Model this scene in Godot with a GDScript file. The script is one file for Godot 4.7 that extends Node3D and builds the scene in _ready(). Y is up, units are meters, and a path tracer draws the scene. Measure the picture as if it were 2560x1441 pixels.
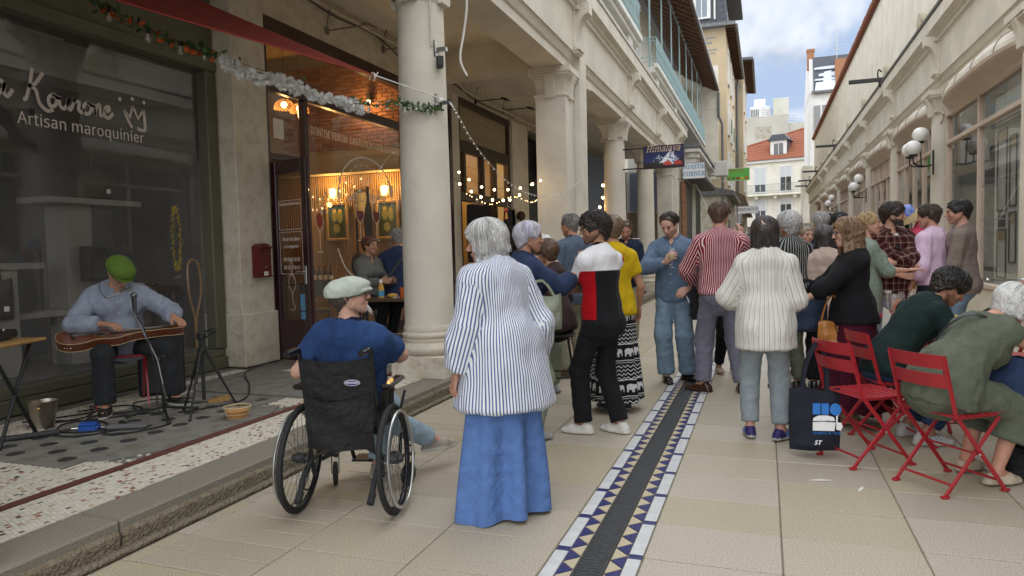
extends Node3D
# A covered-arcade shopping street: sunless daylight, arcade and shops on one side, bow-windowed shops on the other.

class MB:
	var v := PackedVector3Array()
	var n := PackedVector3Array()
	var t := PackedVector2Array()
	var c := PackedColorArray()
	var x := Transform3D()
	var col := Color.WHITE
	var tinted := false
	func vert(p: Vector3,nn: Vector3,uv: Vector2) -> void:
		v.append(x * p)
		n.append((x.basis * nn).normalized())
		t.append(uv)
		if tinted: c.append(col)
	func tri(a: Vector3,b: Vector3,d: Vector3,na: Vector3,nb: Vector3,nd: Vector3,ua := Vector2(0,0),ub := Vector2(1,0),ud := Vector2(1,1)) -> void:
		if (d - a).cross(b - a).dot(na + nb + nd) < .0:
			vert(a,na,ua); vert(d,nd,ud); vert(b,nb,ub)
		else:
			vert(a,na,ua); vert(b,nb,ub); vert(d,nd,ud)
	func quad(a: Vector3,b: Vector3,d: Vector3,e: Vector3,out := Vector3.ZERO) -> void:
		# a top-left, b top-right, d bottom-right, e bottom-left of a face looked at from outside
		var nn := (d - a).cross(b - a)
		if nn.length_squared() < 1e-16: nn = (e - a).cross(d - a)
		nn = nn.normalized()
		if out != Vector3.ZERO and nn.dot(out) < .0: nn = -nn
		tri(a,b,d,nn,nn,nn,Vector2(0,0),Vector2(1,0),Vector2(1,1))
		tri(a,d,e,nn,nn,nn,Vector2(0,0),Vector2(1,1),Vector2(0,1))
	func box(ctr: Vector3,s: Vector3,bs := Basis(),cham := .0) -> MB:
		var h := s * .5
		var k := minf(cham,minf(h.x,minf(h.y,h.z)) * .9)
		for ax in 3:
			var a := Vector3.ZERO; a[ax] = 1.0
			var p := Vector3.ZERO; p[(ax + 1) % 3] = 1.0
			var q := Vector3.ZERO; q[(ax + 2) % 3] = 1.0
			var hp: float = h[(ax + 1) % 3] - k
			var hq: float = h[(ax + 2) % 3] - k
			for sg in [-1.0,1.0]:
				var o: Vector3 = a * h[ax] * sg
				quad(ctr + bs * (o - p * hp + q * hq),ctr + bs * (o + p * hp + q * hq),ctr + bs * (o + p * hp - q * hq),ctr + bs * (o - p * hp - q * hq),bs * a * sg)
			if k > .0:
				var ha: float = h[ax] - k
				for sp in [-1.0,1.0]:
					for sq in [-1.0,1.0]:
						var e1: Vector3 = p * sp * (hp + k) + q * sq * hq
						var e2: Vector3 = p * sp * hp + q * sq * (hq + k)
						quad(ctr + bs * (e1 - a * ha),ctr + bs * (e1 + a * ha),ctr + bs * (e2 + a * ha),ctr + bs * (e2 - a * ha),bs * (p * sp + q * sq))
		if k > .0:
			for sx in [-1.0,1.0]:
				for sy in [-1.0,1.0]:
					for sz in [-1.0,1.0]:
						var sgn := Vector3(sx,sy,sz)
						var b0 := (h - Vector3(k,k,k)) * sgn
						var nn := bs * sgn.normalized()
						tri(ctr + bs * (b0 + Vector3(k * sx,0,0)),ctr + bs * (b0 + Vector3(0,k * sy,0)),ctr + bs * (b0 + Vector3(0,0,k * sz)),nn,nn,nn)
		return self
	func span(a: Vector3, b: Vector3, cham := 0.0) -> MB: # box between two corners
		return box((a + b) * .5,(b - a).abs(),Basis(),cham)
	func bar(a: Vector3, b: Vector3, w: float, d: float, up := Vector3.UP, cham := 0.0) -> MB: # a box along a line
		var z := (b - a).normalized()
		var y := (up - z * up.dot(z))
		if y.length() < 1e-4: y = Vector3.RIGHT - z * z.x
		y = y.normalized()
		return box((a + b) * .5,Vector3(w,d,a.distance_to(b)),Basis(y.cross(z),y,z),cham)
	func ring_strip(r0: PackedVector3Array,r1: PackedVector3Array,n0: PackedVector3Array,n1: PackedVector3Array,v0: float,v1: float) -> void:
		var m := r0.size()
		for i in m - 1:
			var u0 := float(i) / (m - 1)
			var u1 := float(i + 1) / (m - 1)
			tri(r0[i],r0[i + 1],r1[i + 1],n0[i],n0[i + 1],n1[i + 1],Vector2(u0,v0),Vector2(u1,v0),Vector2(u1,v1))
			tri(r0[i],r1[i + 1],r1[i],n0[i],n1[i + 1],n1[i],Vector2(u0,v0),Vector2(u1,v1),Vector2(u0,v1))
	func tube(pts: Array,rad,sides := 6,caps := true) -> MB:
		var m := pts.size()
		var prev := PackedVector3Array()
		var pn := PackedVector3Array()
		var side := Vector3.ZERO
		for i in m:
			var p: Vector3 = pts[i]
			var d: Vector3 = (pts[mini(i + 1,m - 1)] - pts[maxi(i - 1,0)]).normalized()
			if side == Vector3.ZERO:
				side = d.cross(Vector3.UP if absf(d.y) < .9 else Vector3.RIGHT).normalized()
			side = (side - d * side.dot(d)).normalized()
			var up := d.cross(side)
			var r: float = rad[i] if rad is Array or rad is PackedFloat32Array else rad
			var ring := PackedVector3Array()
			var rn := PackedVector3Array()
			for k in sides + 1:
				var a := TAU * k / sides
				var o := side * cos(a) + up * sin(a)
				ring.append(p + o * r)
				rn.append(o)
			if i > 0: ring_strip(prev,ring,pn,rn,float(i - 1) / (m - 1),float(i) / (m - 1))
			if caps and (i == 0 or i == m - 1) and r > .0005:
				var cn := -d if i == 0 else d
				for k in sides: tri(p,ring[k],ring[k + 1],cn,cn,cn)
			prev = ring
			pn = rn
		return self
	func lathe(prof: Array, segs := 24, at := Vector3.ZERO, turn := TAU, start := 0.0) -> MB: # prof: Vector2(radius, height); a repeated point makes a crease
		for i in prof.size() - 1:
			var a: Vector2 = prof[i]
			var b: Vector2 = prof[i + 1]
			if a.is_equal_approx(b): continue
			var fl := Vector2(b.y - a.y,a.x - b.x).normalized()
			var na := fl
			var nb := fl
			if i > 0 and not a.is_equal_approx(prof[i - 1]):
				var f0 := Vector2(a.y - prof[i - 1].y,prof[i - 1].x - a.x).normalized()
				if f0.dot(fl) > .6: na = (fl + f0).normalized()
			if i + 2 < prof.size() and not b.is_equal_approx(prof[i + 2]):
				var f1 := Vector2(prof[i + 2].y - b.y,b.x - prof[i + 2].x).normalized()
				if f1.dot(fl) > .6: nb = (fl + f1).normalized()
			for k in segs:
				var a0 := start + turn * k / segs
				var a1 := start + turn * (k + 1) / segs
				var d0 := Vector3(cos(a0),0,sin(a0))
				var d1 := Vector3(cos(a1),0,sin(a1))
				var p00 := at + d0 * a.x + Vector3(0,a.y,0)
				var p01 := at + d1 * a.x + Vector3(0,a.y,0)
				var p10 := at + d0 * b.x + Vector3(0,b.y,0)
				var p11 := at + d1 * b.x + Vector3(0,b.y,0)
				var m00 := d0 * na.x + Vector3(0,na.y,0)
				var m01 := d1 * na.x + Vector3(0,na.y,0)
				var m10 := d0 * nb.x + Vector3(0,nb.y,0)
				var m11 := d1 * nb.x + Vector3(0,nb.y,0)
				if a.x > 1e-5: tri(p00,p01,p11,m00,m01,m11)
				if b.x > 1e-5: tri(p00,p11,p10,m00,m11,m10)
		return self
	func ball(ctr: Vector3,r,segs := 12,rings := 8,bs := Basis()) -> MB:
		var rv: Vector3 = r if r is Vector3 else Vector3(r,r,r)
		var prev := PackedVector3Array()
		var pn := PackedVector3Array()
		for i in rings + 1:
			var th := PI * i / rings
			var ring := PackedVector3Array()
			var rn := PackedVector3Array()
			for k in segs + 1:
				var a := TAU * k / segs
				var d := Vector3(sin(th) * cos(a),cos(th),sin(th) * sin(a))
				ring.append(ctr + bs * (d * rv))
				rn.append((bs * (d / rv)).normalized())
			if i > 0: ring_strip(prev,ring,pn,rn,float(i - 1) / rings,float(i) / rings)
			prev = ring
			pn = rn
		return self
	func prism(poly: PackedVector2Array, d0: float, d1: float, tf := Transform3D()) -> MB: # outline in x, y pulled along z
		var keep := x
		x = x * tf
		var p := poly
		var idx := Geometry2D.triangulate_polygon(p)
		var mn := p[0]
		var mx := p[0]
		for q in p:
			mn = mn.min(q)
			mx = mx.max(q)
		var sz := (mx - mn).max(Vector2(1e-5,1e-5))
		for k in range(0,idx.size(),3):
			for s in 2:
				var z := d0 if s == 0 else d1
				var nn := Vector3(0,0,signf(z - (d1 if s == 0 else d0)))
				var q0 := p[idx[k]]
				var q1 := p[idx[k + 1]]
				var q2 := p[idx[k + 2]]
				var u0 := (q0 - mn) / sz
				var u1 := (q1 - mn) / sz
				var u2 := (q2 - mn) / sz
				tri(Vector3(q0.x,q0.y,z),Vector3(q1.x,q1.y,z),Vector3(q2.x,q2.y,z),nn,nn,nn,Vector2(u0.x,1 - u0.y),Vector2(u1.x,1 - u1.y),Vector2(u2.x,1 - u2.y))
		var sgn := -1.0 if Geometry2D.is_polygon_clockwise(p) else 1.0
		for i in p.size():
			var a := p[i]
			var b := p[(i + 1) % p.size()]
			var e := (b - a)
			quad(Vector3(a.x,a.y,d0),Vector3(b.x,b.y,d0),Vector3(b.x,b.y,d1),Vector3(a.x,a.y,d1),Vector3(e.y,-e.x,0) * sgn)
		x = keep
		return self
	func stroke(pts: Array, w, thick: float) -> MB: # a flat pen stroke in the x, y plane
		var m := pts.size()
		for i in m - 1:
			var a: Vector2 = pts[i]
			var b: Vector2 = pts[i + 1]
			var da: Vector2 = (b - (pts[i - 1] if i > 0 else a)).normalized().orthogonal()
			var db: Vector2 = ((pts[i + 2] if i + 2 < m else b) - a).normalized().orthogonal()
			var wa: float = (w[i] if w is Array else w) * .5
			var wb: float = (w[i + 1] if w is Array else w) * .5
			var q := [a + da * wa,b + db * wb,b - db * wb,a - da * wa]
			quad(Vector3(q[0].x,q[0].y,thick),Vector3(q[1].x,q[1].y,thick),Vector3(q[2].x,q[2].y,thick),Vector3(q[3].x,q[3].y,thick),Vector3(0,0,1))
			quad(Vector3(q[0].x,q[0].y,0),Vector3(q[1].x,q[1].y,0),Vector3(q[1].x,q[1].y,thick),Vector3(q[0].x,q[0].y,thick),Vector3(da.x,da.y,0))
			quad(Vector3(q[3].x,q[3].y,0),Vector3(q[2].x,q[2].y,0),Vector3(q[2].x,q[2].y,thick),Vector3(q[3].x,q[3].y,thick),Vector3(-da.x,-da.y,0))
		return self
	func quad_pane(px: float, z0: float, z1: float, y0: float, y1: float) -> MB: # a sheet of glass in a plane of constant x
		quad(Vector3(px,y1,z0),Vector3(px,y1,z1),Vector3(px,y0,z1),Vector3(px,y0,z0),Vector3.RIGHT)
		return self
	func quad_face(ctr: Vector3, w: float, h: float) -> MB: # an upright face looking along +z
		quad(ctr + Vector3(-w / 2,h / 2,0),ctr + Vector3(w / 2,h / 2,0),ctr + Vector3(w / 2,-h / 2,0),ctr + Vector3(-w / 2,-h / 2,0),Vector3.BACK)
		return self
	func lathe_disc(p: Vector2,r: float) -> void:
		for k in 12:
			var a := TAU * k / 12
			var e := TAU * (k + 1) / 12
			tri(Vector3(p.x,p.y,.002),Vector3(p.x + r * cos(a),p.y + r * sin(a),.002),Vector3(p.x + r * cos(e),p.y + r * sin(e),.002),Vector3.BACK,Vector3.BACK,Vector3.BACK)
	func mesh() -> ArrayMesh:
		var a := []
		a.resize(Mesh.ARRAY_MAX)
		a[Mesh.ARRAY_VERTEX] = v
		a[Mesh.ARRAY_NORMAL] = n
		a[Mesh.ARRAY_TEX_UV] = t
		if tinted: a[Mesh.ARRAY_COLOR] = c
		var m := ArrayMesh.new()
		m.add_surface_from_arrays(Mesh.PRIMITIVE_TRIANGLES,a)
		return m

static func spl(pts: Array, per := 6) -> Array: # Catmull-Rom through Vector2 or Vector3 points
	var out := []
	for i in pts.size() - 1:
		var p0 = pts[maxi(i - 1,0)]
		var p1 = pts[i]
		var p2 = pts[i + 1]
		var p3 = pts[mini(i + 2,pts.size() - 1)]
		for k in per:
			out.append(p1.cubic_interpolate(p2,p0,p3,float(k) / per))
	out.append(pts[-1])
	return out

static func V(x: float,y: float,z: float) -> Vector3: return Vector3(x,y,z)
static func U(x: float,y: float) -> Vector2: return Vector2(x,y)
static func TF(p: Vector3) -> Transform3D: return Transform3D(Basis(),p)
static func PV(a: Array) -> PackedVector2Array: return PackedVector2Array(a)
const B0 := Basis.IDENTITY
var taken := {}
var M := {}
var rng := RandomNumberGenerator.new()

func mb(tf := Transform3D()) -> MB:
	var m := MB.new()
	m.x = tf
	return m
func numbered(called: String) -> String:
	taken[called] = taken.get(called,-1) + 1
	return called if taken[called] == 0 else "%s_%03d" % [called,taken[called]]
func tag(o: Node3D,label: String,category: String,group := "",kind := "") -> Node3D:
	if label: o.set_meta("label",label)
	if category: o.set_meta("category",category)
	if group: o.set_meta("group",group)
	if kind: o.set_meta("kind",kind)
	return o
func thing(called: String,label: String,category: String,at := Vector3.ZERO,turn := .0,group := "") -> Node3D:
	var o := Node3D.new()
	o.name = numbered(called)
	add_child(o)
	o.position = at
	o.rotation.y = turn
	return tag(o,label,category,group)
func put(called: String,m,mat: Material,parent: Node = null) -> MeshInstance3D:
	var o := MeshInstance3D.new()
	o.mesh = m.mesh() if m is MB else m
	o.material_override = mat
	if parent == null:
		o.name = numbered(called)
		add_child(o)
	else:
		o.name = called
		parent.add_child(o,true)
	return o
func one(called: String,label: String,category: String,m,mat: Material,group := "") -> MeshInstance3D: # a thing of one mesh
	var o := put(called,m,mat)
	tag(o,label,category,group)
	return o
func struct(called: String,m,mat: Material) -> MeshInstance3D:
	var o := put(called,m,mat)
	o.set_meta("kind","structure")
	return o
func copy(o: Node3D,at: Vector3,turn: float,label: String) -> Node3D:
	var d := o.duplicate()
	d.name = numbered(str(o.name).rstrip("0123456789_") if str(o.name).right(3).is_valid_int() else str(o.name))
	add_child(d)
	d.position = at
	d.rotation.y = turn
	d.set_meta("label",label)
	return d

# ---------- materials ----------
func lin(r: float,g: float,b: float) -> Color: return Color(r,g,b).linear_to_srgb()
func noise_tex(freq: float,lo: Color,hi: Color,size := 512,oct := 4,kind := FastNoiseLite.TYPE_SIMPLEX_SMOOTH,sd := 1,mid = null) -> NoiseTexture2D:
	var f := FastNoiseLite.new()
	f.noise_type = kind
	f.frequency = freq
	f.fractal_octaves = oct
	f.seed = sd
	var t := NoiseTexture2D.new()
	t.width = size
	t.height = size
	t.seamless = true
	t.noise = f
	var g := Gradient.new()
	g.set_color(0,lo)
	g.set_color(1,hi)
	if mid != null: g.add_point(.5,mid)
	t.color_ramp = g
	return t
func grey(a: float) -> Color: return Color(a,a,a)
var T := {}
func mat(key: String,c: Color,rough := .8,metal := .0,opt := {}) -> StandardMaterial3D:
	var m := StandardMaterial3D.new()
	m.resource_name = key
	m.albedo_color = c
	m.roughness = rough
	m.metallic = metal
	m.cull_mode = BaseMaterial3D.CULL_DISABLED
	if opt.has("tex"):
		m.albedo_texture = opt.tex
		if not opt.get("uv",false):
			m.uv1_triplanar = true
			m.uv1_world_triplanar = opt.get("world",true)
		m.uv1_scale = Vector3.ONE * opt.get("scale",1.0)
	if opt.has("bump"):
		m.heightmap_enabled = true
		m.heightmap_texture = opt.bump
		m.heightmap_scale = opt.get("depth",1.0)
		if not opt.has("tex"):
			m.uv1_triplanar = true
			m.uv1_world_triplanar = opt.get("world",true)
			m.uv1_scale = Vector3.ONE * opt.get("scale",1.0)
	if opt.has("spec"): m.metallic_specular = opt.spec
	if opt.has("coat"):
		m.clearcoat_enabled = true
		m.clearcoat = opt.coat
		m.clearcoat_roughness = .1
	if opt.has("rim"):
		m.rim_enabled = true
		m.rim = opt.rim
		m.rim_tint = .5
	if opt.has("glow"):
		m.emission_enabled = true
		m.emission = opt.get("glow_color",c)
		m.emission_energy_multiplier = opt.glow
	if opt.has("back"):
		m.backlight_enabled = true
		m.backlight = opt.back
	if opt.get("tint",false): m.vertex_color_use_as_albedo = true
	M[key] = m
	return m
func glass(key: String,c: Color,a: float,rough := .0) -> StandardMaterial3D:
	var m := mat(key,Color(c.r,c.g,c.b,a),rough)
	m.transparency = BaseMaterial3D.TRANSPARENCY_ALPHA
	return m
func make_materials() -> void:
	T.mottle = noise_tex(.006,grey(.9),grey(1.0),512,5,FastNoiseLite.TYPE_SIMPLEX_SMOOTH,3)
	T.mottle2 = noise_tex(.01,Color(.86,.84,.8),grey(1.0),512,6,FastNoiseLite.TYPE_SIMPLEX_SMOOTH,13,Color(.965,.96,.95))
	T.grain = noise_tex(.08,grey(.72),grey(1.0),512,3,FastNoiseLite.TYPE_SIMPLEX,5)
	T.speck = noise_tex(.08,Color(.66,.63,.59),Color(1,1,1),1024,4,FastNoiseLite.TYPE_SIMPLEX,8,Color(.92,.91,.89))
	T.stain = noise_tex(.012,Color(.80,.765,.71),Color(1,1,1),512,6,FastNoiseLite.TYPE_SIMPLEX_SMOOTH,12,Color(.95,.94,.925))
	T.bumps = noise_tex(.03,grey(0),grey(1),512,5,FastNoiseLite.TYPE_SIMPLEX_SMOOTH,21)
	T.fine = noise_tex(.12,grey(0),grey(1),512,3,FastNoiseLite.TYPE_SIMPLEX,22)
	T.folds = noise_tex(.011,grey(0),grey(1),512,3,FastNoiseLite.TYPE_SIMPLEX_SMOOTH,31)
	T.wood = noise_tex(.03,Color(.72,.66,.6),Color(1,1,1),512,4,FastNoiseLite.TYPE_SIMPLEX,41)
	mat("cream",lin(.73,.685,.585),.75,0,{"tex": T.mottle,"scale": .35,"bump": T.bumps,"depth": .4})
	mat("cream_right",lin(.75,.695,.58),.75,0,{"tex": T.mottle,"scale": .35,"bump": T.bumps,"depth": .4})
	mat("cream_old",lin(.66,.61,.51),.85,0,{"tex": T.mottle2,"scale": .8,"bump": T.bumps,"depth": .6})
	mat("pale_pink",lin(.66,.53,.42),.6,0,{"tex": T.mottle,"scale": .5})
	mat("white_paint",lin(.76,.75,.71),.6,0,{"tex": T.mottle,"scale": .6})
	mat("stone",lin(.27,.25,.21),.85,0,{"tex": T.speck,"scale": 1.4,"bump": T.fine,"depth": .25})
	mat("stone_rough",lin(.23,.195,.14),.95,0,{"tex": T.stain,"scale": 2.2,"bump": T.bumps,"depth": 2.2})
	mat("concrete",lin(.22,.215,.195),.9,0,{"tex": T.stain,"scale": .8,"bump": T.fine,"depth": .3})
	mat("grout",lin(.22,.19,.14),.95,0,{"tex": T.stain,"scale": 1.2})
	for i in 4:
		var k: float = [1.0,.955,1.03,.925][i]
		mat("tile%d" % i,lin(.54 * k,.485 * k,.385 * k * [1.0,.93,1.06,1.02][i]),.5,0,{"tex": T.speck,"scale": 1.1,"bump": T.fine,"depth": .03})
	mat("marble",lin(.66,.67,.66),.35,0,{"tex": T.mottle,"scale": 2.5})
	mat("blue_tile",lin(.035,.04,.15),.3,0,{"tex": T.mottle,"scale": 3.0})
	mat("cream_tile",lin(.62,.54,.38),.5,0,{"tex": T.speck,"scale": 2.0})
	mat("iron",lin(.07,.075,.08),.5,.6,{"tex": T.stain,"scale": 3.0})
	mat("mosaic",Color.WHITE,.5,0,{"tint": true})
	mat("red_band",lin(.17,.055,.04),.6,0,{"tex": T.grain,"scale": 3.0})
	mat("dark_disc",lin(.045,.045,.042),.4)
	mat("green_frame",lin(.125,.125,.085),.45,0,{"tex": T.mottle,"scale": .6})
	mat("dark_room",lin(.045,.042,.038),.9,0,{"tex": T.mottle,"scale": .7})
	mat("grey_room",lin(.12,.115,.105),.9,0,{"tex": T.mottle,"scale": .7})
	mat("bordeaux",lin(.035,.008,.012),.35,0,{"tex": T.mottle,"scale": .8,"coat": .3})
	mat("mail_red",lin(.13,.012,.018),.35,.1)
	mat("brown_frame",lin(.065,.042,.028),.5,0,{"tex": T.wood,"scale": 1.0})
	mat("black",lin(.012,.012,.013),.5)
	mat("black_gloss",lin(.01,.01,.011),.22)
	mat("black_cloth",lin(.012,.012,.013),.85,0,{"bump": T.folds,"depth": 2.0,"scale": 2.0,"world": false})
	mat("charcoal",lin(.035,.035,.037),.6)
	mat("steel",lin(.55,.55,.55),.28,1.0)
	mat("chrome",lin(.8,.8,.8),.12,1.0)
	mat("brass",lin(.55,.4,.16),.3,1.0)
	mat("zinc",lin(.17,.18,.19),.5,.4,{"tex": T.stain,"scale": .8})
	mat("slate",lin(.075,.085,.11),.55,0,{"tex": T.stain,"scale": 1.0})
	mat("rail_blue",lin(.36,.53,.56),.5,0,{"tex": T.mottle,"scale": 1.5})
	mat("rafter",lin(.16,.09,.055),.85,0,{"tex": T.wood,"scale": 1.0})
	mat("rafter_dark",lin(.07,.045,.032),.9,0,{"tex": T.wood,"scale": .8})
	mat("ochre",lin(.52,.42,.27),.9,0,{"tex": T.mottle,"scale": .12,"bump": T.bumps,"depth": 1.0})
	mat("far_cream",lin(.8,.77,.66),.9,0,{"tex": T.mottle,"scale": .2})
	mat("far_grey",lin(.52,.5,.44),.95,0,{"tex": T.mottle,"scale": .06})
	mat("far_white",lin(.78,.78,.76),.9,0,{"tex": T.mottle,"scale": .15})
	mat("roof_red",lin(.36,.13,.075),.85,0,{"tex": T.stain,"scale": 1.4,"bump": T.bumps,"depth": 4.0})
	mat("brick",lin(.34,.15,.075),.9,0,{"tex": T.stain,"scale": 3.0})
	mat("brick_dark",lin(.25,.1,.05),.9,0,{"tex": T.stain,"scale": 3.0})
	mat("mortar",lin(.3,.24,.17),.95)
	mat("pine",lin(.5,.31,.12),.6,0,{"tex": T.wood,"scale": 2.0})
	mat("dark_wood",lin(.07,.035,.018),.5,0,{"tex": T.wood,"scale": 1.5})
	mat("table_wood",lin(.11,.06,.035),.55,0,{"tex": T.wood,"scale": 2.0,"world": false})
	mat("chair_red",lin(.42,.018,.028),.38,0,{"tex": T.mottle,"scale": 1.5,"coat": .15})
	mat("sail_red",lin(.55,.07,.045),.75,0,{"tex": T.grain,"scale": 2.0,"back": Color(.6,.12,.08)})
	mat("rope_white",lin(.72,.71,.68),.8)
	mat("white",lin(.8,.8,.79),.5)
	mat("dim_white",lin(.6,.58,.53),.6)
	mat("print_white",lin(.62,.57,.52),.7)
	mat("shaded_white",lin(.2,.195,.18),.7)  # darker copy of the off-white, the shop's interior shade put into its colour
	mat("petal",lin(.82,.82,.8),.7,0,{"back": Color(.5,.5,.5)})
	mat("leaf",lin(.055,.12,.025),.55,0,{"back": Color(.2,.35,.08)})
	mat("leaf_dark",lin(.03,.075,.02),.55)
	mat("flower_orange",lin(.6,.12,.02),.6,0,{"back": Color(.5,.15,.05)})
	mat("yellow",lin(.6,.45,.03),.7)
	mat("globe",lin(.82,.81,.77),.25)
	mat("bulb_warm",lin(1.0,.62,.25),.4,0,{"glow": 2.5})
	mat("bulb_hot",lin(1.0,.7,.35),.4,0,{"glow": 5.0})
	mat("bulb_off",lin(.75,.74,.7),.25)
	mat("window_dark",lin(.03,.034,.04),.08,0,{"spec": .7})
	mat("window_grey",lin(.2,.24,.28),.1)
	mat("blind",lin(.6,.62,.63),.6)
	mat("panel_grey",lin(.36,.37,.33),.55,0,{"tex": T.mottle,"scale": .8})
	mat("leather",lin(.05,.026,.014),.5)
	mat("leather_tan",lin(.42,.17,.04),.4,0,{"coat": .2})
	mat("paper",lin(.7,.68,.62),.8)
	mat("guitar",lin(.28,.085,.025),.3,0,{"tex": T.wood,"scale": 3.0,"world": false,"coat": .8})
	mat("guitar_side",lin(.16,.045,.015),.3,0,{"tex": T.wood,"scale": 3.0,"world": false,"coat": .8})
	mat("pedal_blue",lin(.02,.09,.4),.4,.2)
	mat("rubber",lin(.018,.018,.019),.8)
	mat("tan_mesh",lin(.55,.44,.26),.8)
	mat("sticker_blue",lin(.1,.3,.5),.5)
	mat("bistro_wall",lin(.34,.25,.13),.8,0,{"tex": T.mottle,"scale": .6})
	mat("bistro_ceiling",lin(.42,.28,.12),.5,0,{"tex": T.wood,"scale": .6})
	mat("sign_ochre",lin(.3,.25,.15),.6)
	mat("sign_ochre_text",lin(.36,.31,.2),.6)
	mat("black_front",lin(.03,.033,.036),.5)
	mat("cyan_sign",lin(.1,.5,.65),.5)
	mat("blue_blind",lin(.2,.24,.33),.7)
	mat("brick_pale",lin(.42,.21,.12),.9,0,{"tex": T.stain,"scale": 3.0})
	mat("bottle_dark",lin(.02,.018,.025),.3)
	mat("wine",lin(.12,.006,.02),.5)
	mat("wine_bright",lin(.3,.01,.02),.5)
	mat("vent_old",lin(.5,.48,.36),.9,0,{"tex": T.stain,"scale": .7})
	mat("cream_streaked",lin(.76,.71,.59),.9,0,{"tex": T.mottle,"scale": .25})
	mat("hood_shell",lin(.74,.68,.57),.6,0,{"tex": T.mottle,"scale": .6})
	mat("hood_rib",lin(.3,.24,.18),.7)
	mat("frieze_blue",lin(.22,.25,.26),.9)
	mat("rail_green",lin(.05,.12,.1),.6)
	mat("rail_far",lin(.2,.23,.22),.6)
	mat("far_patch",lin(.44,.42,.36),.95,0,{"tex": T.stain,"scale": .15})
	mat("far_grey_light",lin(.62,.62,.54),.95,0,{"tex": T.mottle,"scale": .1})
	mat("sheet",lin(.6,.66,.75),.3)
	mat("shutter_grey",lin(.28,.28,.29),.8)
	mat("stone_pale",lin(.5,.48,.4),.9,0,{"tex": T.stain,"scale": .5})
	mat("thatch",lin(.16,.13,.09),.95,0,{"tex": T.stain,"scale": 1.0})
	mat("food_yellow",lin(.5,.3,.05),.7)
	mat("food_orange",lin(.55,.22,.04),.7)
	mat("drink_orange",lin(.6,.15,.02),.3)
	mat("wine_white",lin(.55,.5,.2),.2)
	mat("handrim",lin(.6,.6,.58),.3,.9)
	mat("steel_dark",lin(.16,.16,.17),.4,.9)
	mat("badge_blue",lin(.05,.06,.2),.5)
	mat("binding",lin(.55,.42,.22),.4)
	mat("case_grey",lin(.12,.12,.125),.8)
	mat("bucket",lin(.45,.4,.34),.35,1.0)
	mat("sand",lin(.62,.45,.3),.6)
	mat("sign_white",lin(.75,.76,.78),.5)
	mat("sign_blue",lin(.07,.28,.5),.5)
	mat("sign_green",lin(.1,.4,.05),.5)
	mat("lamp_old",lin(.2,.18,.14),.7)
	mat("gold_dark",lin(.2,.15,.05),.5)
	mat("tote_navy",lin(.01,.012,.022),.9)
	mat("tote_blue",lin(.03,.18,.55),.8)
	mat("bag_denim",lin(.02,.035,.065),.85)
	mat("hat_blue",lin(.55,.6,.75),.8,0,{"tex": noise_tex(.06,Color(.25,.4,.8),Color(1,1,1),128,2,FastNoiseLite.TYPE_CELLULAR,2),"scale": 4.0,"world": false})
	mat("hat_straw",lin(.4,.3,.15),.8)
	mat("hat_red",lin(.5,.05,.09),.8)
	mat("hat_black",lin(.02,.02,.022),.8)
	mat("hat_maroon",lin(.16,.01,.02),.8)
	mat("gold_frame",lin(.36,.22,.07),.4,.4)
	mat("parchment",lin(.36,.3,.16),.8)
	mat("lamp_shade",lin(.55,.5,.4),.8)
	mat("rattan",lin(.4,.2,.05),.7)
	mat("leather_dim",lin(.035,.022,.014),.5)
	mat("shell",lin(.6,.42,.28),.3)
	mat("checker",lin(.3,.26,.2),.8,0,{"tex": noise_tex(.2,grey(.1),grey(1.0),64,1,FastNoiseLite.TYPE_CELLULAR,3),"scale": 6.0,"world": false})
	glass("pane",Color(1,1,1),.04)
	glass("clear",Color(1,1,1),.10)
	glass("smoky",Color(.1,.1,.1),.25)

# ---------- textures that hold print ----------
func image_tex(w: int,h: int,f: Callable) -> ImageTexture:
	var im := Image.create(w,h,false,Image.FORMAT_RGB8)
	for y in h:
		for x in w:
			im.set_pixel(x,y,f.call(x,y))
	return ImageTexture.create_from_image(im)
func text_mesh(s: String,size: float,depth := .002,serif := false,bold := false,align := HORIZONTAL_ALIGNMENT_LEFT,spacing := 0) -> TextMesh:
	var t := TextMesh.new()
	var f := SystemFont.new()
	f.font_names = PackedStringArray(["Droid Serif" if serif else "Droid Sans"])
	f.font_weight = 700 if bold else 400
	t.font = f
	t.text = s
	t.font_size = 64
	t.pixel_size = size / 64.0
	t.depth = depth
	t.curve_step = 2.0
	t.horizontal_alignment = align
	t.vertical_alignment = VERTICAL_ALIGNMENT_BOTTOM
	return t
func words_on(parent: Node,called: String,s: String,size: float,tf: Transform3D,mt: Material,serif := false,bold := false,align := HORIZONTAL_ALIGNMENT_LEFT) -> MeshInstance3D:
	var o := put(called,text_mesh(s,size,.003,serif,bold,align),mt,parent)
	o.transform = tf
	return o

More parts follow.
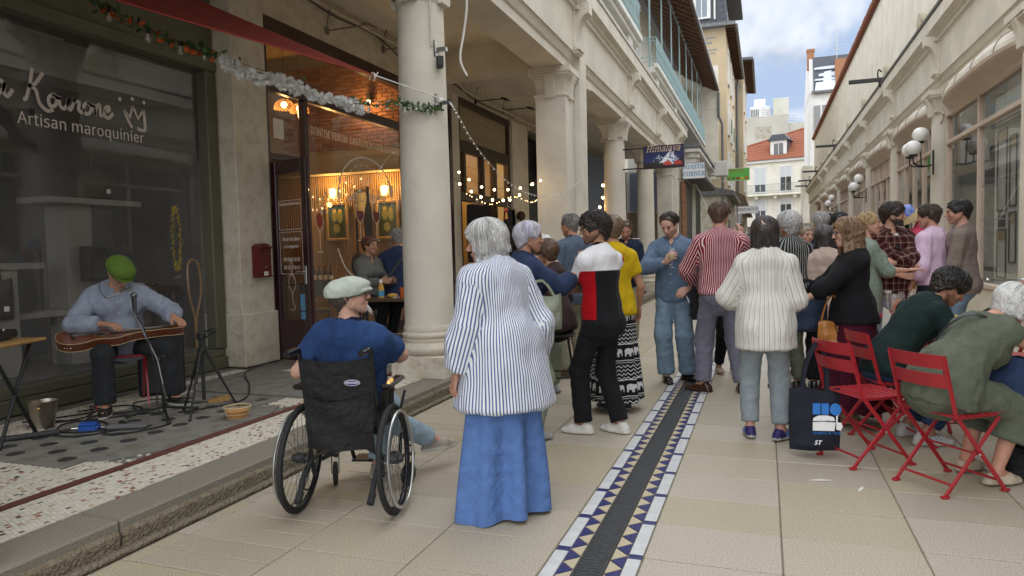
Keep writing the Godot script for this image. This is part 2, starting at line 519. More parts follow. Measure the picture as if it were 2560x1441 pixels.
# ---------- camera, sky, light ----------
func make_world() -> void:
	var cam := Camera3D.new()
	cam.name = "camera"
	cam.fov = 44.54
	cam.near = .05
	cam.far = 600.0
	cam.position = V(0,1.45,0)
	cam.rotation_degrees = V(-3.0,19.83,-1.37)
	add_child(cam)
	var e := Environment.new()
	e.background_mode = Environment.BG_SKY
	e.tonemap_mode = Environment.TONE_MAPPER_LINEAR
	e.tonemap_exposure = 3.6
	e.sdfgi_enabled = true
	e.ssao_enabled = true
	e.ssil_enabled = true
	var fn := FastNoiseLite.new()
	fn.seed = 7
	fn.frequency = 1.5
	fn.fractal_octaves = 6
	fn.domain_warp_enabled = true
	fn.domain_warp_amplitude = .5
	fn.domain_warp_frequency = 1.1
	var w := 1024
	var im := Image.create(w,w / 2,false,Image.FORMAT_RGBF)
	for y in w / 2:
		var th := PI * (y + .5) / (w / 2)
		for x in w:
			var ph := TAU * (x + .5) / w
			var d := V(sin(th) * cos(ph),cos(th),sin(th) * sin(ph))
			var c := Color(.24,.34,.53).lerp(Color(.34,.43,.58),clampf(1.0 - d.y,0,1))
			if d.y > .0:
				var q := d / (d.y + .35)
				var s := fn.get_noise_3d(q.x * .9,q.z * .9,3.0)
				var k := smoothstep(-.28,.45,s)
				var sh := smoothstep(.0,.5,fn.get_noise_3d(q.x * 1.3 + 5.0,q.z * 1.3,9.0))
				c = c.lerp(Color(.66,.68,.72).lerp(Color(.33,.37,.45),sh),k)
			else:
				c = Color(.2,.19,.17)
			im.set_pixel(x,y,c)
	var sk := PanoramaSkyMaterial.new()
	sk.panorama = ImageTexture.create_from_image(im)
	sk.energy_multiplier = .42
	e.sky = Sky.new()
	e.sky.sky_material = sk
	var we := WorldEnvironment.new()
	we.environment = e
	add_child(we)
	var sun := DirectionalLight3D.new()
	sun.name = "veiled_sun"
	sun.light_energy = .5
	sun.light_angular_distance = 165.0
	sun.light_color = Color(1.0,.99,.97)
	sun.shadow_enabled = true
	sun.look_at_from_position(V(1.0,10.0,1.0),Vector3.ZERO)
	add_child(sun)

func shift(o: Node3D) -> MB:
	return mb(TF(-o.position))

# ---------- ground ----------
const STEP := .165
func make_ground() -> void:
	struct("ground",mb().box(V(0,-.55,-60),V(160,1.0,200)),M.grout)
	var pav := Node3D.new()
	pav.name = "street_pavement"
	pav.set_meta("kind","structure")
	add_child(pav)
	var bed := put("mortar_bed",mb().box(V(.2,-.026,-24),V(6.5,.04,52)),M.grout,pav)
	rng.seed = 11
	var rest := []
	for i in 4: rest.append(mb())
	var shapes := {}
	var cols := [[-2.952,-2.868,.167,-2.33,40],[-2.862,-2.22,.167,-2.33,44],[-2.213,-1.584,.433,-2.42,22],[-1.577,-.972,.433,-2.42,26],[-.54,.066,.433,-2.37,34],[.073,.683,.433,-2.37,32],[.69,1.3,.433,-2.37,28],[1.307,1.92,.433,-2.8,24],[1.927,2.54,.433,-2.8,12],[2.547,3.2,.433,-2.8,6]]
	for cdef in cols:
		var x0: float = cdef[0]
		var x1: float = cdef[1]
		var pz: float = cdef[2]
		var z: float = cdef[3] + 2.0 * pz
		var k := -2
		while z > -48.0:
			var size := V(x1 - x0,.03,pz - .0065)
			var ctr := V((x0 + x1) / 2,-.015 + rng.randf_range(-.0012,.0012),z - pz / 2)
			var mi := rng.randi() % 4
			if k < int(cdef[4]) and k >= 0:
				var key := "%.3f_%.3f" % [size.x,size.z]
				if not shapes.has(key): shapes[key] = mb().box(Vector3.ZERO,size,B0,.003).mesh()
				var o := put("paving_tile",shapes[key],M["tile%d" % mi],pav)
				o.position = ctr
				o.rotation = V(rng.randf_range(-.0015,.0015),0,rng.randf_range(-.0015,.0015))
			else:
				rest[mi].box(ctr,size)
			z -= pz
			k += 1
	for i in 4:
		put("distant_paving",rest[i],M["tile%d" % i],pav).set_meta("kind","stuff")
	# drain
	var dr := Node3D.new()
	dr.name = "drain_channel"
	dr.set_meta("kind","structure")
	add_child(dr)
	put("channel_bed",mb().box(V(-.756,-.012,-24),V(.418,.016,52)),M.grout,dr)
	var pit := mb().box(V(-.756,-.003,-20),V(.13,.003,44))
	put("channel_pit",pit,M.black,dr)
	var strip := mb().box(Vector3.ZERO,V(.064,.024,.433 - .058),B0,.002).mesh()
	var sq := mb().box(Vector3.ZERO,V(.064,.025,.046),B0,.002).mesh()
	var tb := []
	var tc := []
	for sd in [-1.0,1.0]:
		var pb := PV([U(.033 * sd,.066),U(.033 * sd,-.066),U(-.031 * sd,.0)])
		var pc := PV([U(-.034 * sd,.064),U(-.034 * sd,-.064),U(.030 * sd,.0)])
		var flat := Transform3D(Basis(Vector3.RIGHT,PI / 2),Vector3.ZERO)
		tb.append(mb().prism(pb,-.006,.006,flat).mesh())
		tc.append(mb().prism(pc,-.006,.006,flat).mesh())
	var far_blue := mb()
	var far_white := mb()
	for i in range(-1,80):
		var zj := -2.37 - .433 * i
		for s in 2:
			var sd := -1.0 if s == 0 else 1.0
			var xo := -.756 + sd * .175
			var near := i < 36
			if near:
				put("blue_square",sq,M.blue_tile,dr).position = V(xo,-.0125,zj)
				put("marble_strip",strip,M.marble,dr).position = V(xo,-.012,zj - .2165)
			else:
				far_blue.box(V(xo,-.0125,zj),V(.064,.025,.046))
				far_white.box(V(xo,-.012,zj - .2165),V(.064,.024,.375))
			for k in 3:
				var zt := zj - .072 - .1443 * k
				var xt := -.756 + sd * .106
				if i < 24:
					put("blue_triangle",tb[s],M.blue_tile,dr).position = V(xt,-.006,zt)
					put("cream_triangle",tc[s],M.cream_tile,dr).position = V(xt,-.0065,zt - .0722)
				else:
					far_blue.x = TF(V(xt,-.006,zt))
					var pb := PV([U(.033 * sd,.066),U(.033 * sd,-.066),U(-.031 * sd,.0)])
					far_blue.prism(pb,-.006,.006,Transform3D(Basis(Vector3.RIGHT,PI / 2),Vector3.ZERO))
					far_blue.x = Transform3D()
	put("distant_blue_tiling",far_blue,M.blue_tile,dr).set_meta("kind","stuff")
	put("distant_marble",far_white,M.marble,dr).set_meta("kind","stuff")
	var g := mb()
	var half := .068
	for sx in [-1.0,1.0]: g.box(V(sx * (half - .006),-.004,0),V(.012,.012,.497))
	var rows := 17
	for r in rows:
		var z := -.2485 + .497 * (r + .5) / rows
		var jog := .016 if r % 2 == 0 else -.016
		g.box(V(0,-.004,z - .0145),V(half * 2 - .012,.011,.0135),B0,.002)
		g.box(V(jog,-.0042,z),V(.014,.011,.02))
	var gm := g.mesh()
	for i in 76:
		put("drain_grate",gm,M.iron,dr).position = V(-.756,0,-2.2 - .5 * i)
	# arcade floor and kerb
	var arc := Node3D.new()
	arc.name = "arcade_floor"
	arc.set_meta("kind","structure")
	add_child(arc)
	put("floor_slab",mb().span(V(-10.5,-.02,3),V(-3.3,STEP - .012,-48)),M.concrete,arc)
	rng.seed = 5
	var z0 := 1.0
	while z0 > -30.0:
		var ln := rng.randf_range(1.5,1.9)
		put("kerb_stone",mb().box(V(-3.165,STEP / 2 + .022,z0 - ln / 2),V(.29,STEP - .044,ln - .006),B0,.012),M.stone,arc)
		put("kerb_face",mb().box(V(-3.16,.052,z0 - ln / 2),V(.318,.13,ln - .012),B0,.02),M.stone_rough,arc)
		z0 -= ln
	put("kerb_foot",mb().box(V(-3.13,.012,-14.0),V(.33,.035,34),B0,.012),M.stone_rough,arc)
	put("red_band",mb().box(V(-3.78,STEP - .006,-14),V(.075,.016,34)),M.red_band,arc)
	put("cement_patch",mb().prism(PV([U(-3.83,-3.62),U(-3.83,-4.7),U(-3.95,-4.95),U(-4.2,-4.85),U(-4.42,-4.3),U(-4.46,-3.5),U(-4.35,-3.15),U(-4.0,-3.3)]),-.006,.006,Transform3D(Basis(Vector3.RIGHT,PI / 2),V(0,STEP - .004,0))),M.concrete,arc)
	var slab := put("pavement_light_slab",mb().span(V(-5.2,STEP - .01,-3.1),V(-4.12,STEP + .0035,-5.25)),M.concrete,arc)
	var disc := mb().lathe([U(0,.003),U(.055,.003),U(.057,.0)],18).mesh()
	for i in 4:
		for k in 9:
			var p := V(-4.27 - .24 * i,STEP + .0035,-3.25 - .235 * k - (.117 if i % 2 else .0))
			if p.z > -5.2: put("pavement_disc",disc,M.dark_disc,arc).position = p
	put("far_grey_slab",mb().span(V(-5.55,STEP - .01,-5.35),V(-3.86,STEP + .001,-6.5)),M.concrete,arc)
	# mosaic: strips either side of the red band, the nearest pieces as pieces of their own
	var cols2 := [Color(.66,.62,.53),Color(.7,.66,.57),Color(.6,.56,.47),Color(.4,.24,.18),Color(.5,.36,.2),Color(.06,.055,.05),Color(.3,.12,.09)]
	var tess := mb().box(Vector3.ZERO,V(.0185,.008,.0225)).mesh()
	var mm := MultiMesh.new()
	mm.transform_format = MultiMesh.TRANSFORM_3D
	mm.use_colors = true
	mm.mesh = tess
	var place := []
	var near_n := 0
	var tmats := []
	for i in cols2.size(): tmats.append(mat("tessera%d" % i,lin(cols2[i].r,cols2[i].g,cols2[i].b),.45))
	var strips := [[-3.335,20,-2.1,-9.5],[-3.835,14,-2.1,-5.3],[-4.13,36,-2.1,-3.12],[-4.13,50,-6.5,-8.6],[-5.25,24,-3.1,-6.5],[-3.835,4,-5.3,-6.5]]
	for sdef in strips:
		for i in sdef[1]:
			var x: float = sdef[0] - .0205 * i
			var nz := int((sdef[2] - sdef[3]) / .0245)
			for k in nz:
				var z: float = sdef[2] - .0245 * k - .008 * (i % 3)
				if sdef[0] == -3.835 and z < -3.3 and z > -5.0 and rng.randf() < .93: continue
				var r := rng.randf()
				var ci := rng.randi() % 3
				if r < .1: ci = 3 + rng.randi() % 4
				var b := Basis(Vector3.UP,rng.randf_range(-.12,.12))
				var p := V(x + rng.randf_range(-.0012,.0012),STEP - .006 + rng.randf_range(0,.0015),z)
				if near_n < 300 and sdef[0] == -3.335 and z < -2.55 and z > -3.1:
					near_n += 1
					var o := put("tessera",tess,tmats[ci],arc)
					o.transform = Transform3D(b,p)
				else:
					place.append([Transform3D(b,p),cols2[ci]])
	mm.instance_count = place.size()
	for i in place.size():
		mm.set_instance_transform(i,place[i][0])
		mm.set_instance_color(i,place[i][1])
	var mi3 := MultiMeshInstance3D.new()
	mi3.multimesh = mm
	mi3.material_override = M.mosaic
	mi3.name = "mosaic_field"
	mi3.set_meta("kind","stuff")
	arc.add_child(mi3)

# ---------- columns and entablature ----------
const CAP := [[.25,4.05],[.252,4.08],[.27,4.1],[.27,4.13],[.25,4.14],[.252,4.2],[.275,4.28],[.325,4.36],[.345,4.4]]
func column(b: Node3D,x: float,z: float,side: float,round_shaft := true,top := 4.5,foot := .0) -> void:
	var c := Node3D.new()
	c.name = "column"
	b.add_child(c,true)
	c.position = V(x,0,z) - b.position
	var mt: Material = M.cream if side < 0 else M.cream_right
	put("plinth",mb().span(V(-.31,foot,-.31),V(.31,.39,.31),.01),M.cream_old,c)
	if round_shaft:
		var pf := [U(.31,.39)]
		for i in 9: pf.append(U(.285 + .045 * sin(PI * i / 8.0),.39 + .13 * i / 8.0))
		pf.append_array([U(.285,.52),U(.29,.545),U(.275,.56)])
		for i in 7: pf.append(U(.272 + .022 * sin(PI * i / 6.0),.56 + .07 * i / 6.0))
		pf.append_array([U(.275,.64),U(.275,.64),U(.275,.68),U(.262,.7)])
		put("base",mb().lathe(pf,40),M.cream_old,c)
		put("shaft",mb().lathe([U(.262,.68),U(.262,1.4),U(.258,2.3),U(.25,3.2),U(.24,4.06)],40),mt,c)
	else:
		put("base",mb().span(V(-.29,.39,-.29),V(.29,.6,.29),.03),M.cream_old,c)
		put("shaft",mb().span(V(-.265,.6,-.265),V(.265,4.06,.265),.008),mt,c)
	var cap := mb()
	if round_shaft: cap.lathe([U(.24,4.0),U(.262,4.03),U(.262,4.07),U(.245,4.08),U(.245,4.14)],40)
	else: cap.span(V(-.285,4.02,-.285),V(.285,4.07,.285),.01)
	# flared bell of the capital, square in plan
	var prof := [[.235,4.06],[.24,4.14],[.255,4.22],[.285,4.3],[.33,4.35],[.35,4.36],[.35,4.4],[.37,4.4],[.37,4.5]]
	for i in prof.size() - 1:
		var r0: float = prof[i][0]
		var y0: float = prof[i][1]
		var r1: float = prof[i + 1][0]
		var y1: float = prof[i + 1][1]
		for k in 4:
			var q := Basis(Vector3.UP,PI / 2 * k)
			cap.quad(q * V(-r1,y1,r1),q * V(r1,y1,r1),q * V(r0,y0,r0),q * V(-r0,y0,r0),q * V(0,r0 - r1 if r1 > r0 else .0,.3))
	cap.quad(V(-.37,4.5,-.37),V(.37,4.5,-.37),V(.37,4.5,.37),V(-.37,4.5,.37),Vector3.UP)
	put("capital",cap,mt,c)
	for k in 4: # a tongue hangs on each face
		var q := Basis(Vector3.UP,PI / 2 * k)
		var tg := mb(Transform3D(q,Vector3.ZERO))
		tg.prism(PV([U(.24,4.0),U(.3,4.0),U(.31,4.12),U(.33,4.24),U(.375,4.38),U(.24,4.38)]),-.085,.085,Transform3D(Basis(Vector3.UP,PI / 2).inverse(),Vector3.ZERO))
		put("capital_tongue",tg,mt,c)

func console(b: Node3D,x: float,z: float,side: float) -> void:
	# scrolled bracket under the cornice; side -1 projects toward +x
	var mt: Material = M.cream if side < 0 else M.cream_right
	var s := -side
	var o := V(x,0,z) - b.position
	var pl := PV([U(-.06,4.86),U(.05,4.86)])
	for i in 9:
		var a := PI / 2 * i / 8.0
		pl.append(U(.05 + .2 * (1 - cos(a)),4.9 + .5 * sin(a)))
	pl.append_array([U(.27,5.4),U(.27,5.58),U(-.06,5.58)])
	for i in pl.size(): pl[i].x *= s
	put("console",mb(TF(o)).prism(pl,-.12,.12),mt,b)
	var ft := mb(TF(o))
	ft.box(V(.04 * s,4.83,0),V(.15,.06,.34),B0,.01)
	ft.box(V(.03 * s,4.78,0),V(.11,.05,.3),B0,.01)
	ft.box(V(.0,5.22,0),V(.09,.74,.36),B0,.006)
	ft.box(V(.03 * s,5.5,0),V(.17,.09,.4),B0,.01)
	put("console_pad",ft,mt,b)

func entablature(b: Node3D,xf: float,side: float,z0: float,z1: float) -> void:
	var mt: Material = M.cream if side < 0 else M.cream_right
	var s := -side
	var tf := TF(V(xf,0,0) - b.position)
	var arch := PV([U(-.62,4.5),U(-.1,4.5),U(-.1,4.63),U(-.07,4.66),U(-.02,4.78),U(.0,4.78),U(.0,5.42),U(-.62,5.42)])
	var corn := PV([U(-.62,5.42),U(.0,5.42),U(.015,5.47),U(.05,5.49),U(.06,5.54),U(.1,5.57),U(.11,5.62),U(.2,5.66),U(.2,5.92),U(-.62,5.96)])
	for pl in [arch,corn]:
		for i in pl.size(): pl[i].x *= s
	put("architrave",mb(tf).prism(arch,z0,z1),mt,b)
	put("cornice",mb(tf).prism(corn,z0,z1),mt,b)
	var g := PV([U(.17,5.935),U(.225,5.935),U(.235,5.985),U(.17,6.0)])
	for i in g.size(): g[i].x *= s
	put("gutter",mb(tf).prism(g,z0,z1),M.white_paint if side < 0 else M.zinc,b)

func vent(b: Node3D,x: float,z: float,mt: Material,h := .95) -> void:
	var pl := PV([U(-.26,5.96),U(.26,5.96),U(.26,5.96 + h - .3)])
	for i in 9: pl.append(U(.26 * cos(PI * i / 8.0),5.96 + h - .3 + .3 * sin(PI * i / 8.0)))
	pl.append(U(-.26,5.96 + h - .3))
	put("rounded_upstand",mb(Transform3D(Basis(Vector3.UP,PI / 2),V(x,0,z) - b.position)).prism(pl,-.2,.2),mt,b)

# a framed opening in a wall along z: posts and rails of a window frame
func frame_rect(m: MB,x: float,z0: float,z1: float,y0: float,y1: float,w: float,d: float) -> void:
	m.span(V(x - d / 2,y0,z0),V(x + d / 2,y1,z0 - w),.006)
	m.span(V(x - d / 2,y0,z1 + w),V(x + d / 2,y1,z1),.006)
	m.span(V(x - d / 2 + .002,y0,z0 - w),V(x + d / 2 - .002,y0 + w,z1 + w),.006)
	m.span(V(x - d / 2 + .002,y1 - w,z0 - w),V(x + d / 2 - .002,y1,z1 + w),.006)

# ---------- the arcade building on one side ----------
func make_left() -> void:
	var b := thing("arcade_building","long cream arcade building with round columns and shop fronts behind the kerb","building",V(-5.5,0,-14))
	entablature(b,-3.02,-1,4.0,-28.3)
	for c in [[-6.75,true],[-11.75,false],[-16.8,true],[-21.4,true],[-26.0,false],[-1.7,true]]:
		column(b,-3.38,c[0],-1,c[1])
		console(b,-3.02,c[0] - .1,-1)
		if c[0] < -10.0: vent(b,-3.2,c[0] - .3,M.white_paint)
	put("pier",shift(b).span(V(-3.3,0,-12.05),V(-3.0,4.8,-12.5),.008),M.cream,b)
	put("pier_cap",shift(b).span(V(-3.34,4.3,-12.5),V(-2.96,4.46,-12.72),.02),M.cream,b)
	put("far_pier",shift(b).span(V(-3.3,0,-26.3),V(-3.0,4.8,-26.75),.008),M.cream,b)
	# ceiling, upper wall, back wall of the arcade above the fronts
	put("arcade_ceiling",shift(b).span(V(-6.6,5.02,4),V(-3.64,5.2,-28.3)),M.cream,b)
	put("cross_beam",shift(b).span(V(-5.75,4.62,-6.5),V(-3.64,5.02,-6.9)),M.cream,b)
	put("cross_beam",shift(b).span(V(-5.75,4.55,-11.5),V(-3.64,5.02,-12.0)),M.cream,b)
	put("upper_wall",shift(b).span(V(-4.6,5.2,4),V(-4.3,10.4,-41)),M.cream,b)
	put("end_wall",shift(b).span(V(-8.0,5.2,-40.9),V(-2.4,11.4,-41.2)),M.cream,b)
	put("string_course",shift(b).span(V(-4.3,9.05,-40.85),V(-2.35,9.15,-40.9)),M.cream,b)
	put("drainpipe",shift(b).tube([V(-2.36,9.9,-40.8),V(-2.36,8.6,-40.8),V(-2.2,8.2,-41.05),V(-2.2,.2,-41.05)],.07,8),M.zinc,b)
	var fw := shift(b)
	fw.span(V(-6.2,4.42,4),V(-5.78,5.02,-6.62))
	fw.span(V(-6.2,4.42,-7.2),V(-5.76,5.02,-12.75))
	fw.span(V(-6.2,4.58,-12.75),V(-5.78,5.02,-28.3))
	put("shopfront_wall",fw,M.cream_old,b)
	put("back_wall",shift(b).span(V(-6.6,STEP,-16.2),V(-6.4,5.2,-28.3)),M.grey_room,b)
	# piers between shops
	var pr := shift(b)
	pr.span(V(-6.3,STEP,-6.62),V(-5.73,5.02,-7.2),.008)
	put("pier",pr,M.cream_old,b)
	put("pier_foot",shift(b).span(V(-6.28,STEP,-6.6),V(-5.69,.79,-7.215),.012),M.cream_old,b)
	put("pier",shift(b).span(V(-6.3,STEP,-12.72),V(-5.74,4.6,-13.02),.008),M.cream,b)
	put("pier",shift(b).span(V(-6.3,STEP,-16.08),V(-5.7,4.6,-17.25),.008),M.cream,b)
	put("pier",shift(b).span(V(-6.3,STEP,-21.0),V(-5.7,4.6,-21.8),.008),M.cream,b)
	# leather shop
	var f := shift(b)
	f.span(V(-6.1,STEP,3),V(-5.94,.30,-6.6),.008)
	f.span(V(-6.12,.30,3),V(-5.97,.40,-6.6),.012)
	f.span(V(-6.1,3.58,3),V(-5.93,3.7,-6.6),.012)
	f.span(V(-6.12,3.7,3),V(-5.98,4.42,-6.6),.01)
	f.span(V(-6.1,.4,-6.44),V(-5.95,3.58,-6.6),.01)
	put("window_frame",f,M.green_frame,b)
	put("window_pane",shift(b).quad_pane(-6.03,2.0,-6.44,.4,3.58),M.pane,b)
	var room := shift(b)
	room.span(V(-9.6,STEP + .001,3.0),V(-6.12,STEP + .003,-6.62))
	room.span(V(-9.7,STEP,3.0),V(-9.6,4.4,-6.62))
	room.span(V(-9.6,4.2,3.0),V(-6.13,4.3,-6.62))
	room.span(V(-9.6,STEP,-6.62),V(-6.13,4.2,-6.72))
	room.span(V(-9.6,STEP,3.0),V(-6.13,4.2,3.1))
	put("shop_interior",room,M.grey_room,b)
	put("display_floor",shift(b).span(V(-7.4,STEP + .01,2.9),V(-6.13,.42,-6.5),.01),M.grey_room,b)
	put("ceiling_beam",shift(b).span(V(-6.9,3.25,2.9),V(-6.5,3.62,-6.6)),M.shaded_white,b)
	put("ceiling_track",shift(b).span(V(-6.6,3.62,1.0),V(-6.55,3.66,-5.2)),M.dim_white,b)
	lettering_leather(b)
	# wine bistro
	var g := shift(b)
	g.span(V(-5.9,4.24,-7.2),V(-5.74,4.42,-12.72),.012)
	g.span(V(-5.88,STEP,-7.2),V(-5.76,4.24,-7.28),.01)
	g.span(V(-5.87,3.52,-7.28),V(-5.77,3.66,-12.6),.012)
	g.span(V(-5.88,STEP,-10.78),V(-5.76,3.52,-10.92),.01)
	g.span(V(-5.88,STEP,-12.6),V(-5.76,4.24,-12.72),.01)
	g.span(V(-5.87,STEP,-8.0),V(-5.77,3.52,-8.09),.01)
	g.span(V(-5.86,2.66,-7.28),V(-5.78,2.76,-8.0),.01)
	g.span(V(-5.86,STEP,-8.09),V(-5.78,.34,-10.78),.01)
	g.span(V(-5.86,STEP,-10.92),V(-5.78,.34,-12.6),.01)
	put("window_frame",g,M.bordeaux,b)
	for q in [[-8.09,-10.78,.34,3.52],[-10.92,-12.6,.34,3.52],[-7.28,-12.6,3.66,4.24],[-7.28,-8.0,2.76,3.52]]:
		put("window_pane",shift(b).quad_pane(-5.83,q[0],q[1],q[2],q[3]),M.pane,b)
	var dr := Node3D.new()
	dr.name = "door"
	b.add_child(dr,true)
	dr.position = V(-5.74,STEP + .012,-7.26) - b.position
	dr.rotation.y = deg_to_rad(-18)
	var df := mb()
	df.span(V(.0,0,-.024),V(.09,2.44,.024),.005)
	df.span(V(.6,0,-.024),V(.7,2.44,.024),.005)
	df.span(V(.09,2.28,-.023),V(.6,2.44,.023),.005)
	df.span(V(.09,0,-.023),V(.6,.5,.023),.005)
	put("door_frame",df,M.bordeaux,dr)
	put("door_pane",mb().box(V(.345,1.39,0),V(.52,1.8,.008)),M.smoky,dr)
	put("handle",mb().box(V(.645,1.05,.032),V(.04,.22,.012),B0,.004).tube([V(.645,1.09,.03),V(.645,1.09,.07),V(.53,1.09,.075)],.009,8),M.steel,dr)
	var dz := .008
	for r in [[.12,.57,1.6,1.95],[.12,.57,1.06,1.57]]:
		var fr := mb()
		for e in [[r[0],r[2],r[1],r[2]],[r[0],r[3],r[1],r[3]],[r[0],r[2],r[0],r[3]],[r[1],r[2],r[1],r[3]]]:
			fr.bar(V(e[0],e[1],dz),V(e[2],e[3],dz),.006,.002,V(0,0,1))
		put("notice_border",fr,M.print_white,dr)
	var lines := [["Horaires d'ouverture:",.05,1.88],["Vente sur place",.058,1.45],["et à emporter",.058,1.36],["09 20 02 56 05",.06,1.2],["06 70 37 90 55",.06,1.1]]
	for ln in lines:
		words_on(dr,"notice_lettering",ln[0],ln[1],Transform3D(Basis(V(.82,0,0),V(.12,1,0),V(0,0,1)),V(.345,ln[2],dz)),M.print_white,true,false,HORIZONTAL_ALIGNMENT_CENTER)
	put("glass_sketch",mb(TF(V(.34,.62,dz))).stroke(spl([U(-.08,.0),U(.04,.01),U(.0,.12),U(.0,.2),U(.07,.3),U(.03,.42),U(-.05,.42),U(-.07,.3),U(.0,.2)],5),.006,.002).stroke(spl([U(-.02,.4),U(.02,.52),U(-.01,.62),U(-.03,.5),U(.06,.36)],5),.005,.002),M.print_white,dr)
	put("sticker",mb().box(V(.54,.72,dz),V(.1,.2,.002)),M.sticker_blue,dr)
	put("sticker",mb().box(V(.54,.56,dz),V(.1,.09,.002)),M.sticker_blue,dr)
	# bistro interior
	var rm := shift(b)
	rm.span(V(-10.6,STEP,-7.2),V(-10.5,5.4,-11.7))
	rm.span(V(-10.5,5.3,-7.2),V(-6.2,5.4,-11.7))
	rm.span(V(-10.5,STEP,-7.1),V(-6.3,5.3,-7.2))
	put("bistro_interior",rm,M.bistro_wall,b)
	put("bistro_floor",shift(b).span(V(-10.5,STEP + .001,-7.2),V(-5.9,STEP + .004,-12.6)),M.dark_wood,b)
	put("party_wall",shift(b).span(V(-10.5,STEP,-11.7),V(-5.9,5.3,-11.8)),M.mortar,b)
	put("ceiling_panel",shift(b).span(V(-10.5,4.9,-7.2),V(-6.2,5.0,-10.3)),M.bistro_ceiling,b)
	rng.seed = 31
	var bm := [mb().box(Vector3.ZERO,V(.212,.058,.03),B0,.004).mesh(),mb().box(Vector3.ZERO,V(.208,.06,.034),B0,.005).mesh()]
	var n := 0
	for r in 23:
		for k in 13:
			if n >= 300: break
			var o := put("brick",bm[rng.randi() % 2],M.brick if rng.randf() < .6 else M.brick_dark,b)
			o.position = V(-6.02 - .224 * k - (.112 if r % 2 else .0),3.5 + .07 * r,-11.69) - b.position
			n += 1
	var sl := mb().box(Vector3.ZERO,V(.03,2.8,.03),B0,.004).mesh()
	for k in 66:
		put("wall_slat",sl,M.pine,b).position = V(-5.98 - .048 * k,1.57,-11.68) - b.position
	put("shelf_beam",shift(b).span(V(-10.4,2.98,-11.4),V(-5.95,3.3,-11.7),.01),M.bistro_wall,b)
	put("bar_counter",shift(b).span(V(-10.0,STEP,-8.2),V(-8.9,1.25,-11.6),.02),M.dark_wood,b)
	put("cabinet",shift(b).span(V(-10.4,STEP,-8.0),V(-9.9,3.0,-9.6),.02),M.pine,b)
	# clothes shop
	var h := shift(b)
	h.span(V(-5.92,4.44,-13.02),V(-5.76,4.58,-16.08),.01)
	h.span(V(-5.9,3.5,-13.02),V(-5.78,3.74,-16.08),.01)
	h.span(V(-5.9,2.5,-13.12),V(-5.78,2.68,-16.0),.01)
	for z in [-13.02,-13.28,-14.3,-15.05,-15.95]: h.span(V(-5.9,STEP if z < -15 or z > -13.2 else 2.68,z),V(-5.77,4.44 if z > -13.1 or z < -15.9 else 3.5,z - .13),.01)
	h.span(V(-5.9,STEP,-14.9),V(-5.8,2.5,-15.0),.01)
	put("window_frame",h,M.brown_frame,b)
	put("window_pane",shift(b).quad_pane(-5.84,-13.15,-15.95,2.68,3.5),M.pane,b)
	put("fascia_panel",shift(b).span(V(-5.87,3.74,-13.1),V(-5.83,4.44,-15.95)),M.sign_ochre,b)
	var hm := words_on(b,"fascia_lettering","Himalaya",.62,Transform3D(Basis(V(0,0,-.95),V(0,1,-.25),V(1,0,0)),V(-5.83,3.86,-13.4) - b.position),M.sign_ochre_text,true)
	var cr := shift(b)
	cr.span(V(-9.5,STEP,-12.95),V(-9.4,4.5,-16.2))
	cr.span(V(-9.4,4.3,-12.95),V(-6.0,4.4,-16.2))
	cr.span(V(-9.4,STEP,-16.1),V(-6.3,4.3,-16.2))
	cr.span(V(-9.4,STEP,-12.85),V(-6.3,4.3,-12.95))
	put("clothes_shop_interior",cr,M.bistro_wall,b)
	# dark fronts further down
	var dk := shift(b)
	dk.span(V(-6.05,STEP,-17.25),V(-5.84,4.3,-21.0))
	put("shutter_front",dk,M.black_front,b)
	put("shop_board",shift(b).span(V(-5.84,2.75,-18.9),V(-5.8,4.1,-20.95)),M.black,b)
	words_on(b,"board_lettering","NEX",.7,Transform3D(Basis(V(0,0,-1),Vector3.UP,Vector3.RIGHT),V(-5.79,3.1,-19.6) - b.position),M.cyan_sign,false,true)
	put("window_pane",shift(b).span(V(-5.86,.6,-17.4),V(-5.85,3.9,-18.8)),M.window_dark,b)
	put("blind",shift(b).span(V(-5.3,2.7,-21.8),V(-5.2,4.45,-28.2)),M.blue_blind,b)
	brick_face(b,V(-5.2,.3,-21.8),V(0,0,-1),6.4,2.4)
	put("box_unit",shift(b).span(V(-5.7,3.4,-18.0),V(-5.0,4.3,-18.8),.02),M.cream,b)
	# balconies above the cornice
	for bal in [[-10.0,-18.1],[-20.8,-38.2]]:
		balcony(b,bal[0],bal[1])
	overhang(b)
	# conduit pipes and cables under the ceiling
	put("conduit",shift(b).tube([V(-5.68,4.88,-8.0),V(-5.68,4.88,-12.6),V(-5.68,4.7,-13.2),V(-5.68,4.72,-21)],.025,6),M.cream_old,b)
	put("cable",shift(b).tube(spl([V(-5.7,4.95,-7.3),V(-5.7,4.82,-8.6),V(-5.7,4.86,-9.8),V(-5.7,4.66,-11),V(-5.7,4.74,-12.6),V(-5.7,4.62,-14.0),V(-5.7,4.66,-16.2)],6),.012,5),M.charcoal,b)
	put("cable",shift(b).tube(spl([V(-5.71,4.9,-5.9),V(-5.69,4.6,-6.4),V(-5.7,4.75,-6.7),V(-5.7,4.55,-6.85),V(-5.7,4.95,-7.1)],6),.01,5),M.charcoal,b)
	put("dangling_cable",shift(b).tube(spl([V(-3.12,4.5,-7.35),V(-3.11,4.2,-7.36),V(-3.14,3.9,-7.33),V(-3.18,3.6,-7.3),V(-3.13,3.42,-7.36)],6),.014,6),M.white_paint,b)
	put("column_conduit",shift(b).tube([V(-3.19,4.45,-6.57),V(-3.18,4.0,-6.57),V(-3.175,3.55,-6.57)],.012,6),M.dim_white,b)

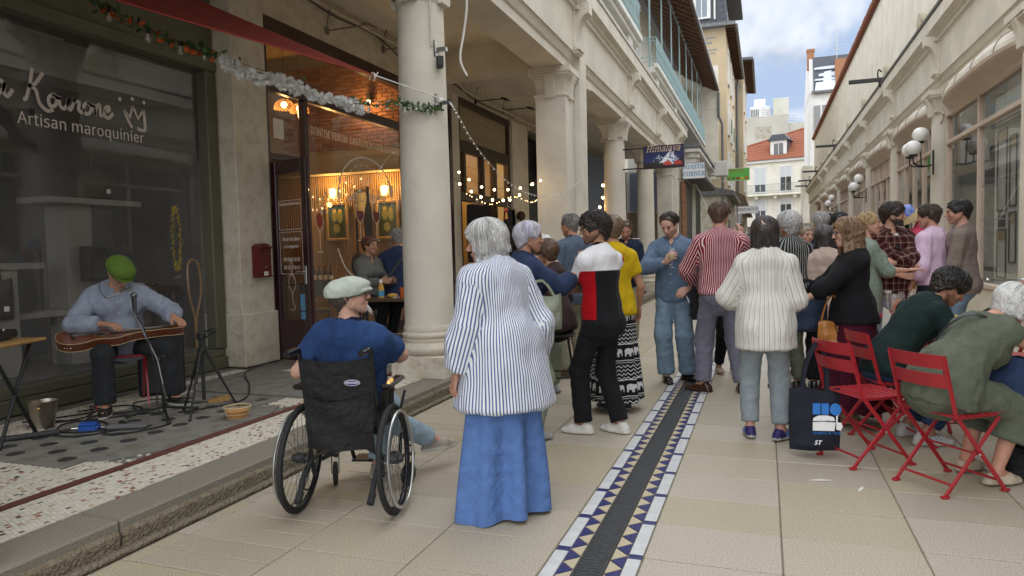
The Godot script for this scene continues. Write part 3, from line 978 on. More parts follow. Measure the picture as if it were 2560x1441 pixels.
func brick_face(b: Node3D,o: Vector3,along: Vector3,ln: float,h: float) -> void:
	put("brick_backing",shift(b).box(o + along * ln / 2 + V(-.06,h / 2,0),V(.06 if absf(along.z) > .5 else ln,h,ln if absf(along.z) > .5 else .06)),M.mortar,b)
	var m := mb().box(Vector3.ZERO,V(.06,.06,.21) if absf(along.z) > .5 else V(.21,.06,.06),B0,.004).mesh()
	var k := 0
	for r in int(h / .075):
		for i in int(ln / .225):
			k += 1
			if k > 300: return
			var p := o + along * (.225 * i + (.11 if r % 2 else .0)) + V(-.025,h - .075 * r - .04,0)
			put("brick",m,M.brick_pale if rng.randf() < .7 else M.brick,b).position = p - b.position

func balcony(b: Node3D,z0: float,z1: float) -> void:
	var s := shift(b)
	s.span(V(-4.3,6.5,z0),V(-2.95,6.66,z1),.02)
	s.span(V(-3.0,6.62,z0 + .03),V(-2.87,6.76,z1 - .03),.02)
	put("balcony_slab",s,M.white_paint,b)
	var r := shift(b)
	var y0 := 6.82
	var y1 := 7.5
	for y in [y0,y0 + .12,y1 - .1,y1]: r.bar(V(-2.92,y,z0),V(-2.92,y,z1),.02,.02)
	for y in [y0,y0 + .12,y1 - .1,y1]: r.bar(V(-4.3,y,z0),V(-2.92,y,z0),.02,.02)
	put("railing",r,M.rail_blue,b)
	var bar := mb()
	bar.tube([V(0,y0,0),V(0,y1,0)],.006,4)
	bar.tube(spl([V(0,y0 + .12,0),V(0,y0 + .22,.04),V(0,y0 + .34,.0),V(0,y0 + .46,.04),V(0,y1 - .1,0)],3),.005,4)
	bar.tube(spl([V(0,y1 - .1,-.04),V(0,y1 - .05,-.06),V(0,y1 - .02,-.03),V(0,y1 - .05,.0)],3),.004,4)
	var bm := bar.mesh()
	var n := int((z0 - z1) / .11)
	for k in n:
		put("baluster",bm,M.rail_blue,b).position = V(-2.92,0,z0 - .11 * k) - b.position
	for k in 12:
		var o := put("baluster",bm,M.rail_blue,b)
		o.position = V(-4.2 + .11 * k,0,z0) - b.position
		o.rotation.y = PI / 2

func overhang(b: Node3D) -> void:
	# the deep boarded eave on thin posts above the long balcony
	var z0 := -14.0
	var z1 := -40.9
	var bd := shift(b)
	bd.prism(PV([U(-4.4,11.1),U(-2.4,10.0),U(-2.4,10.06),U(-4.4,11.18)]),z0,z1)
	put("eave_boarding",bd,M.rafter_dark,b)
	put("eave_gutter",shift(b).span(V(-2.42,9.96,z0),V(-2.32,10.1,z1),.02),M.zinc,b)
	put("eave_beam",shift(b).span(V(-3.26,10.3,z0),V(-3.16,10.42,z1),.01),M.zinc,b)
	var rf := mb().bar(V(-.85,.467,0),V(.85,-.467,0),.09,.13).mesh()
	var z := z0 - .3
	while z > z1:
		put("rafter",rf,M.rafter,b).position = V(-3.3,10.41,z) - b.position
		z -= .62
	z = z0 - .6
	while z > z1:
		for k in 6:
			put("lath",lath_mesh(),M.rafter,b).position = V(-3.08 + .13 * k,10.32 - .0715 * k,z) - b.position
		z -= .62 * 1.0
		if z < -34.0: break
	put("roof_covering",shift(b).prism(PV([U(-7.0,12.6),U(-2.36,10.1),U(-2.36,10.16),U(-7.0,12.72)]),z0,z1),M.slate,b)
	z = -16.2
	while z > -40.5:
		put("eave_post",shift(b).tube([V(-3.2,6.7,z),V(-3.2,10.32,z)],.028,8),M.rail_blue,b)
		z -= 2.62
	put("brace",shift(b).bar(V(-2.95,7.3,-15.2),V(-3.6,8.6,-18.0),.05,.05),M.white_paint,b)
	for k in 6:
		var zz := -16.5 - 4.4 * k
		put("shutter",shift(b).span(V(-4.3,6.7,zz),V(-4.24,9.0,zz - 1.1),.01),M.dim_white,b)
var _lath: ArrayMesh
func lath_mesh() -> ArrayMesh:
	if _lath == null: _lath = mb().box(Vector3.ZERO,V(.09,.02,.5),Basis(V(0,0,1),-.5)).mesh()
	return _lath

func lettering_leather(b: Node3D) -> void:
	# hand-drawn script on the pane, seen from the street; own x runs along the pane
	var tf := Transform3D(Basis(V(0,0,-1),Vector3.UP,Vector3.RIGHT),V(-6.022,2.84,-4.12) - b.position)
	var g := {
		"L": [[[.02,.2],[.1,.26],[.09,.1],[.04,.01],[.16,-.01]]],
		"a": [[[.1,.1],[.04,.11],[.0,.05],[.03,.0],[.09,.04],[.11,.1],[.1,.03],[.13,.0],[.18,.06]]],
		"K": [[[.1,.27],[.07,.14],[.03,.02],[.0,.01]],[[.2,.25],[.12,.15],[.06,.12],[.12,.1],[.15,.0],[.22,-.05],[.28,-.03]]],
		"o": [[[.06,.1],[.01,.06],[.02,.0],[.07,.01],[.09,.07],[.06,.1],[.07,.08],[.13,.08]]],
		"u": [[[.0,.09],[.0,.02],[.04,.0],[.08,.05],[.09,.1],[.08,.03],[.1,.0],[.13,.04]]],
		"r": [[[.0,.04],[.03,.11],[.02,.08],[.07,.08],[.06,.02],[.09,.0],[.12,.03]]],
		"n": [[[.0,.09],[.01,.0],[.02,.06],[.06,.1],[.07,.06],[.07,.01],[.11,.02]]],
		"e": [[[.01,.05],[.06,.07],[.06,.1],[.02,.08],[.01,.02],[.05,.0],[.11,.05]]],
	}
	var x := -.18
	for ch in ["L","a"," ","K","o","u","r","o","n","e"]:
		if ch == " ":
			x += .09
			continue
		var m := mb(tf * Transform3D(Basis(V(.98,0,0),V(.0,1.1,0),V(0,0,1)),V(x,.02 - x * .02,0)))
		var wide := .0
		for st in g[ch]:
			var pts := []
			for p in st:
				pts.append(U(p[0],p[1]))
				wide = maxf(wide,p[0])
			m.stroke(spl(pts,5),.031,.002)
		put("shop_lettering",m,M.print_white,b)
		x += {"L": .17,"a": .17,"K": .225,"o": .115,"u": .125,"r": .105,"n": .105,"e": .1}[ch]
	var cw := mb(tf * TF(V(.2,.02,0)))
	cw.stroke(spl([U(1.06,.12),U(1.12,-.01),U(1.16,-.07)],3),.03,.002)
	cw.stroke([U(1.06,.12),U(1.14,.03),U(1.18,.15)],.03,.002)
	cw.stroke([U(1.18,.15),U(1.24,.03),U(1.31,.14)],.032,.002)
	cw.stroke(spl([U(1.31,.14),U(1.32,.0),U(1.31,-.08),U(1.22,-.07)],3),.034,.002)
	for p in [U(1.03,.19),U(1.18,.22),U(1.32,.21)]: cw.lathe_disc(p,.02)
	put("crown_emblem",cw,M.print_white,b)
	words_on(b,"shop_lettering","Artisan maroquinier",.145,tf * TF(V(.19,-.225,0)),M.print_white)
	# bistro pane
	var tb := Transform3D(Basis(V(0,0,-1),Vector3.UP,Vector3.RIGHT),V(-5.824,0,0) - b.position)
	words_on(b,"shop_lettering","BONUM VINUM  LAETIFICAT COR HOMINIS",.155,tb * Transform3D(Basis(V(.78,0,0),Vector3.UP,Vector3.BACK),V(8.2,3.07,0)),M.print_white,true)
	var lg := mb(tb)
	var arc := []
	for i in 25:
		var a := PI * (1.08 - 1.16 * i / 24.0)
		arc.append(U(9.6 + .78 * cos(a),2.35 + .6 * sin(a)))
	lg.stroke(arc,.03,.002)
	for i in 12:
		var a0 := PI * (1.0 - i / 12.0)
		var a1 := a0 - PI / 24.0
		lg.stroke([U(9.6 + .66 * cos(a0),2.33 + .5 * sin(a0)),U(9.6 + .66 * cos(a1),2.33 + .5 * sin(a1))],.014,.002)
	lg.stroke(spl([U(8.75,1.55),U(8.95,1.25),U(9.3,1.05),U(9.6,.98)],5),.03,.002)
	put("logo_ring",lg,M.print_white,b)
	words_on(b,"shop_lettering","les Compères",.24,tb * Transform3D(Basis(V(.7,0,0),V(.3,1,0),Vector3.BACK),V(9.1,2.2,0)),M.print_white,true)
	# bottle and glasses stuck on the pane
	var bt := PV([U(-.11,0),U(.11,0),U(.11,.42),U(.09,.5),U(.04,.62),U(.035,.85),U(-.035,.85),U(-.04,.62),U(-.09,.5),U(-.11,.42)])
	put("bottle_sticker",mb(tb * TF(V(9.62,1.66,0))).prism(bt,.0,.003),M.bottle_dark,b)
	for s in [-1.0,1.0]:
		var ww := mb(tb * TF(V(9.62 + .24 * s,1.66,0)))
		ww.prism(PV([U(-.1,.46),U(.1,.46),U(.085,.36),U(.0,.3),U(-.085,.36)]),.0,.003)
		put("wine_sticker",ww,M.wine,b)
		put("glass_sticker",mb(tb * TF(V(9.62 + .24 * s,1.66,0))).stroke(spl([U(-.09,.58),U(-.11,.46),U(-.08,.34),U(0,.28),U(.08,.34),U(.11,.46),U(.09,.58)],4),.012,.002).stroke([U(0,.28),U(0,.03)],.016,.002).stroke([U(-.09,.01),U(.09,.01)],.014,.002),M.print_white,b)
	put("wine_sticker",mb(tb * TF(V(8.33,1.5,0))).prism(PV([U(-.07,.5),U(.0,.56),U(.08,.48),U(.06,.38),U(.0,.33),U(-.06,.4)]),.0,.003),M.wine_bright,b)
	put("glass_sticker",mb(tb * TF(V(8.33,1.5,0))).stroke(spl([U(-.07,.6),U(-.09,.45),U(-.05,.33),U(0,.3),U(.06,.33),U(.09,.45),U(.0,.62),U(-.04,.8),U(.0,.9)],4),.012,.002).stroke([U(0,.3),U(0,.02)],.014,.002).stroke([U(-.07,.0),U(.07,.0)],.014,.002),M.print_white,b)

# ---------- the row of bow-fronted shops opposite ----------
const RC := [-11.3,-16.8,-21.9,-27.0,-32.1,-37.2,-42.3,-47.4]
func make_right() -> void:
	var b := thing("shop_row_building","long cream row of shops with scalloped hoods and tall display windows","building",V(4.5,0,-25))
	entablature(b,3.33,1,4.0,-62.0)
	for i in RC.size():
		var z: float = RC[i]
		column(b,3.5,z,1,true)
		console(b,3.33,z + .2,1)
		vent(b,3.6,z - 2.2,M.vent_old,.8)
		bay(b,z - .36,(z - 5.1) + .36,i)
		hood(b,z + .25,z - 5.1 + .35,i)
	bay(b,-6.6 - .36,-11.7 + .36,0)
	hood(b,-6.6 + .25,-11.35,0)
	column(b,3.5,-6.6,1,true)
	console(b,3.33,-6.4,1)
	put("soffit",shift(b).span(V(3.55,4.4,4),V(6.0,4.55,-62)),M.cream_right,b)
	put("party_wall",shift(b).span(V(5.8,0,4),V(6.0,4.5,-62)),M.grey_room,b)
	put("shop_floor",shift(b).span(V(3.6,.02,4),V(5.8,.4,-62)),M.concrete,b)
	put("far_front",shift(b).span(V(3.4,.0,-52.2),V(3.55,4.5,-62)),M.cream_right,b)
	# blank wall set back above the cornice, with a tiled edge
	var w := shift(b)
	w.prism(PV([U(4.0,5.9),U(4.3,5.9),U(4.3,10.3),U(4.0,10.3)]),4,-66.0)
	put("upper_wall",w,M.cream_streaked,b)
	put("tile_edge",shift(b).prism(PV([U(3.88,10.3),U(4.6,10.3),U(4.6,10.62),U(3.88,10.42)]),4,-66.0),M.roof_red,b)
	rng.seed = 3
	var tl := mb().tube([V(-.1,.0,0),V(.7,.28,0)],.09,8).mesh()
	var z := -22.0
	while z > -66.0:
		put("roof_tile",tl,M.roof_red,b).position = V(3.92,10.4 + rng.randf_range(-.02,.02),z) - b.position
		z -= .19
		if z < -66: break
	put("low_roof",shift(b).span(V(3.2,5.94,4),V(4.0,5.98,-62)),M.zinc,b)
	for k in 9:
		put("wall_joint",shift(b).span(V(3.985,6.4,-18.0 - 4.4 * k),V(4.0,8.4,-18.25 - 4.4 * k)),M.cream_right,b)

func arc_x(s: float,bulge: float) -> float: return 3.42 - bulge * sqrt(maxf(.0,1.0 - s * s))
func hood(b: Node3D,z0: float,z1: float,i: int) -> void:
	var n := 20
	var sh := shift(b)
	var cv := shift(b)
	var prev := []
	for k in n + 1:
		var s := -1.0 + 2.0 * k / n
		var z := lerpf(z0,z1,float(k) / n)
		var bl := .34 * pow(maxf(.0,1.0 - absf(s) ** 3.0),.6)
		var xe := 3.4 - bl
		var row := []
		for j in 7: # dome from the lip up to the wall
			var a := PI / 2 * j / 6.0
			row.append(V(lerpf(xe,3.52,1.0 - cos(a)),4.14 + .34 * (.35 + .65 * bl / .34) * sin(a),z))
		row.append(V(xe + 0.01, 4.09, z)) # lip
		row.append(V(xe + 0.05, 4.05, z)) # 8
		row.append(V(lerpf(xe,3.42,.45),4.0,z))
		row.append(V(lerpf(xe,3.42,.75),3.93,z))
		row.append(V(3.36, 3.84, z)) # 11
		if k > 0:
			for j in 6: sh.quad(prev[j],row[j],row[j + 1],prev[j + 1],V(-1,1,0))
			for pr in [[0,7],[7,8],[8,9],[9,10],[10,11]]: cv.quad(prev[pr[0]],row[pr[0]],row[pr[1]],prev[pr[1]],V(-1,-.6,0))
		prev = row
	put("hood",sh,M.hood_shell,b)
	put("hood_cove",cv,M.pale_pink,b)
	for kk in 4:
		var k: int = 4 * kk + 4
		var s := -1.0 + 2.0 * k / n
		var z := lerpf(z0,z1,float(k) / n)
		var bl := .34 * pow(maxf(.0,1.0 - absf(s) ** 3.0),.6)
		var xe := 3.4 - bl
		var pts := []
		for j in 7:
			var a := PI / 2 * j / 6.0
			pts.append(V(lerpf(xe,3.52,1.0 - cos(a)),4.145 + .34 * (.35 + .65 * bl / .34) * sin(a),z))
		put("hood_rib",shift(b).tube(pts,.013,5),M.hood_rib,b)

func bay(b: Node3D,z0: float,z1: float,i: int) -> void:
	# stall riser, frame, panes
	var w := Node3D.new()
	w.name = "shop_window"
	b.add_child(w,true)
	var m := shift(b)
	m.span(V(3.36,0,z0),V(3.55,.66,z1),.01)
	put("stall_riser",m,M.pale_pink if i % 2 else M.cream_right,w)
	var f := shift(b)
	f.span(V(3.33,.66,z0),V(3.5,.74,z1),.01)
	f.span(V(3.35,3.32,z0),V(3.47,3.4,z1),.01)
	f.span(V(3.34,3.86,z0),V(3.5,4.45,z1),.01)
	var np := 4 if i else 2
	for q in np + 1:
		var z := lerpf(z0 - .035,z1 + .035,float(q) / np)
		f.span(V(3.36,.74,z + .03),V(3.46,3.86,z - .03),.008)
	for q in np if i else 0:
		var z := lerpf(z0 - .035,z1 + .035,(q + .5) / np)
		f.span(V(3.38,3.4,z + .02),V(3.44,3.86,z - .02),.006)
	put("frame",f,M.pale_pink,w)
	for q in np:
		var za := lerpf(z0 - .035,z1 + .035,float(q) / np) - .03
		var zb := lerpf(z0 - .035,z1 + .035,(q + 1.0) / np) + .03
		put("pane",shift(b).quad_pane(3.41,za,zb,.74,3.32),M.pane,w)
		put("pane",shift(b).quad_pane(3.41,za,zb,3.4,3.86),M.pane,w)
	var ins := shift(b)
	ins.span(V(3.55,.66,z0 + .3),V(5.8,4.4,z0 + .25))
	put("side_partition",ins,M.grey_room,w)
	if i % 3 == 2: # two bays with boarded lights above
		for q in 4:
			var za := lerpf(z0 - .035,z1 + .035,q / 4.0) - .05
			var zb := lerpf(z0 - .035,z1 + .035,(q + 1) / 4.0) + .05
			put("board",shift(b).span(V(3.385,3.42,za),V(3.4,3.84,zb)),M.pale_pink,w)
	rng.seed = 40 + i
	for k in 7: # stock standing behind the glass
		var z := lerpf(z0 - .4,z1 + .4,k / 6.0)
		var h := rng.randf_range(.5,1.7)
		put("display_stock",shift(b).span(V(4.0 + rng.randf() * .8,.4,z),V(4.6 + rng.randf() * .8,.4 + h,z - rng.randf_range(.25,.55)),.02),M[["dim_white","grey_room","brick_pale","panel_grey","dark_wood"][rng.randi() % 5]],w)

func globe_lamp(z: float,label: String) -> void:
	var t := thing("globe_wall_lamp",label,"wall lamp",V(3.2,3.0,z),0,"three-globe lamps on the columns")
	put("back_plate",mb().box(V(.03,.05,0),V(.03,.5,.05),B0,.008),M.black,t)
	var gl := [V(-.36,.34,.18),V(-.36,.34,-.18),V(-.2,.62,.0)]
	for g in gl:
		put("arm",mb().tube(spl([V(.02,.0,0),V(-.12,-.02,g.z * .3),V(g.x + .02,.02,g.z),V(g.x,g.y - .16,g.z)],6),.014,6),M.black,t)
		put("cup",mb().lathe([U(.0,-.17),U(.07,-.165),U(.085,-.13),U(.07,-.12)],14,g),M.black,t)
		put("globe",mb().ball(g,.155,24,16),M.globe,t)

func spot_bar(z: float,k: int) -> void:
	var t := thing("bracket_floodlight",["black bracket floodlight above the first bow-window hoods","black bracket floodlight further along the gutter","third black bracket floodlight along the gutter","small far black bracket floodlight on the gutter","farthest tiny black bracket floodlight on the gutter"][k],"floodlight",V(3.05,6.0,z),0,"floodlights on arms above the gutter")
	put("arm",mb().span(V(.15,.03,-.05),V(-.75,.14,.05),.01),M.charcoal,t)
	put("bracket",mb().span(V(.02,-.12,-.06),V(.12,.03,.06),.01).tube(spl([V(.1,.3,0),V(.02,.36,.04),V(.0,.2,.02),V(.05,.08,0)],4),.02,6),M.black,t)

# ---------- houses at the end of the street ----------
func window_at(p: Node3D,tf: Transform3D,w: float,h: float,blind := .0,rail := false) -> void:
	var n := Node3D.new()
	n.name = "window"
	p.add_child(n,true)
	n.transform = tf
	var f := mb()
	f.span(V(-w / 2 - .14,-.1,-.02),V(w / 2 + .14,.0,.1))
	f.span(V(-w / 2 - .14,h,-.02),V(w / 2 + .14,h + .14,.07))
	f.span(V(-w / 2 - .14,.0,-.02),V(-w / 2,h,.06))
	f.span(V(w / 2,.0,-.02),V(w / 2 + .14,h,.06))
	put("surround",f,M.far_white,n)
	put("pane",mb().span(V(-w / 2,0,-.02),V(w / 2,h,.015)),M.window_grey if blind < .05 else M.window_dark,n)
	put("sash",mb().span(V(-.03,0,.01),V(.03,h,.04)).span(V(-w / 2,0,.012),V(-w / 2 + .06,h,.042)).span(V(w / 2 - .06,0,.012),V(w / 2,h,.042)),M.white_paint,n)
	if blind > .05:
		var bl := mb()
		var k := .0
		while k < h * blind:
			bl.span(V(-w / 2 + .02,h - k - .1,.045),V(w / 2 - .02,h - k,.06),.012)
			k += .11
		put("roller_blind",bl,M.blind,n)
	if rail:
		var r := mb()
		for y in [.05,.9]: r.bar(V(-w / 2 - .1,y,.2),V(w / 2 + .1,y,.2),.03,.03)
		for k in 12: r.bar(V(lerpf(-w / 2 - .1,w / 2 + .1,k / 11.0),.05,.2),V(lerpf(-w / 2 - .1,w / 2 + .1,k / 11.0),.9,.2),.015,.015)
		put("guard_rail",r,M.rail_green,n)

func eaves(p: Node3D,a: Vector3,b: Vector3,out: Vector3,drop: float) -> void:
	# boarded eave on rafters between a and b, running out
	var m := mb()
	m.quad(a,b,b + out,a + out,Vector3.DOWN)
	m.quad(a + V(0,.12,0),b + V(0,.12,0),b + out + V(0,.12,0),a + out + V(0,.12,0),Vector3.UP)
	put("eave_boarding",m,M.rafter_dark,p)
	put("gutter",mb().bar(a + out,b + out,.16,.2),M.zinc,p)
	var n := int(a.distance_to(b) / .55)
	for k in n + 1:
		var q := a.lerp(b,float(k) / n)
		put("rafter",mb().bar(q + V(0,-.05,0),q + out + V(0,-.05,0),.1,.12),M.rafter,p)

func make_far() -> void:
	# ochre tenement with a slate mansard
	var y := thing("ochre_tenement","tall ochre tenement with slate mansard attic and deep boarded eaves","building",V(-5.0,0,-48))
	var o := y.position
	put("wall",shift(y).span(V(-10,0,-44),V(-2.13,14.3,-57.6)),M.ochre,y)
	put("corner_band",shift(y).span(V(-2.7,0,-43.97),V(-2.1,13.0,-44.1)),M.ochre,y)
	for r in [[13.05,.06,1.3],[12.85,.06,1.3],[13.45,.1,1.0],[13.6,.08,.7],[13.75,.08,1.2]]:
		put("painted_frieze",shift(y).span(V(-3.9,r[0],-43.985),V(-3.9 + r[2],r[0] + r[1],-44.01)),M.frieze_blue,y)
	eaves(y,V(-2.13,14.35,-43.8) - o,V(-2.13,14.35,-57.6) - o,V(.62,-.06,0),.1)
	put("front_gutter",shift(y).bar(V(-7,14.5,-43.7),V(-1.55,14.4,-43.7),.3,.2),M.zinc,y)
	put("mansard",shift(y).prism(PV([U(-10,14.4),U(-2.0,14.4),U(-2.35,19),U(-10,19)]),-44.3,-57),M.slate,y)
	rng.seed = 8
	var shg := mb().box(Vector3.ZERO,V(.3,.2,.02)).mesh()
	for r in 14:
		for k in 10:
			var px := -2.28 - .31 * k - (.15 if r % 2 else .0) - r * .015
			if px > -3.9 or px < -5.3: put("slate_shingle",shg,M.slate,y).position = V(px,14.65 + .18 * r,-44.28) - o
	window_at(y,TF(V(-3.5,15.1,-44.25) - o),.75,2.4)
	put("downpipe",shift(y).tube([V(-2.75,17.4,-44.2),V(-2.75,14.9,-44.2)],.06,6),M.white_paint,y)
	put("attic_eave",shift(y).span(V(-2.4,16.4,-45.5),V(-1.3,16.7,-50)),M.zinc,y)
	put("drainpipe",shift(y).tube([V(-1.9,14.2,-57.4),V(-1.95,13.5,-57.5),V(-1.95,.2,-57.5)],.09,8),M.zinc,y)
	for r in 4:
		for k in 3:
			window_at(y,Transform3D(Basis(Vector3.UP,PI / 2),V(-2.12,2.2 + 3.1 * r,-46.5 - 3.6 * k) - o),.95,1.9,.0,r == 2)
	# second ochre tenement
	var y2 := thing("ochre_tenement","narrower ochre tenement behind the mansard house with a long dark eave","building",V(-4.0,0,-66))
	o = y2.position
	put("wall",shift(y2).span(V(-9,0,-58),V(-1.55,15.6,-70)),M.ochre,y2)
	for r in [[13.9,.06],[13.5,.06],[13.65,.12]]:
		put("painted_frieze",shift(y2).span(V(-2.4,r[0],-57.985),V(-1.7,r[0] + r[1],-58.01)),M.frieze_blue,y2)
	eaves(y2,V(-1.55,15.7,-57.8) - o,V(-1.55,15.7,-70) - o,V(.75,-.08,0),.1)
	put("front_gutter",shift(y2).bar(V(-6,15.85,-57.7),V(-.8,15.72,-57.7),.3,.2),M.zinc,y2)
	for r in 4:
		for k in 2:
			window_at(y2,Transform3D(Basis(Vector3.UP,PI / 2),V(-1.54,2.6 + 3.2 * r,-60.5 - 4.4 * k) - o),1.0,2.0)
	# cream house with a red hipped roof that closes the street
	var h := thing("cream_house","cream house with red tiled hip roof, dormer and long iron balcony closing the street","house",V(1.2,0,-92),deg_to_rad(-14))
	h.scale = Vector3.ONE * 1.18
	put("wall",mb().span(V(-9,0,-8),V(9,10.0,0)),M.far_cream,h)
	put("cornice",mb().span(V(-9.1,9.75,-8.1),V(9.1,10.05,.25)),M.far_white,h)
	var rf := mb()
	var q := [V(-9.3,10.05,.35),V(9.3,10.05,.35),V(2.2,14.0,-4.2),V(.9,14.0,-4.2),V(-9.3,10.05,-8.3),V(9.3,10.05,-8.3)]
	q[2] = V(5.0,13.6,-4.0)
	q[3] = V(2.6,13.6,-4.0)
	rf.quad(q[3],q[2],q[1],q[0],V(0,1,1))
	rf.tri(q[3],q[0],q[4],V(-.4,1,0),V(-.4,1,0),V(-.4,1,0))
	rf.tri(q[2],q[1],q[5],V(.4,1,0),V(.4,1,0),V(.4,1,0))
	rf.quad(q[3],q[2],q[5],q[4],V(0,1,-1))
	put("roof",rf,M.roof_red,h)
	put("roof_ridge",mb().tube([q[0],q[3],q[2],q[1]],.12,6),M.roof_red,h)
	var tc := mb()
	for r in 16:
		var f0 := r / 16.0
		var ra: Vector3 = (q[0] as Vector3).lerp(q[3],f0)
		var rb: Vector3 = (q[1] as Vector3).lerp(q[2],f0)
		tc.bar(ra,rb,.05,.09)
	put("tile_course",tc,M.roof_red,h).set_meta("kind","stuff")
	var dm := Node3D.new()
	dm.name = "dormer"
	h.add_child(dm,true)
	dm.position = V(.3,10.2,-.3)
	put("dormer_cheek",mb().span(V(-.85,.0,-3.0),V(.85,1.9,.0)),M.slate,dm)
	put("dormer_front",mb().span(V(-.8,.0,.0),V(.8,1.75,.12)),M.white_paint,dm)
	put("dormer_pane",mb().span(V(-.45,.25,.1),V(-.04,1.45,.14)).span(V(.04,.25,.1),V(.45,1.45,.14)),M.window_dark,dm)
	put("dormer_roof",mb().prism(PV([U(-1.05,1.75),U(1.05,1.75),U(.6,2.35),U(-.6,2.35)]),-3.0,.3),M.slate,dm)
	for r in 3:
		for k in 5:
			window_at(h,TF(V(-6.6 + 2.55 * k,[1.0,3.7,6.75][r],.0)),1.15,[2.0,2.2,2.5][r],[.3,.35,.55][r] + .12 * ((k * 7 + r * 3) % 3 - 1))
	var bl := mb().span(V(-8,6.3,0),V(8,6.5,.9))
	for k in 9: bl.span(V(-7.6 + 1.9 * k,6.0,0),V(-7.3 + 1.9 * k,6.3,.7))
	put("balcony_slab",bl,M.far_cream,h)
	var rl := mb()
	for yy in [6.55,6.75,7.45]: rl.bar(V(-8,yy,.85),V(8,yy,.85),.03,.03)
	put("balcony_rail",rl,M.rail_far,h)
	var bb := mb().tube(spl([V(0,6.55,0),V(.07,6.75,0),V(-.05,7.05,0),V(.07,7.3,0),V(0,7.45,0)],3),.014,4).mesh()
	for k in 110: put("baluster",bb,M.rail_far,h).position = V(-8 + .145 * k,0,.85)
	put("shop_awning",mb().prism(PV([U(0,3.2),U(1.6,2.5),U(1.6,2.2),U(0,2.9)]),-8,8,Transform3D(Basis(Vector3.UP,-PI / 2),Vector3.ZERO)),M.charcoal,h)
	# grey party wall block with white plant rooms on top
	var g := thing("concrete_block","bare grey concrete party wall with white plant rooms on its flat top","building",V(0,0,-135))
	put("wall",mb().span(V(-14,0,-10),V(4.0,24.4,0)),M.far_grey,g)
	put("wall",mb().span(V(4.0,0,-10),V(16,23.0,-.4)),M.far_grey,g)
	put("wall_patch",mb().span(V(-1.6,20.5,0),V(1.2,22.6,.03)),M.far_patch,g)
	put("wall_patch",mb().span(V(1.3,16.0,0),V(5.0,19.0,.05)),M.far_patch,g)
	put("plant_room",mb().span(V(-2.4,24.4,-6),V(1.0,26.4,-1),.05),M.far_white,g)
	put("plant_room",mb().span(V(-1.8,26.4,-5),V(.2,27.9,-2),.05),M.far_white,g)
	put("lift_housing",mb().span(V(1.5,24.4,-4),V(4.1,27.4,-.05),.05),M.far_grey_light,g)
	for k in 5: put("louvre",mb().span(V(-2.3 + .3 * k,24.6,-1.0),V(-2.15 + .3 * k,25.9,-.95)),M.slate,g)
	var rr := mb()
	for yy in [24.8,25.15,25.5]: rr.bar(V(-.4,yy,-.2),V(1.5,yy,-.2),.04,.04)
	for yy in [23.4,23.8,24.2]: rr.bar(V(4.1,yy,-.6),V(5.3,yy,-.6),.04,.04)
	for xx in [-.4,.5,1.4]: rr.bar(V(xx,24.4,-.2),V(xx,25.5,-.2),.04,.04)
	put("roof_rail",rr,M.zinc,g)
	# white house with a sheeted slate roof
	var w := thing("white_house","tall white rendered house with plastic-sheeted slate roof and brick chimney","house",V(6.0,0,-72))
	o = w.position
	put("wall",shift(w).span(V(3.9,0,-70),V(9.5,15.1,-80)),M.far_white,w)
	put("gable",shift(w).prism(PV([U(-80,15.0),U(-70,15.0),U(-71.2,18.4),U(-76,18.9),U(-80,15.4)]),0,.3,Transform3D(Basis(V(0,0,1),Vector3.UP,V(-1,0,0)),V(4.2,0,0))),M.far_white,w)
	put("roof",shift(w).prism(PV([U(-69.8,15.0),U(-71.1,18.5),U(-76,18.8),U(-80,15.0)]),0,5.3,Transform3D(Basis(V(0,0,1),Vector3.UP,V(-1,0,0)),V(9.5,0,0))),M.slate,w)
	for s in [[.1,.9,4.3,6.1],[1.1,1.25,4.25,6.4],[1.5,1.75,4.6,6.0],[2.2,2.4,4.25,6.6],[.9,1.9,5.0,5.7]]:
		var sh := shift(w)
		var p0 := V(s[2],15.12 + 3.5 * s[0] / 3.6,-69.72 - 1.3 * s[0] / 3.6)
		var p1 := V(s[2] + .1,15.12 + 3.5 * s[1] / 3.6,-69.72 - 1.3 * s[1] / 3.6)
		sh.quad(p1,V(s[3],p1.y + .1,p1.z),V(s[3],p0.y - .06,p0.z),p0,V(0,.3,1))
		put("plastic_sheet",sh,M.sheet,w)
	put("gutter",shift(w).bar(V(4.0,15.1,-69.7),V(9.5,15.1,-69.7),.2,.2),M.zinc,w)
	put("chimney",shift(w).span(V(3.75,17.6,-71.5),V(4.35,19.2,-72.2)).span(V(3.7,19.2,-71.45),V(4.4,19.4,-72.25)),M.brick_pale,w)
	put("chimney",shift(w).span(V(6.0,15.6,-69.9),V(7.6,17.9,-70.8)),M.brick_pale,w)
	put("antenna",shift(w).tube([V(6.2,18.0,-71),V(6.2,21.2,-71)],.03,5).tube([V(5.7,19.2,-71),V(6.9,19.4,-71)],.02,4).tube([V(5.8,19.0,-71.2),V(6.7,19.0,-70.8)],.02,4),M.dim_white,w)
	window_at(w,TF(V(5.3,11.6,-69.98) - o),.9,2.3)
	put("shutter",shift(w).span(V(4.25,11.6,-69.95),V(4.75,13.9,-69.85)),M.shutter_grey,w)
	window_at(w,TF(V(5.0,7.6,-69.98) - o),.9,2.2)
	var wl := thing("low_wall_house","low pale gable between the blank wall and the white house","house",V(4.0,0,-67))
	put("wall",mb().span(V(-.9,0,-3),V(.6,8.2,.5)),M.far_cream,wl)
	# pavilions with zinc roofs along the arcade side
	var pv := thing("zinc_roof_kiosk","kiosk with zinc flat roof, brick pier and dark doors past the last column","kiosk",V(-4.0,0,-33))
	put("wall",shift(pv).span(V(-5.4,0,-29),V(-3.2,4.6,-38)),M.cream,pv)
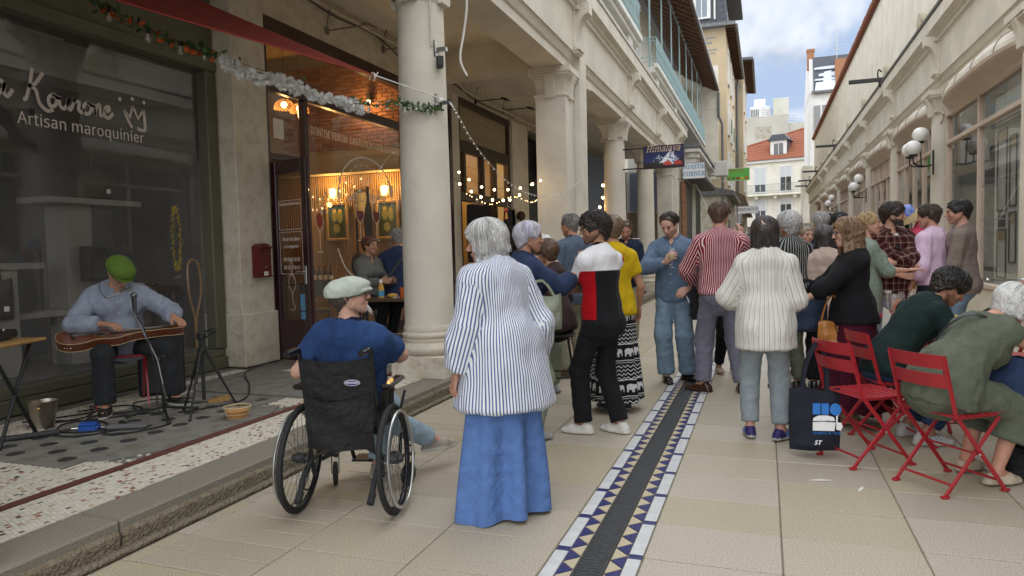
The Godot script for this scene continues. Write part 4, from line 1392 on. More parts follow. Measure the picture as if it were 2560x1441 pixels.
	put("roof",shift(pv).span(V(-5.4,5.2,-28.9),V(-2.4,5.36,-38),.02),M.white_paint,pv)
	put("roof_edge",shift(pv).span(V(-5.4,5.36,-28.85),V(-2.36,5.5,-38.05),.02),M.zinc,pv)
	put("clerestory",shift(pv).span(V(-5.3,4.6,-29.1),V(-2.6,5.2,-38)),M.white_paint,pv)
	put("door",shift(pv).span(V(-3.22,.1,-30.6),V(-3.12,4.2,-33.0)),M.black_front,pv)
	put("door",shift(pv).span(V(-3.22,.1,-33.4),V(-3.12,4.2,-37.6)),M.black_front,pv)
	put("door_jamb",shift(pv).span(V(-3.2,.0,-33.0),V(-3.0,4.5,-33.4)),M.cream,pv)
	brick_face(pv,V(-3.1,.0,-29.0),V(0,0,-1),1.6,4.1)
	brick_face(pv,V(-5.2,.0,-28.95),V(1,0,0),2.1,2.9)
	put("blind",shift(pv).span(V(-5.2,2.95,-28.9),V(-3.3,4.5,-28.95)),M.blue_blind,pv)
	put("roof_vent",shift(pv).lathe([U(.3,5.5),U(.3,5.65),U(.22,5.8),U(.0,5.85)],14,V(-2.75,-.5,-29.3)),M.dim_white,pv)
	put("awning_arm",shift(pv).bar(V(-3.0,4.4,-33.2),V(-2.0,2.2,-33.3),.05,.05),M.white_paint,pv)
	put("awning_roll",shift(pv).span(V(-3.1,4.3,-30.2),V(-2.4,4.5,-37.9),.03),M.charcoal,pv)
	var pv2 := thing("weathered_kiosk","weathered pale kiosk with dark sloped awning further down the street","kiosk",V(-3.6,0,-47))
	put("wall",shift(pv2).span(V(-5,0,-41.2),V(-2.0,4.4,-57)),M.stone_pale,pv2)
	put("roof",shift(pv2).prism(PV([U(-5,5.3),U(-1.6,4.5),U(-1.6,4.3),U(-5,4.3)]),-41.0,-52),M.zinc,pv2)
	put("roof",shift(pv2).prism(PV([U(-3.4,6.2),U(-1.4,5.2),U(-1.0,3.9),U(-1.4,3.9),U(-3.4,5.8)]),-56,-66),M.thatch,pv2)
	put("door",shift(pv2).span(V(-2.02,.1,-43),V(-1.98,3.0,-45)),M.black_front,pv2)

# ---------- figures: distance fields meshed as surface nets ----------
class Field:
	var o: Vector3
	var c: float
	var nx: int
	var ny: int
	var nz: int
	var f := PackedFloat32Array()
	var id := PackedByteArray()
	var frames := {}
	func _init(lo: Vector3,hi: Vector3,cell: float) -> void:
		c = cell
		o = lo - Vector3.ONE * cell * 3.0
		var s := (hi - lo) / cell
		nx = int(s.x) + 8
		ny = int(s.y) + 8
		nz = int(s.z) + 8
		f.resize(nx * ny * nz)
		f.fill(9.0)
		id.resize(nx * ny * nz)
	# a tapered capsule; sq: an axis along which it is squashed to e of its width; cut bit 1 flat end at b, bit 2 at a; tag for patterns; carve subtracts
	func bone(a: Vector3,b: Vector3,ra: float,rb: float,k := .02,tag := 0,sq := Vector3.ZERO,e := 1.0,cut := 0,carve := false) -> void:
		var rm := maxf(ra,rb) / minf(e,1.0) if e < 1.0 else maxf(ra,rb)
		rm = maxf(ra,rb) + k + 2.5 * c
		var lo := ((a.min(b) - Vector3.ONE * rm) - o) / c
		var hi := ((a.max(b) + Vector3.ONE * rm) - o) / c
		var i0 := clampi(int(lo.x),0,nx - 1)
		var i1 := clampi(int(hi.x) + 1,0,nx - 1)
		var j0 := clampi(int(lo.y),0,ny - 1)
		var j1 := clampi(int(hi.y) + 1,0,ny - 1)
		var k0 := clampi(int(lo.z),0,nz - 1)
		var k1 := clampi(int(hi.z) + 1,0,nz - 1)
		var ab := b - a
		var l2 := ab.length_squared()
		var inv := 1.0 / l2 if l2 > 1e-9 else .0
		var ln := sqrt(l2)
		var dr := rb - ra
		var squash := e < .999
		var ee := 1.0 / e - 1.0
		var kk := k
		var q4 := .25 / maxf(k,1e-6)
		for z in range(k0,k1 + 1):
			for y in range(j0,j1 + 1):
				var at := (z * ny + y) * nx + i0
				var p := o + Vector3(i0,y,z) * c - a
				for x in range(i0,i1 + 1):
					var t := p.dot(ab) * inv
					var tc := clampf(t,.0,1.0)
					var q := p - ab * tc
					if squash: q += sq * (q.dot(sq) * ee)
					var d := q.length() - ra - dr * tc
					if squash: d *= e + (1.0 - e) * .5
					if cut:
						if cut & 1: d = maxf(d,(t - 1.0) * ln)
						if cut & 2: d = maxf(d,-t * ln)
					var w := f[at]
					if carve:
						d = -d
						var h := kk - absf(w - d)
						f[at] = maxf(w,d) + (h * h * q4 if h > .0 else .0)
					else:
						if d < w: id[at] = tag
						var h := kk - absf(w - d)
						f[at] = minf(w,d) - (h * h * q4 if h > .0 else .0)
					at += 1
					p.x += c
	func ball(a: Vector3,r: float,k := .01,tag := 0,sq := Vector3.ZERO,e := 1.0) -> void:
		bone(a,a,r,r,k,tag,sq,e)
	func cut_plane(p0: Vector3, nn: Vector3) -> void: # removes what lies on the side nn points to
		for z in nz:
			for y in ny:
				var at := (z * ny + y) * nx
				var d := (o + Vector3(0,y,z) * c - p0).dot(nn)
				var st := nn.x * c
				for x in nx:
					if d > f[at]: f[at] = d
					at += 1
					d += st
	func nets() -> Array: # [vertices, tags, indices]
		var vi := PackedInt32Array()
		vi.resize(nx * ny * nz)
		vi.fill(-1)
		var vs := PackedVector3Array()
		var tg := PackedByteArray()
		var lim := 1.9 * c
		var sy := nx
		var sz := nx * ny
		var off := [0,1,sy,sy + 1,sz,sz + 1,sz + sy,sz + sy + 1]
		var ed := [[0,1,0],[2,3,0],[4,5,0],[6,7,0],[0,2,1],[1,3,1],[4,6,1],[5,7,1],[0,4,2],[1,5,2],[2,6,2],[3,7,2]]
		var cp := [Vector3(0,0,0),Vector3(1,0,0),Vector3(0,1,0),Vector3(1,1,0),Vector3(0,0,1),Vector3(1,0,1),Vector3(0,1,1),Vector3(1,1,1)]
		var g := PackedFloat32Array()
		g.resize(8)
		for z in nz - 1:
			for y in ny - 1:
				var at := (z * ny + y) * nx
				for x in nx - 1:
					var w := f[at]
					if w < lim and w > -lim:
						var m := 0
						for q in 8:
							var u := f[at + int(off[q])]
							g[q] = u
							if u < .0: m += 1
						if m > 0 and m < 8:
							var s := Vector3.ZERO
							var n := 0
							for e in ed:
								var ga := g[e[0]]
								var gb := g[e[1]]
								if (ga < .0) != (gb < .0):
									var h: Vector3 = cp[e[0]]
									h[e[2]] += ga / (ga - gb)
									s += h
									n += 1
							vi[at] = vs.size()
							vs.append(o + (Vector3(x,y,z) + s / n) * c)
							tg.append(id[at])
					at += 1
		var ix := PackedInt32Array()
		for z in range(1,nz - 1):
			for y in range(1,ny - 1):
				var at := (z * ny + y) * nx + 1
				for x in range(1,nx - 1):
					var w := f[at]
					if w < lim and w > -lim:
						var neg := w < .0
						if neg != (f[at + 1] < .0):
							face(ix,vi[at - sy - sz],vi[at - sz],vi[at],vi[at - sy],not neg)
						if neg != (f[at + sy] < .0):
							face(ix,vi[at - 1 - sz],vi[at - sz],vi[at],vi[at - 1],neg)
						if neg != (f[at + sz] < .0):
							face(ix,vi[at - 1 - sy],vi[at - sy],vi[at],vi[at - 1],not neg)
					at += 1
		return [vs,tg,ix]
	func face(ix: PackedInt32Array,a: int,b: int,d: int,e: int,flip: bool) -> void:
		if a < 0 or b < 0 or d < 0 or e < 0: return
		if flip: ix.append_array(PackedInt32Array([a,b,d,a,d,e]))
		else: ix.append_array(PackedInt32Array([a,d,b,a,e,d]))

class Arr: # surface arrays joined into one mesh
	var v := PackedVector3Array()
	var n := PackedVector3Array()
	var t := PackedVector2Array()
	var c := PackedColorArray()
	func arrays() -> Array:
		var a := []
		a.resize(Mesh.ARRAY_MAX)
		a[Mesh.ARRAY_VERTEX] = v
		a[Mesh.ARRAY_NORMAL] = n
		if t.size() == v.size(): a[Mesh.ARRAY_TEX_UV] = t
		if c.size() == v.size(): a[Mesh.ARRAY_COLOR] = c
		return a
	func add(r: Array,frames: Dictionary,noise: FastNoiseLite,amp: float,sc: Vector3,tint := []) -> void:
		# r from Field.nets(); frames: tag -> [origin, axis, side, radius] for a wrapped uv; noise moves the cloth
		var vs: PackedVector3Array = r[0]
		var tg: PackedByteArray = r[1]
		var ix: PackedInt32Array = r[2]
		var nn := normals(vs,ix)
		if amp > .0:
			for i in vs.size():
				var p := vs[i]
				vs[i] = p + nn[i] * amp * (noise.get_noise_3d(p.x * sc.x,p.y * sc.y,p.z * sc.z) - .1)
			nn = normals(vs,ix)
		for k in range(0,ix.size(),3):
			var fr = frames.get(tg[ix[k]])
			var a0 := .0
			for j in 3:
				var i := ix[k + j]
				var p := vs[i]
				v.append(p)
				n.append(nn[i])
				if fr != null:
					var q: Vector3 = p - fr[0]
					var ax: Vector3 = fr[1]
					var sd: Vector3 = fr[2]
					var an := atan2(q.dot(sd),q.dot(ax.cross(sd)))
					if j == 0: a0 = an
					elif an - a0 > PI: an -= TAU
					elif a0 - an > PI: an += TAU
					t.append(Vector2(an * fr[3],-q.dot(ax)))
				elif not frames.is_empty(): t.append(Vector2(p.x,-p.y))
				if tint.size(): c.append(tint[i])
	static func normals(vs: PackedVector3Array,ix: PackedInt32Array) -> PackedVector3Array:
		var nn := PackedVector3Array()
		nn.resize(vs.size())
		for k in range(0,ix.size(),3):
			var a := vs[ix[k]]
			var m := (vs[ix[k + 2]] - a).cross(vs[ix[k + 1]] - a)
			nn[ix[k]] += m
			nn[ix[k + 1]] += m
			nn[ix[k + 2]] += m
		for i in nn.size(): nn[i] = nn[i].normalized()
		return nn

static func knee(s: Vector3, t: Vector3, l1: float, l2: float, pole: Vector3) -> Array: # two-bone reach: [middle joint, end]
	var d := t - s
	var ln := clampf(d.length(),absf(l1 - l2) + .01,l1 + l2 - .002)
	d = d.normalized()
	var a := (l1 * l1 - l2 * l2 + ln * ln) / (2.0 * ln)
	var h := sqrt(maxf(.0,l1 * l1 - a * a))
	var p := (pole - d * pole.dot(d)).normalized()
	return [s + d * a + p * h,s + d * ln]

var specs := []
var built := []
var cloth_noise: FastNoiseLite

func v3(a) -> Vector3: return V(a[0],a[1],a[2])

func skeleton(s: Dictionary) -> Dictionary:
	var h: float = s.get("h",1.72)
	var k := h / 1.75
	var fem: bool = s.get("f",false)
	var b: float = s.get("b",1.0)
	var J := {"k": k}
	var P := v3(s.get("pel",[0,.93 * k,0]))
	var pt: float = deg_to_rad(s.get("ptilt",.0))
	var Bp := Basis(Vector3.UP,deg_to_rad(s.get("pyaw",.0))) * Basis(Vector3.RIGHT,pt)
	var lean: float = deg_to_rad(s.get("lean",2.0))
	var side: float = deg_to_rad(s.get("side",.0))
	var tw: float = deg_to_rad(s.get("twist",.0))
	var Bt := Basis(Vector3.UP,tw) * Basis(Vector3.BACK,side) * Basis(Vector3.RIGHT,lean)
	var Bm := Basis(Vector3.UP,tw * .5) * Basis(Vector3.BACK,side * .5) * Basis(Vector3.RIGHT,lean * .55)
	J.P = P
	J.W = P + Bm * V(0,.15 * k,.0)
	J.C = J.W + Bm * V(0,.08 * k,.0) + Bt * V(0,.13 * k,.005)
	J.N = J.C + Bt * V(0,.175 * k,-.015 * k)
	J.Bt = Bt
	J.Bm = Bm
	J.Bp = Bp
	var sw: float = (.148 if fem else .172) * k * lerpf(1.0,b,.5)
	var shr: float = s.get("shrug",.0)
	var hd = s.get("head",[0,0,0])
	var Bh := Bt * Basis(Vector3.RIGHT,-lean * .7) * Basis(Vector3.UP,deg_to_rad(hd[0])) * Basis(Vector3.RIGHT,deg_to_rad(hd[1])) * Basis(Vector3.BACK,deg_to_rad(hd[2]))
	J.Bh = Bh
	J.NT = J.N + Bt * V(0,.05 * k,.012 * k)
	J.H = J.NT + Bt * V(0,.03 * k,.0) + Bh * V(0,.088 * k,.022 * k)
	for q in 2:
		var sg := 1.0 if q == 0 else -1.0
		var n := "l" if q == 0 else "r"
		J[n + "S"] = J.N + Bt * V(sg * sw,-.082 * k + shr,-.004)
		var wt = s.get(n + "a",[sg * .27 * k,.86 * k,.06])
		var pole: Vector3 = v3(s.get(n + "ap",[sg * .5,-.3,-1.0]))
		var r := knee(J[n + "S"],v3(wt),.285 * k,.25 * k,pole)
		J[n + "E"] = r[0]
		J[n + "Wr"] = r[1]
		J[n + "Hip"] = P + Bp * V(sg * .085 * k,-.02 * k,0)
		var ft = s.get(n + "f",[sg * .1,.08,.0])
		var kp: Vector3 = v3(s.get(n + "fp",[sg * .12,.0,1.0]))
		var r2 := knee(J[n + "Hip"],v3(ft),.435 * k,.425 * k,kp)
		J[n + "K"] = r2[0]
		J[n + "An"] = r2[1]
		var yw: float = deg_to_rad(s.get(n + "fy",sg * 10.0))
		J[n + "Ft"] = Basis(Vector3.UP,yw) * Basis(Vector3.RIGHT,deg_to_rad(s.get(n + "fpitch",.0)))
	return J

func hand_bones(F: Field,w: Vector3,dir: Vector3,nrm: Vector3,sg: float,k: float,curl: float,spread := .12) -> void:
	# w wrist, dir towards the fingers, nrm out of the back of the hand; sg +1: thumb on the side (dir x nrm)
	var d := dir.normalized()
	var n := (nrm - d * nrm.dot(d)).normalized()
	var t := d.cross(n) * sg
	var kn := w + d * .088 * k
	F.bone(w - d * .012,w + d * .03 * k,.024 * k,.026 * k,.015,0,n,.72)
	for q in 4:
		var o: float = (q - 1.5) * .0195
		F.bone(w + d * .02 * k + t * o * .6 * k,kn + t * o * k,.0135 * k,.0105 * k,.012,0)
	var lens := [.068,.078,.073,.058]
	for q in 4:
		var o: float = (q - 1.5) * .0195
		var p := kn + t * o * -1.0 * k
		var fd := (d + t * -o * spread * 40.0 * .2).normalized()
		var L: float = lens[q] * k
		var a := curl * (.75 + .12 * q)
		for j in 3:
			var ang = a * [.55,1.35,1.9][j]
			var dd := (fd * cos(ang) - n * sin(ang)).normalized()
			var l: float = L * [.45,.32,.23][j]
			F.bone(p,p + dd * l,[.0098,.0088,.008][j] * k,[.009,.0082,.007][j] * k,.004,0)
			p += dd * l
	var th := w + d * .022 * k + t * .024 * k
	var t1 := (d * .75 + t * .75 - n * .25).normalized()
	var t2 := (d * .95 + t * .25 - n * (.2 + .5 * curl)).normalized()
	F.bone(th,th + t1 * .036 * k,.014 * k,.011 * k,.012,0)
	F.bone(th + t1 * .036 * k,th + t1 * .036 * k + t2 * .028 * k,.0108 * k,.0098 * k,.004,0)
	F.bone(th + t1 * .036 * k + t2 * .028 * k,th + t1 * .036 * k + t2 * .052 * k,.0098 * k,.0075 * k,.004,0)

func head_colors(r: Array,H: Vector3,Bh: Basis,k: float,s: Dictionary) -> Array:
	var out := []
	var vs: PackedVector3Array = r[0]
	var skin: Color = s.get("skin",Color(.52,.3,.2))
	var inv := Bh.inverse()
	var hairc: Color = s.get("brow",Color(.08,.05,.03))
	var stub: float = s.get("stubble",.0)
	for p in vs:
		var q := inv * (p - H) / k
		var c := skin
		var ax := absf(q.x)
		if q.z > .05:
			if q.z > .06 and absf(q.y + .056) < .008 and ax < .022: c = skin.lerp(Color(.42,.12,.1),.6)
			if absf(q.y - .026 + ax * .06) < .006 and ax > .012 and ax < .048: c = skin.lerp(hairc,.75)
			if absf(q.y - .008) < .0075 and ax > .02 and ax < .044:
				c = Color(.03,.02,.015) if absf(ax - .031) < .007 or absf(q.y - .013) < .003 else Color(.5,.46,.42)
			var ck := clampf(1.0 - U(ax - .042,q.y + .028).length() / .03,0,1)
			c = c.lerp(Color(skin.r * 1.05,skin.g * .72,skin.b * .7),ck * .35)
		if stub > .0 and q.y < -.035 and q.z > -.02 and q.y > -.13:
			var edge := smoothstep(-.035,-.06,q.y - .25 * maxf(.0,.045 - q.z))
			if not (absf(q.y + .056) < .009 and ax < .022): c = c.lerp(hairc,edge * stub)
		out.append(c)
	return out

func plain_colors(n: int,c: Color) -> Array:
	var o := []
	o.resize(n)
	o.fill(c)
	return o

func head_bones(F: Field,H: Vector3,B: Basis,k: float,s: Dictionary) -> void:
	var P := func(x: float,y: float,z: float) -> Vector3: return H + B * (V(x,y,z) * k)
	var fem: bool = s.get("f",false)
	F.bone(P.call(0,.03,-.034),P.call(0,.036,.012),.077 * k,.075 * k,.02)
	F.bone(P.call(0,.035,.03),P.call(0,-.05,.045),.057 * k,.042 * k,.03)
	var jw := .042 if fem else .047
	for sg in [-1.0,1.0]:
		F.bone(P.call(jw * sg,-.04,.0),P.call(.012 * sg,-.088,.06),.028 * k,.018 * k,.03)
		F.ball(P.call(.037 * sg,-.024,.06),.022 * k,.025)
	F.ball(P.call(0,-.092,.066),.016 * k,.02)
	F.bone(P.call(-.032,.024,.082),P.call(.032,.024,.082),.0115 * k,.0115 * k,.016)
	for sg in [-1.0,1.0]:
		F.bone(P.call(.032 * sg,.008,.1),P.call(.032 * sg,.006,.1),.0125 * k,.0125 * k,.012,0,Vector3.ZERO,1.0,0,true)
		F.ball(P.call(.031 * sg,.007,.0795),.0125 * k,.003)
	F.bone(P.call(0,.018,.088),P.call(0,-.024,.111),.008 * k,.012 * k,.012)
	for sg in [-1.0,1.0]: F.ball(P.call(.012 * sg,-.028,.099),.0082 * k,.006)
	F.bone(P.call(-.018,-.052,.09),P.call(.018,-.052,.09),.0065 * k,.0065 * k,.006)
	F.bone(P.call(-.015,-.061,.09),P.call(.015,-.061,.09),.0065 * k,.0065 * k,.006)
	for sg in [-1.0,1.0]:
		var ea: Vector3 = P.call(.077 * sg,.0,-.012)
		var en := (B * V(sg,0,.35)).normalized()
		F.bone(ea,ea + B * V(.004 * sg,.018,-.006) * k,.018 * k,.02 * k,.006,0,en,.32)
		F.ball(ea + B * V(.0,-.02,.002) * k,.011 * k,.006,0,en,.5)

func build_person(i: int) -> void:
	var s: Dictionary = specs[i]
	var J := skeleton(s)
	var k: float = J.k
	var b: float = s.get("b",1.0)
	var fem: bool = s.get("f",false)
	var near: float = s.get("res", 1.0) # grid coarseness
	var out := {"J": J}
	var skin: Color = s.get("skin",Color(.52,.3,.2))
	# --- body ---
	var A := Arr.new()
	var lo := V(9,9,9)
	var hi := -lo
	for key in J:
		if J[key] is Vector3:
			lo = lo.min(J[key])
			hi = hi.max(J[key])
	lo -= Vector3.ONE * .22
	hi += Vector3.ONE * .2
	lo.y = minf(lo.y,-.02)
	var F := Field.new(lo,hi,.016 * near)
	var fz: Vector3 = (J.Bt as Basis).z
	var pz: Vector3 = (J.Bp as Basis).z
	var mz: Vector3 = (J.Bm as Basis).z
	torso(F,J,s,-.012,0)
	F.bone(J.N + (J.Bt as Basis) * V(0,-.02,-.01) * k,J.H + (J.Bh as Basis) * V(0,-.05,-.03) * k,.06 * k * (.88 if fem else 1.0),.05 * k * (.9 if fem else 1.0),.03)
	for n in ["l","r"]:
		arm(F,J,s,n,-.003,.0,1.0,1.0,0)
		F.bone(J[n + "Hip"],J[n + "K"],.074 * k * (.7 if s.has("skirt") else 1.0),.046 * k,.04)
		F.bone(J[n + "K"],J[n + "K"].lerp(J[n + "An"],.35),.05 * k,.054 * k,.02)
		F.bone(J[n + "K"].lerp(J[n + "An"],.3),J[n + "An"],.054 * k,.035 * k,.02)
		F.bone(J[n + "An"],J[n + "An"] + J[n + "Ft"] * V(0,-.045,.13) * k,.034 * k,.022 * k,.02)
	var r := F.nets()
	A.add(r,{},null,.0,Vector3.ONE,plain_colors(r[0].size(),skin))
	var Bh: Basis = J.Bh
	var H: Vector3 = J.H
	var G := Field.new(H - Vector3.ONE * .135 * k,H + Vector3.ONE * .13 * k,.0055 * s.get("hres",near))
	head_bones(G,H,Bh,k,s)
	r = G.nets()
	A.add(r,{},null,.0,Vector3.ONE,head_colors(r,H,Bh,k,s))
	for q in 2:
		var n: String = ["l","r"][q]
		if s.get(n + "nohand",false): continue
		var w: Vector3 = J[n + "Wr"]
		var dir: Vector3 = v3(s[n + "hd"]) if s.has(n + "hd") else (w - J[n + "E"]).normalized()
		var nr: Vector3 = v3(s[n + "hn"]) if s.has(n + "hn") else V(1 if q == 0 else -1,0,.2)
		var D := Field.new(w - Vector3.ONE * .04 + (dir * .2).min(Vector3.ZERO) - Vector3.ONE * .035,w + Vector3.ONE * .04 + (dir * .2).max(Vector3.ZERO) + Vector3.ONE * .035,.0048 * s.get("dres",near))
		hand_bones(D,w,dir,nr,1.0 if q == 0 else -1.0,k * (.92 if fem else 1.0),s.get(n + "curl",.45))
		r = D.nets()
		A.add(r,{},null,.0,Vector3.ONE,plain_colors(r[0].size(),skin))
	out.body = A.arrays()
	# --- garments ---
	if s.has("top"): out.top = shirt_arrays(s,J,s.top,near,lo,hi)
	if s.has("over"): out.over = shirt_arrays(s,J,s.over,near,lo,hi)
	if s.has("pants"): out.pants = pants_arrays(s,J,s.pants,near,lo,hi)
	if s.has("skirt"): out.skirt = skirt_arrays(s,J,s.skirt)
	if s.has("shoes"):
		for n in ["l","r"]: out["shoe_" + n] = shoe_arrays(J,n,k * (.92 if fem else 1.0),s.shoes,near)
	if s.has("hair"): out.hair = hair_arrays(s,J,s.hair,i)
	if s.has("beard"): out.beard = beard_arrays(s,J,s.beard,i)
	built[i] = out

func torso(F: Field,J: Dictionary,s: Dictionary,ex: float,tag: int) -> void:
	var k: float = J.k
	var b: float = s.get("b",1.0)
	var fem: bool = s.get("f",false)
	var bel: float = s.get("belly",.0)
	var fz: Vector3 = (J.Bt as Basis).z
	var pz: Vector3 = (J.Bp as Basis).z
	var mz: Vector3 = (J.Bm as Basis).z
	var Bt: Basis = J.Bt
	var hipw := (.165 if fem else .155) * k * b + ex
	if J.P.y < 0.82 * k: pz = Vector3.UP # seated: the seat flattens the hips
	var wst := (.125 if fem else .142) * k * b + ex
	var cst := (.142 if fem else .161) * k * b + ex
	F.bone(J.P + J.Bp * V(0,-.04,-.01) * k,J.P + J.Bp * V(0,.05,0) * k,hipw,hipw * .97,.05,tag,pz,.72)
	F.bone(J.P + J.Bp * V(0,.04,0) * k,J.W,hipw * .95,wst,.05,tag,mz,.74)
	F.bone(J.W,J.C,wst,cst,.05,tag,mz,.68)
	F.bone(J.C,J.C + Bt * V(0,.06,-.005) * k,cst,cst * .93,.05,tag,fz,.68)
	for sg in [J.lS,J.rS]:
		F.bone(sg,J.N + Bt * V(0,-.035,-.012) * k,.052 * k + ex,.062 * k + ex,.05,tag)
	F.bone(J.N + Bt * V(0,-.05,-.01) * k,J.N + Bt * V(0,.008,-.004) * k,.085 * k + ex,.062 * k + ex * .6,.04,tag)
	for sg in [-1.0,1.0]:
		F.ball(J.P + J.Bp * V(.07 * sg,-.04,-.06) * k,.085 * k * b + ex,.04,tag)
		if fem: F.ball(J.C + Bt * V(.07 * sg,.0,.085) * k,(.062 * b) * k + ex,.05,tag)
		else: F.ball(J.C + Bt * V(.075 * sg,.05,.06) * k,.065 * k + ex,.06,tag)
	if bel > .0: F.ball(J.W + J.Bm * V(0,-.01,.06 + bel) * k,.12 * k * b + ex,.08,tag)

func arm(F: Field,J: Dictionary,s: Dictionary,n: String,ex: float,exw: float,upto: float,fore: float,tag0: int,cut := false) -> void:
	# upto, fore: share of the upper arm and forearm covered
	var k: float = J.k
	var b: float = lerpf(1.0,s.get("b",1.0),.6) * (.88 if s.get("f",false) else 1.0)
	var S: Vector3 = J[n + "S"]
	var E: Vector3 = J[n + "E"]
	var W: Vector3 = J[n + "Wr"]
	var t := 1 if n == "l" else 2
	F.bone(S,S.lerp(E,upto),.056 * k * b + ex,lerpf(.056,.042,upto) * k * b + ex + exw * upto,.03,(tag0 + t) if tag0 else 0,Vector3.ZERO,1.0,1 if cut and upto < .999 else 0)
	if fore > .0:
		F.bone(E,E.lerp(W,minf(fore,.35)),.042 * k * b + ex + exw,.044 * k * b + ex + exw,.02,(tag0 + t + 2) if tag0 else 0,Vector3.ZERO,1.0,1 if cut and fore <= .35 else 0)
		if fore > .35: F.bone(E.lerp(W,.3),E.lerp(W,fore),.044 * k * b + ex + exw,lerpf(.044,.026,fore) * k * b + ex + exw,.02,(tag0 + t + 2) if tag0 else 0,Vector3.ZERO,1.0,1 if cut else 0)

func shirt_arrays(s: Dictionary,J: Dictionary,g: Dictionary,near: float,lo: Vector3,hi: Vector3) -> Array:
	var k: float = J.k
	var ease: float = g.get("ease",.014)
	var F := Field.new(lo,hi,.0125 * near)
	torso(F,J,s,ease,1)
	var up: float = g.get("sleeve", 1.0) # below 1: share of the upper arm; up to 2 adds the forearm
	for n in ["l","r"]:
		if up > .0: arm(F,J,s,n,ease * .75 + .002,g.get("loose",.006),minf(up,1.0),maxf(.0,up - 1.0),1,true)
	var hem: float = g.get("hem",.12) * k
	var P: Vector3 = J.P
	var dn: Vector3 = -(J.Bp as Basis).y.lerp((J.Bm as Basis).y,.5).normalized()
	if g.has("drop"): dn = Vector3.DOWN
	if hem > .02:
		var hr = ((.165 if s.get("f",false) else .155) * k * s.get("b",1.0) + ease) 
		F.bone(P - dn * .05,P + dn * (hem + .12),hr * .98,hr * (1.0 + (g.get("flare",1.04) - 1.0) * 1.6) + .004,.04,1,(J.Bp as Basis).z,g.get("depth",.76))
	# cut at the hem and at the neck
	F.cut_plane(P + dn * maxf(hem,-.08),dn)
	var Bt: Basis = J.Bt
	var nd: float = g.get("neck",.0)
	F.cut_plane(J.N + Bt * V(0,.03 - nd,0) * k,(Bt * V(0,1,g.get("neck_tilt",.42))).normalized())
	if g.has("vneck"):
		F.bone(J.N + Bt * V(0,.05,.08) * k,J.N + Bt * V(0,-g.vneck,.12) * k,.06 * k,.012 * k,.01,0,Vector3.ZERO,1.0,0,true)
	if g.has("scoop"): # open back or front: [y, z, radius]
		var q = g.scoop
		F.bone(J.N + Bt * V(-.06,q[0],q[1]) * k,J.N + Bt * V(.06,q[0],q[1]) * k,q[2] * k,q[2] * k,.01,0,Vector3.ZERO,1.0,0,true)
	var A := Arr.new()
	var fr := {1: [J.P,(Bt.y + Vector3.UP).normalized(),Bt.x,.165 * k]}
	for q in 2:
		var n: String = ["l","r"][q]
		for w in 2:
			var a: Vector3 = J[n + "S"] if w == 0 else J[n + "E"]
			var e: Vector3 = J[n + "E"] if w == 0 else J[n + "Wr"]
			var ax := (a - e).normalized()
			var sd := ax.cross(Bt.z)
			if sd.length() < .1: sd = ax.cross(Bt.x)
			fr[2 + q + w * 2] = [a + ax * .3,ax,sd.normalized(),.055 * k]
	A.add(F.nets(),fr,cloth_noise,.55 * g.get("fold",.014),v3(g.get("fscale",[7.0,3.0,7.0])))
	return A.arrays()

func pants_arrays(s: Dictionary,J: Dictionary,g: Dictionary,near: float,lo: Vector3,hi: Vector3) -> Array:
	var k: float = J.k
	var b: float = s.get("b",1.0)
	var ease: float = g.get("ease",.008)
	var fem: bool = s.get("f",false)
	var F := Field.new(lo,hi,.0125 * near)
	var hipw := (.165 if fem else .155) * k * b + ease
	var pz: Vector3 = (J.Bp as Basis).z if J.P.y >= .82 * k else Vector3.UP
	F.bone(J.P + J.Bp * V(0,-.05,-.005) * k,J.P + J.Bp * V(0,.07,0) * k,hipw,hipw * .95,.04,1,pz,.74)
	for sg in [-1.0,1.0]: F.ball(J.P + J.Bp * V(.07 * sg,-.04,-.06) * k,.085 * k * b + ease,.04,1)
	var upto: float = g.get("len",.96)
	var rk: float = g.get("knee",.066)
	var ra: float = g.get("ankle",.058)
	var fr := {1: [J.P,Vector3.UP,Vector3.RIGHT,.16]}
	for q in 2:
		var n: String = ["l","r"][q]
		var K: Vector3 = J[n + "K"]
		var An: Vector3 = J[n + "An"]
		F.bone(J[n + "Hip"],K,.084 * k * lerpf(1.0,b,.8) + ease,rk * k + ease,.035,2 + q)
		F.bone(K,K.lerp(An,upto),rk * k + ease,ra * k + ease,.03,4 + q,Vector3.ZERO,1.0,1)
		for w in 2:
			var a: Vector3 = J[n + "Hip"] if w == 0 else K
			var e: Vector3 = K if w == 0 else An
			fr[2 + q + 2 * w] = [a,(a - e).normalized(),(a - e).normalized().cross(Vector3.BACK if absf((a - e).normalized().z) < .8 else Vector3.RIGHT).normalized(),.08]
	F.cut_plane(J.P + J.Bp * V(0,g.get("rise",.1),0) * k,(J.Bp as Basis).y)
	var A := Arr.new()
	A.add(F.nets(),fr,cloth_noise,.6 * g.get("fold",.01),v3(g.get("fscale",[5.0,6.0,5.0])))
	return A.arrays()

